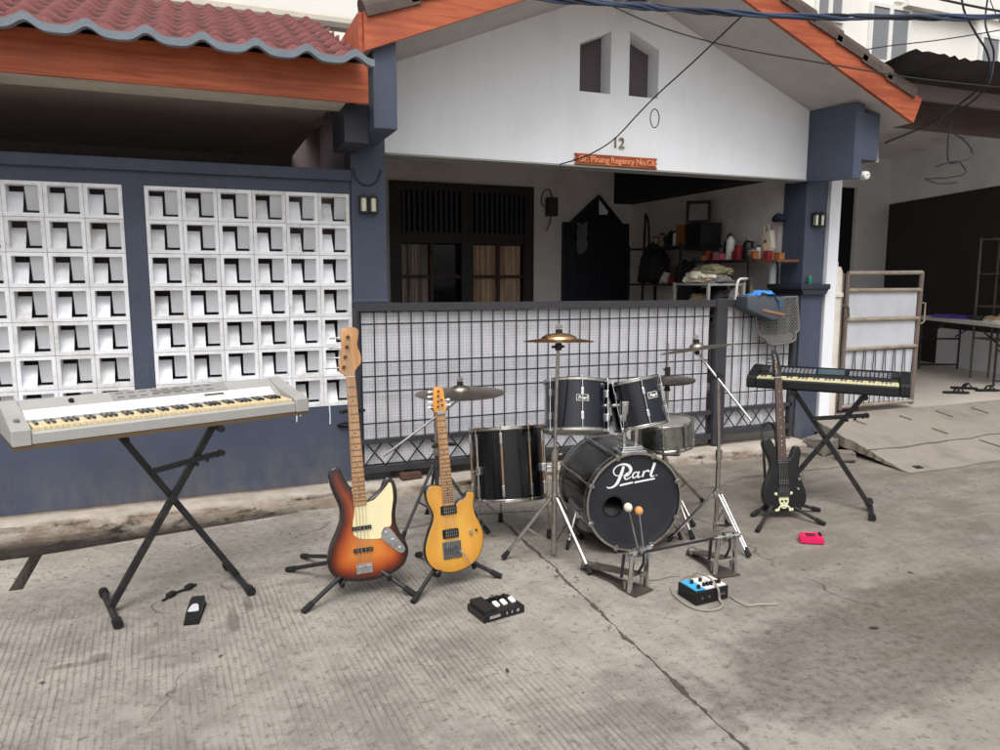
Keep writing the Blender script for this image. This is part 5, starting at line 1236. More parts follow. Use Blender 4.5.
def gstand(name, label, hub, yaw, feet, rear, zhub, neck_pt, body_w, cradle_z, arms_y=-.02, loop=False):
    t = thing(name, label, 'guitar stand', (hub[0], hub[1], 0), yaw)
    Rm = Matrix.Rotation(-yaw, 3, 'Z'); loc = lambda p_: Rm @ (V(p_)-V((hub[0], hub[1], 0)))
    for f in list(feet)+[rear]:
        q = loc((f[0], f[1], .012)); b = MB(); top = V((q.x*.06, q.y*.06, zhub)); b.cyl(top, q, .011, seg=10); o = b.build('leg', m_blackmetal, t, smooth=True)
        b = MB(); dv = (q-top).normalized(); b.cyl(q-dv*.05, q+dv*.008, .0145, seg=10); b.build('rubber_foot', m_rubber, o)
    nk = loc(neck_pt)
    if loop:
        b = MB(); w = .045; z1 = neck_pt[2]
        b.tube(catmull([(-w, nk.y*.3, zhub-.02), (-w, nk.y*.8, z1*.75), (-w, nk.y, z1-.04), (-w*.6, nk.y+.0, z1), (0, nk.y, z1+.012), (w*.6, nk.y, z1), (w, nk.y, z1-.04), (w, nk.y*.8, z1*.75), (w, nk.y*.3, zhub-.02)], 5, False), .009, 8); b.build('back_loop', m_blackmetal, t, smooth=True)
    else:
        b = MB(); b.cyl((0, 0, zhub-.03), nk, .012, .010, seg=10); b.build('upright', m_blackmetal, t, smooth=True)
        b = MB(); b.tube(catmull([nk+V((-.055, -.07, .01)), nk+V((-.045, -.02, 0)), nk, nk+V((.045, -.02, 0)), nk+V((.055, -.07, .01))], 4, False), .009, 8); b.build('neck_yoke', m_rubber, t, smooth=True)
    b = MB(); b.cyl((0, 0, zhub-.05), (0, 0, zhub+.03), .02, seg=12); b.build('hub', m_blackmetal, t)
    for s in (-1, 1):
        b = MB(); b.tube(catmull([(0, .0, cradle_z-.012), (s*body_w*.6, -.01, cradle_z-.014), (s*body_w, -.03, cradle_z-.012), (s*body_w, -.09, cradle_z-.012), (s*body_w, -.115, cradle_z+.02)], 4, False), .0095, 8); b.build('cradle_arm', m_rubber, t, smooth=True)
    return t

# --- sunburst bass
bot, top = (.655, 3.345, .072), (.642, 3.575, 1.235)
rot, TL = gframe(bot, top, R(0))
t = thing('bass_guitar', 'sunburst bass guitar with cream pickguard and maple neck on a stand', 'bass guitar', bot, rot=rot)
SB = .00117
tr = lambda pts: trace(pts, (311, 571), SB, R(-5.2))
bo = [(186, 112), (203, 122), (218, 152), (240, 186), (262, 200), (268, 222), (300, 262), (328, 240), (352, 222), (372, 198), (384, 168), (400, 156), (418, 164), (432, 190), (438, 240), (432, 295), (436, 345), (458, 392), (482, 430), (488, 472), (466, 520), (410, 552), (340, 569), (270, 570), (208, 558), (172, 530), (158, 484), (168, 425), (192, 365), (205, 322), (201, 272), (176, 215), (158, 160), (164, 122)]
body_mesh(t, tr(bo), .042, [m_burst])
zf = .0212
pgp = [(250, 200), (262, 208), (270, 258), (330, 250), (350, 236), (372, 214), (392, 190), (404, 176), (414, 190), (420, 240), (414, 300), (412, 352), (385, 360), (372, 385), (375, 402), (300, 402), (262, 385), (256, 340), (262, 290), (258, 250)]
b = MB(); b.prism([(p_.x, p_.y) for p_ in catmull(tr(pgp), 4)], zf, zf+.0025, None); b.build('pickguard', m_pg, t)
cp = [(372, 396), (378, 372), (398, 360), (416, 372), (440, 402), (470, 440), (472, 458), (456, 466), (424, 446), (390, 418)]
b = MB(); b.prism([(p_.x, p_.y) for p_ in catmull(tr(cp), 4)], zf+.0027, zf+.0045, None); b.build('control_plate', m_chrome, t)
for q in ((396, 382), (424, 412), (454, 446)):
    x, y = tr([q])[0]; b = MB(); b.cyl((x, y, zf+.004), (x, y, zf+.020), .0095, .0085, 14); b.build('knob', m_chrome, t, smooth=True)
for q in ((318, 354), (326, 442)):
    x, y = tr([q])[0]; n0 = len(t.children); pickup(t, y, .092, .018, zf+.0026, m_blackplastic, 4)
x, yb = tr([(337, 516)])[0]
b = MB(); b.box((-.038, yb-.024, zf), (.038, yb+.022, zf+.004), .001); 
for i in range(4): b.box((-.034+i*.018, yb-.014, zf+.004), (-.034+i*.018+.014, yb+.012, zf+.012), .001)
b.build('bridge', m_chrome, t)
YN = TL-.215
neck(t, tr([(300, 262)])[0][1], YN, .062, .041, .033, m_maple, m_maple, 20, .862)
hs_ = lambda pts: [(( x-283)*.00082*.996+(-.0), YN+(318-y)*.00082) for x, y in pts]
hd = [(258, 322), (240, 306), (222, 296), (216, 262), (224, 214), (229, 160), (226, 100), (226, 52), (246, 36), (300, 32), (326, 50), (322, 100), (320, 142), (338, 182), (344, 225), (338, 252), (318, 272), (306, 300), (308, 320)]
hdl = trace(hd, (284, 322), .00082, R(-5.2)); hdl = [(a, YN+.004+c) for a, c in hdl]
b = MB(); b.prism([(p_.x, p_.y) for p_ in catmull(hdl, 4)], .010, .025, None, .002); b.build('headstock', m_maple, t, smooth=True)
po = [(a, YN+.004+c) for a, c in trace([(244, 270), (251, 210), (260, 150), (264, 92)], (284, 322), .00082, R(-5.2))]
for px_, py_ in po:
    b = MB(); b.cyl((px_, py_, .024), (px_, py_, .036), .009, .008, 12); pst = b.build('string_post', mat('brown_post', srgb(70, 48, 36), .5, metal=.3), t, smooth=True)
    b = MB(); b.cyl((px_-.01, py_, .004), (px_-.055, py_, .004), .004, seg=8); b.obox((px_-.07, py_, .004), (.024, .006, .026), None, .002); b.cyl((px_, py_, .000), (px_, py_, .009), .012, seg=12); b.build('tuner', m_dullchrome, t)
strings(t, 4, yb+.0, YN, .054, .03, zf+.016, .0365, po, .034, .0013)
gstand('guitar_stand', 'black tripod stand holding the sunburst bass', (.655, 3.40), R(0), [(.36, 3.25), (.865, 3.245), (.44, 3.93)], (.345, 3.77), .16, (.642, 3.545, .86), .11, .085)

# --- amber guitar
bot, top = (1.072, 3.275, .075), (1.06, 3.465, .965)
rot, TL = gframe(bot, top, R(2))
t = thing('electric_guitar', 'amber yellow electric guitar with two black humbuckers on a stand', 'guitar', bot, rot=rot)
SY = .00118
tr = lambda pts: trace(pts, (690, 537), SY, R(-6))
bo = [(575, 186), (600, 177), (636, 184), (652, 204), (662, 222), (690, 258), (712, 240), (732, 232), (740, 214), (752, 205), (772, 206), (779, 224), (775, 262), (786, 305), (808, 345), (822, 388), (816, 442), (792, 490), (745, 522), (684, 537), (626, 528), (588, 504), (568, 468), (564, 428), (578, 372), (595, 322), (592, 288), (572, 252), (563, 212)]
body_mesh(t, tr(bo), .045, [m_yel])
zf = .0227
for q in ((686, 278), (697, 374)):
    y = tr([q])[0][1]; b = MB(); b.prism([(p_.x, p_.y) for p_ in catmull([(-.041, y-.014), (-.034, y-.022), (.034, y-.022), (.041, y-.014), (.041, y+.014), (.034, y+.022), (-.034, y+.022), (-.041, y+.014)], 2)], zf, zf+.003, None); b.build('pickup_ring', m_blackplastic, t); pickup(t, y, .068, .034, zf+.003, m_blackplastic, 6)
y = tr([(706, 432)])[0][1]
b = MB(); b.box((-.047, y-.05, zf), (.047, y+.032, zf+.006), .002)
for i in range(6): b.box((-.033+i*.0112, y-.03, zf+.006), (-.033+i*.0112+.009, y+.008, zf+.015), .001)
b.build('tremolo', mat('dark_chrome', (.25, .25, .26), .25, metal=1., var=.3, scale=60), t)
b = MB(); b.tube(catmull([(.036, y-.02, zf+.008), (.05, y-.03, zf+.02), (.075, y-.08, zf+.028), (.085, y-.13, zf+.026)], 5, False), .003, 6); b.build('tremolo_arm', m_chrome, t)
for q, m_ in (((760, 372), m_chrome), ((786, 366), m_blackplastic)):
    x, y_ = tr([q])[0]; b = MB(); b.cyl((x, y_, zf), (x, y_, zf+.016), .010 if m_ is m_chrome else .006, .009 if m_ is m_chrome else .003, 14); b.build('knob', m_, t, smooth=True)
YN = TL-.135
neck(t, tr([(690, 258)])[0][1], YN, .056, .043, .034, m_maple, m_maple, 22, .60)
hd = [(-.021, YN+.004), (-.032, YN+.03), (-.028, YN+.08), (-.024, YN+.12), (-.012, YN+.133), (.012, YN+.132), (.024, YN+.122), (.027, YN+.07), (.031, YN+.03), (.021, YN+.004)]
b = MB(); b.prism([(p_.x, p_.y) for p_ in catmull(hd, 4)], .012, .026, None, .002); b.build('headstock', wood_mat('honey_headstock', srgb(206, 136, 48), srgb(226, 160, 70), (40, 5, 40), .3, .3), t, smooth=True)
po = [(-.012, YN+.035), (-.008, YN+.062), (-.006, YN+.088), (-.003, YN+.112), (.010, YN+.068), (.012, YN+.042)]
for i, (px_, py_) in enumerate(po):
    b = MB(); b.cyl((px_, py_, .025), (px_, py_, .036), .0045, seg=10); b.build('string_post', m_blackplastic, t)
    s = -1 if i < 4 else 1; b = MB(); b.cyl((px_+s*.005, py_, .010), (px_+s*.034, py_, .010), .003, seg=6); b.obox((px_+s*.041, py_, .010), (.014, .010, .016), None, .002); b.build('tuner', m_white2, t)
b = MB(); b.box((-.022, YN-.004, .030), (.022, YN+.012, .043), .002); b.build('locking_nut', m_dullchrome, t)
strings(t, 6, y+.005, YN, .052, .036, zf+.017, .037, po, .034, .0007)
gstand('guitar_stand', 'black tripod stand holding the amber yellow guitar', (1.075, 3.36), R(10), [(.845, 3.165), (1.325, 3.285)], (1.02, 3.72), .15, (1.062, 3.43, .68), .10, .088)

# --- black guitar
bot, top = (3.335, 3.49, .045), (3.368, 3.665, 1.045)
rot, TL = gframe(bot, top, R(-20))
t = thing('electric_guitar', 'glossy black electric guitar with a skull emblem on a stand', 'guitar', bot, rot=rot)
SK = .00164
tr = lambda pts: trace(pts, (160, 656), SK, R(-4))
bo = [(78, 382), (96, 378), (112, 396), (124, 418), (140, 425), (150, 452), (164, 462), (180, 450), (190, 420), (198, 406), (214, 408), (221, 428), (216, 466), (214, 500), (228, 540), (244, 585), (240, 625), (218, 648), (170, 657), (128, 656), (92, 640), (76, 604), (80, 560), (96, 522), (104, 490), (98, 462), (82, 434), (72, 404)]
body_mesh(t, tr(bo), .045, [m_blk])
zf = .0227
for yy in (.315, .185):
    b = MB(); b.box((-.043, yy-.021, zf), (.043, yy+.021, zf+.003), .001); b.build('pickup_ring', m_blackplastic, t); pickup(t, yy, .068, .034, zf+.003, m_rubber, 6)
b = MB(); b.box((-.04, .09, zf), (.04, .15, zf+.008), .002); b.build('tremolo', m_blackmetal, t)
for x, y_ in ((.09, .14), (.10, .20)):
    b = MB(); b.cyl((x, y_, zf), (x, y_, zf+.015), .009, .008, 12); b.build('knob', m_dullchrome, t, smooth=True)
# pale skull and crossbones emblem
em = MB(); m_skull = mat('pale_skull_sticker', srgb(206, 206, 168), .6, var=.08, scale=40)
fn = lambda p_: V((p_.x, p_.y, zf+.0006))
fn2 = lambda p_: V((p_.x, p_.y, zf+.0014))
for s in (-1, 1):
    em.ribbon([(s*-.042, .108), (s*.042, .012)], .010, fn)
    for e_ in ((s*-.044, .112), (s*.044, .010)):
        for q in ((-.006, 0), (.006, .002)): em.prism([(e_[0]+q[0]+.009*math.cos(a), e_[1]+q[1]+.009*math.sin(a)) for a in [k*math.pi/5 for k in range(10)]], zf+.0002, zf+.0011+q[0]*.02, None)
sk = catmull([(-.022, .042), (-.03, .062), (-.028, .088), (0, .104), (.028, .088), (.03, .062), (.022, .042), (.015, .022), (0, .018), (-.015, .022)], 4)
em.prism([(p_.x, p_.y) for p_ in sk], zf+.0003, zf+.0017, None)
sko = em.build('skull_emblem', m_skull, t)
ey = MB()
for q in ((-.012, .064), (.012, .064)): ey.prism([(q[0]+.0085*math.cos(a), q[1]+.0075*math.sin(a)) for a in [k*math.pi/6 for k in range(12)]], zf+.0016, zf+.0021, None)
ey.prism([(-.004, .046), (.004, .046), (0, .054)], zf+.0016, zf+.0021, None); ey.box((-.011, .026, zf+.0016), (.011, .030, zf+.0021)); ey.build('skull_eyes', m_gloss, sko)
YN = TL-.175
neck(t, tr([(164, 462)])[0][1], YN, .056, .043, .034, m_rosewood, m_rosewood, 24, .648, dotm=m_cream)
hd = [(-.021, YN+.004), (-.03, YN+.03), (-.026, YN+.10), (-.03, YN+.165), (-.012, YN+.178), (.008, YN+.15), (.022, YN+.07), (.024, YN+.02), (.021, YN+.004)]
b = MB(); b.prism([(p_.x, p_.y) for p_ in catmull(hd, 4)], .010, .024, None, .002); b.build('headstock', m_blk, t, smooth=True)
b = MB(); b.ribbon([(-.004, YN+.03), (-.012, YN+.07), (-.004, YN+.10), (-.014, YN+.14)], .010, lambda p_: V((p_.x, p_.y, .0246))); b.build('headstock_marking', mat('tan_marking', srgb(150, 104, 62), .5), t)
po = [(-.014-.0006*i, YN+.028+i*.023) for i in range(6)]
for px_, py_ in po:
    b = MB(); b.cyl((px_, py_, .023), (px_, py_, .034), .0045, seg=10); b.build('string_post', m_dullchrome, t)
    b = MB(); b.cyl((px_-.01, py_, .010), (px_-.03, py_, .010), .003, seg=6); b.obox((px_-.036, py_, .010), (.013, .009, .014), None, .002); b.build('tuner', m_blackmetal, t)
strings(t, 6, .12, YN, .052, .036, zf+.017, .037, po, .034, .0006)
gstand('guitar_stand', 'black tripod stand with back loop holding the black guitar', (3.355, 3.57), R(-16), [(2.995, 3.33), (3.46, 3.28), (3.17, 3.575)], (3.64, 3.50), .10, (3.41, 3.72, .55), .10, .058, loop=True)
# ------------------------------------------------------------------ drums
m_shell = mat('dark_drum_wrap', srgb(10, 10, 13), .22, var=.25, scale=5, coat=.1, spec=.4)
m_shellb = mat('navy_drum_wrap', srgb(11, 13, 26), .2, var=.25, scale=5, coat=.3)
m_head = mat('dark_drumhead', srgb(36, 38, 45), .45, var=.12, scale=4, dirt=srgb(56, 54, 56), damt=.5, dscale=5)
m_whead = mat('worn_white_drumhead', srgb(196, 192, 184), .5, var=.08, scale=6)
m_snare = mat('tarnished_steel_shell', (.42, .44, .40), .3, metal=1., var=.35, scale=16, dirt=srgb(56, 58, 52), damt=.7, dscale=14)
m_brass = mat('tarnished_tension_rod', (.44, .30, .18), .35, metal=1., var=.3, scale=20)
m_bronze = mat('bright_bronze', (.74, .47, .24), .28, metal=1., var=.15, scale=9, dirt=srgb(150, 96, 52), damt=.4)
m_bronzed = mat('dull_grey_bronze', (.40, .36, .31), .38, metal=1., var=.2, scale=9, dirt=srgb(96, 86, 74), damt=.5)
m_hoop = mat('steel_hoop', (.58, .57, .54), .24, metal=1., var=.15, scale=14, dirt=srgb(112, 100, 84), damt=.4, dscale=16)
def hoop(t, r, z, w, name='hoop', m=m_hoop, seg=56):
    b = MB(); b.lathe([(r-.004, z-w/2), (r+.004, z-w/2), (r+.007, z-w/2+.004), (r+.004, z-w/2+.006), (r+.004, z+w/2-.006), (r+.007, z+w/2-.004), (r+.004, z+w/2), (r-.004, z+w/2)], None, seg, True); return b.build(name, m, t, smooth=True)
def drum(name, label, cat, loc, rot, r, h, nl, m_s, head_m, lug_m, rod_m, rods_full=False, phase=0., hz=.02, badge=None):
    # local z runs up the shell; origin at the shell centre bottom
    t = thing(name, label, cat, loc, rot=rot)
    b = MB(); b.lathe([(r, .006), (r, h-.006), (r-.007, h-.006), (r-.007, .006)], None, 64, True); b.build('shell', m_s, t, smooth=True)
    for z, nm in ((h, 'batter_head'), (0, 'resonant_head')):
        s = 1 if z else -1; b = MB(); b.lathe([(0, z+s*.002), (r-.004, z+s*.002), (r+.002, z-s*.006), (r+.002, z-s*.008), (0, z-s*.0075)], None, 64); b.build(nm, head_m, t, smooth=True)
        hoop(t, r+.006, z+s*.000, hz)
    for k in range(nl):
        a = phase+2*math.pi*k/nl; ca, sa = math.cos(a), math.sin(a); Rz = Matrix.Rotation(a, 3, 'Z')
        for z0 in ((h*.26, h*.74) if not rods_full else (h*.14, h*.86)):
            b = MB(); b.obox((ca*(r+.008), sa*(r+.008), z0), (.018, .016, h*.16 if not rods_full else h*.16), Rz, .004); lg = b.build('lug', lug_m, t)
        b = MB(); b.cyl((ca*(r+.012), sa*(r+.012), -.008), (ca*(r+.012), sa*(r+.012), h+.010), .0032, seg=8); b.cyl((ca*(r+.012), sa*(r+.012), h+.004), (ca*(r+.012), sa*(r+.012), h+.016), .0048, seg=6); b.build('tension_rod', rod_m, t)
        if rods_full:
            b = MB(); b.obox((ca*(r+.006), sa*(r+.006), h*.5), (.010, .012, h*.56), Rz, .003); b.build('lug_tube', rod_m, t)
    if badge is not None:
        a = badge; Rz = Matrix.Rotation(a+math.pi/2, 3, 'Z'); rr = r+.0015
        b = MB(); n_ = 6
        M4 = Rz.to_4x4(); 
        for i in range(n_):
            for (z0, z1, w0, w1) in ((-.017, -.0145, -.034, .034), (.0145, .017, -.034, .034)):
                x0, x1 = w0+(w1-w0)*i/n_, w0+(w1-w0)*(i+1)/n_
                f = lambda x: -math.sqrt(max(0, rr*rr-x*x))
                b.poly([M4 @ V((x0, f(x0)-.001, h*.62+z0)), M4 @ V((x1, f(x1)-.001, h*.62+z0)), M4 @ V((x1, f(x1)-.001, h*.62+z1)), M4 @ V((x0, f(x0)-.001, h*.62+z1))])
        for x in (-.034, .0315):
            f = lambda q: -math.sqrt(rr*rr-q*q)-.001
            b.poly([M4 @ V((x, f(x), h*.62-.017)), M4 @ V((x+.0025, f(x+.0025), h*.62-.017)), M4 @ V((x+.0025, f(x+.0025), h*.62+.017)), M4 @ V((x, f(x), h*.62+.017))])
        bo_ = b.build('badge', m_white2, t)
        text_mesh('badge_lettering', 'Pearl', .026, .0004, m_white2, bo_, M4 @ frame((1, 0, 0), (0, 0, 1), (0, -1, 0), (0, -rr-.0008, h*.62-.008)), shear=.3, bold=.0008)
    return t
# bass drum: local y runs from the front head (street side) to the rear
AZ_ = R(-9); L = .50; r = .268
ctr = V((2.142, 3.335, 0))+V((math.sin(-AZ_), math.cos(-AZ_), 0))*(L/2)
t = thing('bass_drum', 'large black bass drum with white script on its dark front head', 'drum', (ctr.x, ctr.y, 0), AZ_)
ZC = .286; AXF = frame((1, 0, 0), (0, 0, 1), (0, -1, 0), (0, 0, ZC))      # local z -> toward the street
b = MB(); b.lathe([(r-.008, -L/2+.02), (r-.002, -L/2+.02), (r-.002, L/2-.02), (r-.008, L/2-.02)], AXF, 72, True); b.build('shell', m_shell, t, smooth=True)
m_hoopb = mat('dark_wood_hoop', srgb(34, 33, 36), .25, var=.2, scale=8, coat=.4)
for s, nm in ((1, 'front'), (-1, 'rear')):
    z = s*(L/2-.022)
    b = MB(); b.lathe([(r-.003, z-.02), (r+.009, z-.02), (r+.009, z+.02), (r-.003, z+.02)], AXF, 72, True); o = b.build('hoop', m_hoopb, t, smooth=True)
    for zz in (-.021, .021):
        b = MB(); b.lathe([(r-.002, z+zz-.003), (r+.0105, z+zz-.003), (r+.0105, z+zz+.003), (r-.002, z+zz+.003)], AXF, 72, True); b.build('hoop_edge', m_hoop, o, smooth=True)
    b = MB(); b.lathe([(r-.024, z+s*.004), (r-.003, z+s*.008), (r-.003, z+s*.002)], AXF, 72); b.build('head_collar', m_head, t, smooth=True)
# front head with its off-centre port
hx, hz_, hr = -.118, -.020, .056
bm_ = bmesh.new(); zf = L/2-.018
loops = []
for cx, cz, rr, n in ((0, 0, r-.024, 72), (hx, hz_, hr, 32)):
    vs = [bm_.verts.new(AXF @ V((cx+rr*math.cos(2*math.pi*k/n), cz+rr*math.sin(2*math.pi*k/n), zf))) for k in range(n)]; loops += [bm_.edges.new((vs[k], vs[(k+1) % n])) for k in range(n)]
bmesh.ops.triangle_fill(bm_, edges=loops, use_beauty=True, use_dissolve=False, normal=(0, -1, 0))
mb = MB(); mb.bm.free(); mb.bm = bm_; hd_ = mb.build('front_head', m_head, t)
b = MB(); b.lathe([(hr-.002, zf-.002), (hr+.008, zf-.001), (hr+.008, zf+.002), (hr-.002, zf+.003)], AXF @ Matrix.Translation((hx, hz_, 0)), 40, True); b.build('port_ring', m_blackplastic, t, smooth=True)
b = MB(); b.lathe([(0, -L/2+.03), (r-.012, -L/2+.03)], AXF, 64); b.build('rear_head', m_head, t)
b = MB(); b.obox((hx+.0, -.02, ZC-.13), (.30, .28, .16), Euler((0, .15, .1)).to_matrix(), .04); b.build('damping_pillow', mat('grey_pillow', srgb(96, 94, 96), .9), t, smooth=True)
# brush script on the head
S_ = .00062; LG = lambda p_: V((((p_.x-500)*S_*1.18), -zf-.0012, ZC+(573-p_.y)*S_*1.02-.006))
lg = MB()
def stroke(pts, ws, k=6):
    c = catmull([V((a, e)) for a, e in pts], k, False); n = len(c); wl_ = []
    for i in range(n):
        f = i/(n-1)*(len(ws)-1); j = min(int(f), len(ws)-2); wl_.append(ws[j]+(ws[j+1]-ws[j])*(f-j))
    lg.ribbon(c, wl_, LG)
stroke([(414, 246), (404, 290), (386, 345), (366, 392), (336, 422), (300, 430), (284, 418)], [20, 24, 26, 24, 18, 12, 5])
stroke([(388, 322), (362, 326), (340, 306), (338, 272), (366, 240), (412, 228), (452, 242), (472, 276), (462, 312), (432, 330), (412, 326)], [6, 9, 10, 10, 12, 18, 24, 26, 20, 12, 6])
stroke([(428, 338), (452, 332), (462, 316), (452, 306), (434, 318), (424, 344), (434, 362), (456, 358), (476, 342)], [8, 9, 9, 10, 12, 14, 12, 9, 7])
stroke([(532, 312), (508, 306), (490, 328), (492, 352), (510, 352), (528, 330)], [10, 12, 14, 13, 10, 7])
stroke([(540, 300), (531, 332), (533, 352), (554, 346)], [12, 15, 14, 7])
stroke([(580, 298), (574, 326), (566, 352)], [15, 16, 14]); stroke([(574, 324), (592, 303), (612, 298), (620, 312)], [8, 11, 15, 14])
stroke([(664, 232), (652, 276), (636, 330), (642, 352), (664, 346)], [22, 22, 20, 15, 7])
stroke([(388, 414), (440, 404), (492, 395)], [17, 17, 15]); stroke([(504, 397), (580, 385), (668, 373)], [15, 16, 14])
stroke([(676, 344), (686, 344)], [9, 9])
lg.build('script_lettering', mat('white_print', srgb(232, 234, 236), .5, var=.05), hd_, recalc=False)
# claws, tension rods, lugs, spurs
for k in range(8):
    a = math.pi/8+k*math.pi/4; ca, sa = math.cos(a), math.sin(a); rr = r+.018
    Py = lambda y, q=rr: V((ca*q, y, ZC+sa*q))
    b = MB(); b.cyl(Py(-L/2-.004), Py(-.03), .0052, seg=8); b.cyl(Py(.03), Py(L/2+.004), .0052, seg=8); b.build('tension_rod', m_dullchrome, t)
    rot_ = Matrix.Rotation(-a, 3, 'Y')
    b = MB(); b.obox(Py(0, r+.008), (.022, .16, .020), rot_, .005); b.build('lug', m_dullchrome, t)
    for s in (-1, 1):
        b = MB(); b.obox(Py(s*(L/2-.014), r+.013), (.016, .050, .022), rot_, .004); b.obox(Py(s*(L/2+.001), r+.002), (.030, .006, .018), rot_, .002); b.build('claw', m_dullchrome, t)
for s in (-1, 1):
    b = MB(); b.obox((s*(r+.0), -.08, ZC-.10), (.03, .05, .04), None, .006); b.tube([(s*(r+.01), -.08, ZC-.09), (s*(r+.075), -.13, .012)], .0075, 8); b.build('spur', m_chrome, t, smooth=True)
    b = MB(); b.cyl((s*(r+.062), -.12, .05), (s*(r+.078), -.132, .004), .011, seg=10); b.build('spur_tip', m_rubber, t)
# tom mount
b = MB(); b.box((-.075, -.225, ZC+r-.012), (.075, -.105, ZC+r+.012), .006); b.box((-.06, -.21, ZC+r+.012), (.06, -.12, ZC+r+.035), .008); b.build('mount_plate', m_chrome, t)
for s in (-1, 1):
    b = MB(); top_ = (s*.052, -.105, .80); b.tube([(s*.034, -.165, ZC+r+.01), (s*.036, -.168, .70), (s*.04, -.170, .80)], .0125, 12); b.build('mount_post', m_chrome, t, smooth=True)
    b = MB(); b.obox((s*.042, -.17, .80), (.042, .05, .075), None, .008); b.obox((s*.040, -.17, .75), (.034, .04, .05), None, .006); b.cyl((s*.042, -.17, .812), (s*.125, -.105, .80), .011, seg=10); b.cyl((s*.042, -.205, .815), (s*.042, -.17, .815), .007, seg=8); b.build('tom_clamp', m_chrome, t, smooth=True)
rotL = (Matrix.Rotation(R(7), 3, 'Y') @ Matrix.Rotation(R(-15), 3, 'X')); rotR = Matrix.Rotation(R(-7), 3, 'Y') @ Matrix.Rotation(R(-14), 3, 'X')
cL = V((1.90, 3.575, .790)); cR = V((2.236, 3.490, .806))
drum('rack_tom', 'left rack tom, navy black, tilted back above the bass drum', 'drum', cL-rotL @ V((0, 0, .135)), rotL, .172, .27, 6, m_shellb, m_whead, m_chrome, m_chrome, phase=R(12), badge=R(-107))
drum('rack_tom', 'right rack tom, navy black, tilted back above the bass drum', 'drum', cR-rotR @ V((0, 0, .13)), rotR, .147, .255, 6, m_shellb, m_whead, m_chrome, m_chrome, phase=R(18), badge=R(-80))
FT = Matrix.Rotation(R(1.5), 3, 'Y') @ Matrix.Rotation(R(-12), 3, 'X')
t = drum('floor_tom', 'tall black floor tom with coppery rods on thin legs left of the bass drum', 'drum', (1.612, 3.845, .228), FT, .205, .405, 8, m_shell, m_whead, m_dullchrome, m_brass, True, R(15))
for a in (R(200), R(-38), R(80)):
    ca, sa = math.cos(a), math.sin(a); b = MB(); FO = V((1.612, 3.845, .228)); inv = FT.inverted(); wt_ = FT @ V((ca*.226, sa*.226, .36))+FO; wb_ = FT @ V((ca*.226, sa*.226, .02))+FO; fo_ = V((wb_.x+ca*.015, wb_.y+sa*.015, .012)); lc_ = inv @ (fo_-FO); b.tube([(ca*.226, sa*.226, .36), (ca*.226, sa*.226, .02), lc_], .006, 8); o = b.build('leg', m_dullchrome, t)
    b = MB(); b.cyl(inv @ (fo_+V((0, 0, .045))-FO), inv @ (fo_-V((0, 0, .012))-FO), .0125, .015, 10); b.build('rubber_foot', m_rubber, o)
    b = MB(); b.obox((ca*.218, sa*.218, .17), (.03, .03, .05), Matrix.Rotation(a, 3, 'Z'), .006); b.cyl((ca*.24, sa*.24, .17), (ca*.262, sa*.262, .17), .008, seg=8); b.build('leg_bracket', m_chrome, t)
drum('snare_drum', 'shallow tarnished steel snare drum behind the right rack tom', 'drum', (2.612, 3.765, .475), Matrix.Rotation(R(-5), 3, 'Y'), .178, .15, 8, m_snare, m_whead, m_dullchrome, m_dullchrome, True, .2)
def tripod(t, c, feet, zcol, zlow, m, rleg=.0095, double=False, off=(0, 0)):
    for f in feet:
        top = V((0, 0, zcol)); q = V((f[0]-c[0], f[1]-c[1], .016)); dv = (q-top).normalized(); n = dv.cross(V((0, 0, 1))).normalized(); d0 = V((q.x, q.y, 0)).normalized()*.022
        b = MB()
        for s in ((-1, 1) if double else (0,)): b.tube([top+d0+n*s*.010, q-dv*.03+n*s*.008], rleg*(.8 if double else 1), 8)
        o = b.build('leg', m, t, smooth=True)
        b = MB(); b.cyl(q-dv*.045, q+dv*.006, .012, .016, 10); b.build('rubber_foot', m_rubber, o)
        b = MB(); mid = top.lerp(q, .52); b.bar((d0.x*.8, d0.y*.8, zlow+.03), mid, .008, .010); b.build('brace', m, t)
    b = MB(); b.cyl((0, 0, zcol-.02), (0, 0, zcol+.025), .021, seg=14); b.cyl((-.03, 0, zcol+.01), (.03, 0, zcol+.01), .007, seg=8); b.build('collar', m, t); b = MB(); b.cyl((0, 0, zlow), (0, 0, zlow+.05), .017, seg=14); b.build('brace_ring', m, t)
def cymbal(name, label, c, rot, r, m, bell=.2, bellh=.028, bow=.018):
    t = thing(name, label, 'cymbal', c, rot=rot)
    pr = [(.006, bellh+.002)]+[(r*bell*math.sin(k*math.pi/12), bow+bellh*math.cos(k*math.pi/12)*.9) for k in range(1, 7)]+[(r*(bell+(1-bell)*k/8), bow*(1-(k/8)**1.6)) for k in range(1, 9)]
    b = MB(); b.lathe(pr+[(q[0]-.0005, q[1]-.0016) for q in pr[::-1]], None, 72, True); b.build('plate', m, t, smooth=True)
    b = MB(); b.cyl((0, 0, bow+bellh-.004), (0, 0, bow+bellh+.016), .018, seg=14); b.build('felt', m_rubber, t)
    b = MB(); b.cyl((0, 0, bow+bellh+.016), (0, 0, bow+bellh+.05), .005, seg=8); b.obox((0, 0, bow+bellh+.03), (.036, .008, .016), None, .003); b.build('wing_nut', m_dullchrome, t)
    return t
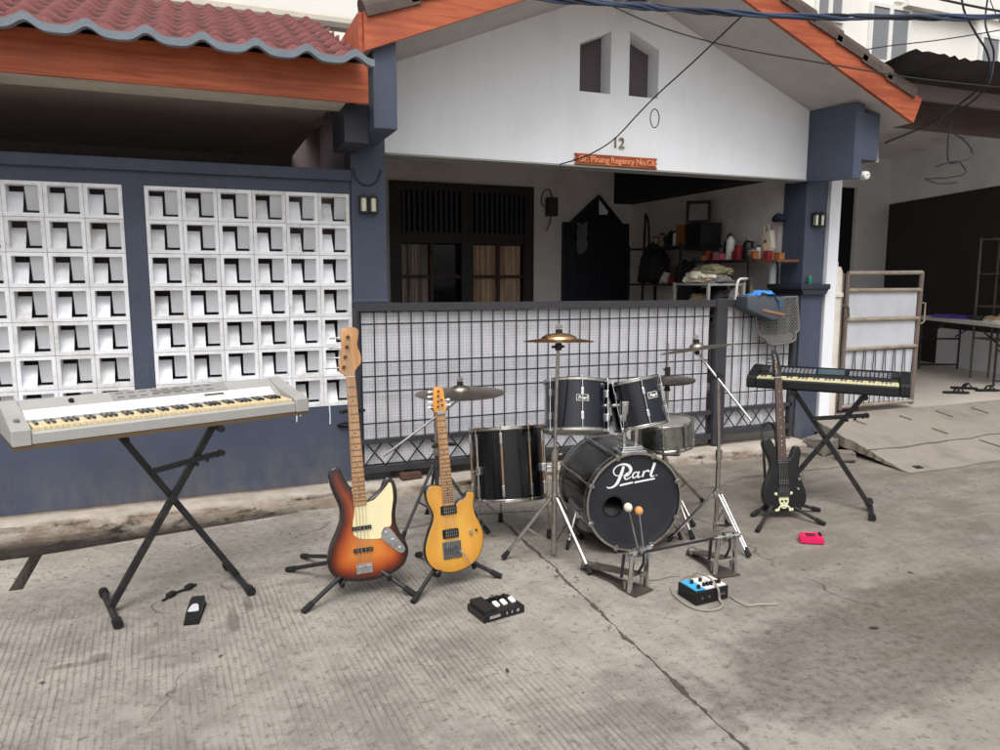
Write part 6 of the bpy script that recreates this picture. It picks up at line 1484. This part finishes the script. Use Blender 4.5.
# left cymbal on its boom stand
c = (1.235, 4.05)
t = thing('cymbal_stand', 'boom cymbal stand behind the amber guitar, left of the floor tom', 'stand', (c[0], c[1], 0))
tripod(t, c, [(1.0, 3.98), (1.50, 3.90), (1.26, 4.36)], .42, .10, m_greymetal)
b = MB(); b.cyl((0, 0, .08), (0, 0, .50), .0135, seg=12); b.build('lower_tube', m_greymetal, t, smooth=True)
b = MB(); b.cyl((0, 0, .48), (-.01, -.01, .75), .010, seg=12); b.cyl((0, 0, .47), (0, 0, .51), .02, seg=12); b.build('upper_tube', m_dullchrome, t, smooth=True)
p0, p1 = V((.93, 4.10, .48)), V((1.365, 3.995, .805)); o3 = V((c[0], c[1], 0))
b = MB(); b.cyl(p0-o3, p1-o3, .0065, seg=10); b.build('boom_arm', m_chrome, t, smooth=True)
b = MB(); b.obox(V((-.01, -.01, .755)), (.035, .035, .035), None, .008); b.cyl((-.05, -.01, .755), (.03, -.01, .755), .007, seg=8); b.build('boom_clamp', m_blackmetal, t); b = MB(); b.ball(p1-o3, .014, 10); b.cyl(p1-o3, (1.365-c[0], 3.995-c[1], .868), .004, seg=8); b.build('tilter', m_blackmetal, t)
cymbal('crash_cymbal', 'wide dull grey cymbal behind the amber guitar headstock', (1.365, 3.995, .838), Matrix.Rotation(R(-1), 3, 'Y'), .262, m_bronzed, .22, .03, .022)
# centre cymbal
c = (1.70, 3.43)
t = thing('cymbal_stand', 'straight cymbal stand between the floor tom and the bass drum', 'stand', (c[0], c[1], 0))
tripod(t, c, [(1.435, 3.50), (1.765, 3.145), (1.97, 3.62)], .335, .06, m_dullchrome, .0105)
b = MB(); b.cyl((0, 0, .03), (0, 0, .575), .0145, seg=12); b.cyl((0, 0, .54), (0, 0, .60), .021, seg=12); b.cyl((-.005, 0, .57), (.04, 0, .57), .008, seg=8); b.build('lower_tube', m_dullchrome, t, smooth=True)
b = MB(); b.cyl((0, 0, .57), (.015, .005, 1.14), .0095, seg=12); b.build('upper_tube', m_dullchrome, t, smooth=True)
b = MB(); b.obox((.017, .005, 1.145), (.034, .024, .04), None, .008); b.cyl((-.02, .005, 1.145), (.05, .005, 1.145), .007, seg=8); b.cyl((.017, .005, 1.15), (.02, .005, 1.205), .004, seg=8); b.build('tilter', m_blackmetal, t)
cymbal('crash_cymbal', 'bright orange bronze cymbal held highest on the straight centre stand', (1.72, 3.435, 1.172), Matrix.Rotation(R(1.2), 3, 'Y') @ Matrix.Rotation(R(-3.2), 3, 'X'), .19, m_bronze, .5, .034, .014)
# right cymbal on its boom stand
c = (2.655, 3.285)
t = thing('cymbal_stand', 'tall boom cymbal stand with bright counter-rod, right of the bass drum', 'stand', (c[0], c[1], 0))
tripod(t, c, [(2.675, 3.03), (2.905, 3.49), (2.42, 3.40)], .29, .08, m_chrome, .0085, True)
b = MB(); b.cyl((0, 0, .075), (0, 0, .52), .013, seg=12); b.build('lower_tube', m_dullchrome, t, smooth=True)
b = MB(); b.cyl((0, 0, .5), (-.02, .005, .955), .0095, seg=12); b.cyl((0, 0, .49), (0, 0, .54), .019, seg=12); b.build('upper_tube', m_dullchrome, t, smooth=True)
o3 = V((c[0], c[1], 0)); p0, p1 = V((2.745, 3.14, .73)), V((2.548, 3.372, 1.09))
b = MB(); b.cyl(p0-o3, p1-o3, .0075, seg=10); b.build('boom_arm', mat('bright_boom_chrome', (.85, .85, .86), .2, metal=1., var=.03), t, smooth=True)
b = MB(); b.obox(V((-.022, .008, .962)), (.036, .036, .034), None, .008); b.cyl((-.06, .008, .962), (.02, .008, .962), .007, seg=8); b.build('boom_clamp', m_blackmetal, t); b = MB(); b.ball(p1-o3, .016, 10); b.cyl(p1-o3, V((2.552, 3.378, 1.15))-o3, .0045, seg=8); b.build('tilter', m_blackmetal, t)
cymbal('crash_cymbal', 'grey cymbal on the right boom stand, in front of the gate post', (2.553, 3.380, 1.108), Matrix.Rotation(R(-6), 3, 'Y') @ Matrix.Rotation(R(-8.3), 3, 'X'), .205, m_bronzed, .2, .026, .012)
# hi-hat
c = (2.68, 3.835)
t = thing('hi_hat_stand', 'hi-hat stand behind the right rack tom with a thin pull rod above the cymbals', 'stand', (c[0], c[1], 0))
tripod(t, c, [(2.93, 4.03), (2.45, 4.07), (2.70, 3.55)], .28, .05, m_dullchrome)
b = MB(); b.cyl((0, 0, .03), (0, 0, .84), .012, seg=12); b.build('tube', m_dullchrome, t, smooth=True)
b = MB(); b.cyl((0, 0, .8), (0, 0, 1.10), .0035, seg=8); b.build('pull_rod', m_dullchrome, t)
b = MB(); b.cyl((0, 0, .885), (0, 0, .95), .017, seg=12); b.cyl((-.03, 0, .935), (.0, 0, .935), .006, seg=8); b.build('clutch', m_blackmetal, t); b = MB(); b.cyl((0, 0, .80), (0, 0, .842), .022, .012, 12); b.build('cymbal_seat', m_blackmetal, t)
for z, f, lb in ((.848, 1, 'lower hi-hat cymbal of the pair behind the right rack tom'), (.868, 0, 'upper hi-hat cymbal of the pair behind the right rack tom')):
    t = thing('hi_hat_cymbal', lb, 'cymbal', (c[0], c[1], z), rot=Matrix.Rotation(R(-3), 3, 'Y'))
    pr = [(.006, .026), (.03, .024), (.045, .012), (.08, .009), (.172, 0)]
    if f: pr = [(a, -e+.012) for a, e in pr]
    b = MB(); b.lathe(pr+[(q[0]-.0005, q[1]-.0015) for q in pr[::-1]], None, 64, True); b.build('plate', m_bronzed, t, smooth=True)
# snare stand
c = (2.625, 3.765)
t = thing('snare_stand', 'chrome snare stand with spread legs behind the bass drum', 'stand', (c[0], c[1], 0))
tripod(t, c, [(3.06, 3.93), (2.56, 3.37), (2.36, 4.05)], .36, .08, m_dullchrome, .0095)
b = MB(); b.cyl((0, 0, .07), (0, 0, .42), .0125, seg=12); b.build('tube', m_dullchrome, t, smooth=True)
b = MB()
for a in (R(20), R(140), R(260)):
    ca, sa = math.cos(a), math.sin(a); b.tube([(0, 0, .41), (ca*.17, sa*.17, .448-ca*.0), (ca*.20, sa*.20, .455), (ca*.202, sa*.202, .50)], .008, 8)
b.build('basket_arms', m_dullchrome, t, smooth=True)

# double pedal
t = thing('double_bass_pedal', 'chrome double bass drum pedal with two beaters and a linking shaft', 'pedal', (2.14, 2.95, 0))
O = V((2.14, 2.95, 0))
m_board = mat('dark_footboard_metal', srgb(104, 96, 88), .4, metal=.6, var=.3, scale=22, dirt=srgb(44, 38, 34), damt=.6, dscale=12)
def unit(px, py, hx_, hy, nm, beaters):
    # px,py: toe end under the posts, hx,hy: heel end
    a = V((px, py, 0))-O; e = V((hx_, hy, 0))-O; d_ = (a-e); ln = d_.length; d_.normalize(); n = V((d_.y, -d_.x, 0))
    Mx = frame(n, d_, (0, 0, 1), e)
    b = MB(); b.prism([(-.03, -.02), (.03, -.02), (.028, ln*.55), (.055, ln*.8), (.065, ln+.03), (-.065, ln+.03), (-.055, ln*.8), (-.028, ln*.55)], .002, .010, Mx); b.build('base_plate', m_board, t)
    b = MB(); hw = .042
    side = frame(d_, (0, 0, 1), -n*1 if False else n, e)
    b.prism([(-.01, .012), (.04, .03), (.06, .034), (ln*.98, .085), (ln*.98, .094), (.05, .046), (-.01, .03)], -.035, .035, frame(d_, (0, 0, 1), n, e), .002); fb = b.build('footboard', m_board, t)
    b = MB(); b.cyl(Mx @ V((-.036, .035, .034)), Mx @ V((.036, .035, .034)), .013, seg=12); b.ball(Mx @ V((0, .0, .028)), .03, 12, (1.1, .9, .6)); b.build('heel_hinge', m_dullchrome, t, smooth=True)
    ax = []
    for s in (-1, 1):
        p_ = Mx @ V((s*.058, ln*.97, .008)); q = Mx @ V((s*.052, ln*.99, .205)); b = MB(); b.bar(p_, q, .018, .022, tuple(d_), .006); b.cyl(q-n*.014, q+n*.014, .018, seg=14); b.build('post', m_chrome, t); ax.append(q)
        b = MB(); w_ = Mx @ V((s*.058, ln*.97-.03, .02)); b.cyl(w_, w_+V((0, 0, .03)), .005, seg=8); b.obox(w_+V((0, 0, .035)), (.02, .006, .012), None, .002); b.build('clamp_screw', m_dullchrome, t)
    b = MB(); b.cyl(ax[0]-n*.03, ax[1]+n*.03, .008, seg=10); b.cyl((ax[0]+ax[1])/2-n*.02, (ax[0]+ax[1])/2+n*.02, .024, seg=16); b.build('axle', m_dullchrome, t, smooth=True)
    b = MB(); mid = (ax[0]+ax[1])/2; b.tube(catmull([mid+d_*.02, mid+d_*.024+V((0, 0, -.05)), Mx @ V((0, ln*.96, .09))], 4, False), .007, 6); b.build('drive_chain', m_blackmetal, t)
    b = MB(); b.cyl(Mx @ V((.075, ln*.9, .20)), Mx @ V((.075, ln*.86, .08)), .008, seg=8); b.build('spring', m_blackmetal, t)
    return ax, n, d_
axL, nL, dL = unit(1.885, 2.875, 1.785, 3.215, 'left', 2)
axR, nR, dR = unit(2.405, 2.885, 2.415, 3.175, 'right', 0)
b = MB(); b.cyl(axL[1]+nL*.03, axR[0]-nR*.03 if (axL[1]-axR[0]).length < (axL[1]-axR[1]).length else axR[1]+nR*.03, .0065, seg=8); b.build('drive_shaft', m_blackmetal, t)
m_felt = mat('orange_felt_beater', srgb(206, 146, 88), .85, var=.15, scale=20); m_feltw = mat('cream_felt_beater', srgb(226, 214, 196), .85, var=.1, scale=20)
for base_, tip, m_ in (((1.880, 2.885, .205), (1.975, 3.135, .335), m_feltw), ((1.918, 2.90, .205), (2.03, 3.12, .315), m_felt)):
    p_, q = V(base_)-O, V(tip)-O; b = MB(); b.cyl(p_, q, .0045, seg=8); o = b.build('beater_rod', m_chrome, t, smooth=True)
    dv = (q-p_).normalized(); b = MB(); b.ball(q, .025, 14, (.85, 1, .95)); b.build('beater_head', m_, o, smooth=True)

# ------------------------------------------------------------------ pedals and small things on the road
def text_strip(parent, pts, m): pass
rz = R(11); t = thing('effects_pedal', 'black multi-effect floor pedal with rocker and three white switches', 'effects pedal', (1.165, 2.94, 0), rz); t.scale = (.92, .92, .92)
b = MB(); b.prism([(-.115, -.08), (.115, -.085), (.118, .07), (-.112, .08)], .004, .042, None, .005); b.build('case', m_blackplastic, t)
b = MB(); b.prism([(-.075, .040), (.07, .040), (.07, .062), (.03, .058), (-.02, .048), (-.055, .062), (-.075, .058)], -.036, .036, frame((0, 1, 0), (0, 0, 1), (1, 0, 0), (-.072, 0, .003)), .006); b.build('rocker', m_rubber, t, smooth=True)
for x in (-.008, .036, .085):
    b = MB(); b.obox((x, -.018, .050), (.026, .042, .014), Euler((.2, 0, 0)).to_matrix(), .006); b.build('switch', m_white2, t)
b = MB(); b.box((-.02, .03, .042), (.10, .066, .046)); b.build('display_strip', m_glass, t)
for i in range(3):
    b = MB(); b.cyl((.0+i*.04, .05, .046), (.0+i*.04, .05, .056), .008, seg=10); b.build('knob', m_blackmetal, t)
b = MB()
for x0, x1 in ((-.085, -.025), (.01, .016), (.04, .046), (.07, .085)): b = MB(); b.box((x0, -.0855, .018), (x1, -.0835, .032)); b.build('print_mark', mat('grey_print_marks', srgb(150, 148, 144), .5, var=.4, scale=90), t)
b = MB(); b.tube(catmull([(.03, .075, .03), (.04, .10, .035), (.06, .11, .02)], 4, False), .008, 6); b.build('jack_plug', m_dullchrome, t)
t = thing('effects_pedal', 'black box pedal with blue and white top and a cable across it', 'effects pedal', (2.135, 2.72, 0), R(3))
b = MB(); b.prism([(-.095, -.07), (.095, -.066), (.092, .062), (-.092, .066)], .003, .066, None, .003); b.build('case', m_blackplastic, t)
b = MB(); b.prism([(-.088, -.054), (-.035, -.06), (-.03, .058), (-.086, .060)], .066, .070, None); b.build('blue_panel', mat('sky_blue_panel', srgb(64, 166, 214), .4, var=.2, scale=18), t)
b = MB(); b.prism([(-.034, -.06), (.088, -.058), (.086, .056), (-.029, .058)], .066, .071, None); b.build('white_panel', m_white2, t)
for x, y in ((-.06, -.04), (-.02, -.03), (0, -.03), (.02, -.032), (.05, -.03), (.068, -.032), (-.05, .02), (.0, .02)):
    b = MB(); b.cyl((x, y, .070), (x, y, .086), .009, .008, 12); b.build('knob', m_blackplastic, t, smooth=True)
b = MB()
for x in (-.06, -.02, .05, .066): b.cyl((x, -.0715, .034), (x, -.066, .034), .006, seg=10)
b.build('side_screws', m_dullchrome, t)
m_lead = mat('grey_lead', srgb(146, 138, 128), .6, var=.1)
b = MB(); b.tube(catmull([(2.05, 2.85, .008), (2.02, 2.79, .007), (2.005, 2.68, .007), (2.03, 2.60, .007), (2.10, 2.575, .007), (2.155, 2.60, .008), (2.170, 2.640, .02), (2.162, 2.645, .07), (2.158, 2.70, .098), (2.15, 2.79, .09), (2.12, 2.84, .02), (2.18, 2.93, .007), (2.30, 2.96, .007)], 8, False), .0055, 8); tag(b.build('guitar_lead', m_lead, smooth=True), 'grey lead looping around the blue-topped box pedal', 'cable')
b = MB(); b.tube(catmull([(2.255, 2.665, .006), (2.25, 2.61, .006), (2.265, 2.555, .006), (2.32, 2.545, .006), (2.40, 2.515, .006)], 7, False), .006, 8); tag(b.build('loose_lead', m_lead, smooth=True), 'short loose lead curling on the road right of the box pedal', 'cable')
b = MB(); b.tube(catmull([(2.0, 2.98, .006), (2.06, 2.965, .006), (2.12, 2.975, .006), (2.17, 2.96, .006)], 7, False), .006, 8); tag(b.build('loose_lead', m_lead, smooth=True), 'short lead lying between the two halves of the bass drum pedal', 'cable')
# keyboard foot pedal
t = thing('foot_pedal', 'small black foot pedal with a pale plate near the left keyboard stand', 'pedal', (-.095, 3.42, 0), R(-9)); t.scale = (.72, .62, .85)
ws = [(-.17, .010), (-.17, .030), (-.09, .046), (.10, .062), (.15, .058), (.17, .03), (.17, .010)]
b = MB(); b.prism(ws, -.040, .040, frame((0, 1, 0), (0, 0, 1), (1, 0, 0)), .008); b.build('case', m_blackplastic, t, smooth=True)
b = MB(); b.prism([(-.165, .0), (.165, .0), (.17, .012), (-.17, .012)], -.044, .044, frame((0, 1, 0), (0, 0, 1), (1, 0, 0))); b.build('base', m_rubber, t)
b = MB(); tz = lambda y: .046+.0842*(y+.09)+.0006
P_ = catmull([(-.026, -.085), (.026, -.085), (.03, -.06), (.016, .01), (-.016, .01), (-.03, -.06)], 3)
b.bm.faces.new([b.bm.verts.new((p_.x, p_.y, tz(p_.y)+.001)) for p_ in P_]); b.build('tread_plate', mat('pale_grey_plate', srgb(190, 190, 194), .5, var=.08), t)
t = thing('small_adapter', 'dark crumpled lead with plugs on the road behind the small foot pedal', 'plug', (-.165, 3.69, 0), R(38))
b = MB(); b.tube(catmull([(-.10, -.01, .006), (-.05, 0, .008), (0, .006, .01), (.06, .0, .008), (.10, .012, .006)], 5, False), .006, 6); b.build('lead', m_rubber, t, smooth=True)
for x in (-.045, .055):
    b = MB(); b.obox((x, .004, .013), (.045, .028, .022), Euler((0, 0, .3)).to_matrix(), .005); b.build('plug', m_rubber, t)
t = thing('pink_pedal', 'bright pink small pedal on the road in front of the black guitar', 'effects pedal', (3.165, 3.085, 0), R(-32))
m_pinkp = mat('bright_pink_enamel', srgb(216, 30, 92), .35, var=.1, scale=12)
b = MB(); b.prism([(-.065, .004), (.065, .004), (.062, .042), (.03, .052), (.02, .046), (-.03, .044), (-.045, .050), (-.064, .036)], -.036, .036, frame((1, 0, 0), (0, 0, 1), (0, -1, 0)), .005); b.build('case', m_pinkp, t, smooth=True)
b = MB(); b.obox((-.005, 0, .0475), (.045, .045, .005), None, .002); b.build('foot_pad', mat('dark_pink_pad', srgb(96, 16, 40), .6), t)
for y in (-.018, .012):
    b = MB(); b.cyl((.046, y, .048), (.046, y, .06), .007, seg=10); b.build('knob', m_blackplastic, t)
# leaves and grit scattered on the road
gr = MB(); rg_ = random.Random(5)
for i in range(420):
    k = rg_.random()
    if k < .35: x, y = rg_.uniform(-1.6, 4.6), 4.72-abs(rg_.gauss(0, .16))-(.25 if rg_.random() < .3 else 0)
    elif k < .5: y = rg_.uniform(1.6, 4.2); x = 1.455+.054*y+rg_.gauss(0, .05)
    else: x, y = rg_.uniform(-1.5, 5.2), rg_.uniform(1.5, 4.5)
    if x < .55 and y > 4.4: y -= .35
    s_ = rg_.uniform(.0018, .006)*(1.8 if rg_.random() < .08 else 1)
    r_ = bmesh.ops.create_icosphere(gr.bm, subdivisions=1, radius=s_, matrix=Matrix.Translation((x, y, s_*.45)) @ Matrix.Rotation(rg_.uniform(0, 6), 4, 'Z') @ Matrix.Diagonal((1.3, .9, .6, 1)))
    gr._tag({f for v_ in r_['verts'] for f in v_.link_faces})
o = gr.build('grit', mat('road_grit', srgb(112, 104, 94), .95, var=.4, scale=30)); o['kind'] = 'stuff'; o['label'] = 'small grit and crumbs scattered on the concrete road'; o['category'] = 'grit'
m_leaf = mat('dry_leaf', srgb(64, 50, 38), .9, var=.3)
for i, (x, y, lb) in enumerate(((-.62, 3.02, 'dry dark leaf on the road left of the small foot pedal'), (1.02, 2.45, 'tiny dark leaf on the road in front of the amber guitar'), (2.62, 2.18, 'small dark leaf in the dark road stain'), (.0, 2.98, 'small brown leaf scrap on the grooved road'), (3.3, 2.55, 'dark leaf scrap near the right edge of the road'))):
    b = MB(); s = .010+.004*(i % 3); b.bm.faces.new([b.bm.verts.new((q[0]*s, q[1]*s, .005+.004*abs(q[1]))) for q in ((-1.4, 0), (-.6, .5), (.3, .45), (1.3, .1), (.4, -.4), (-.6, -.45))]); o = b.build('dry_leaf', m_leaf); o.location = (x, y, .0); o.rotation_euler = (0, 0, i*1.3); tag(o, lb, 'leaf')
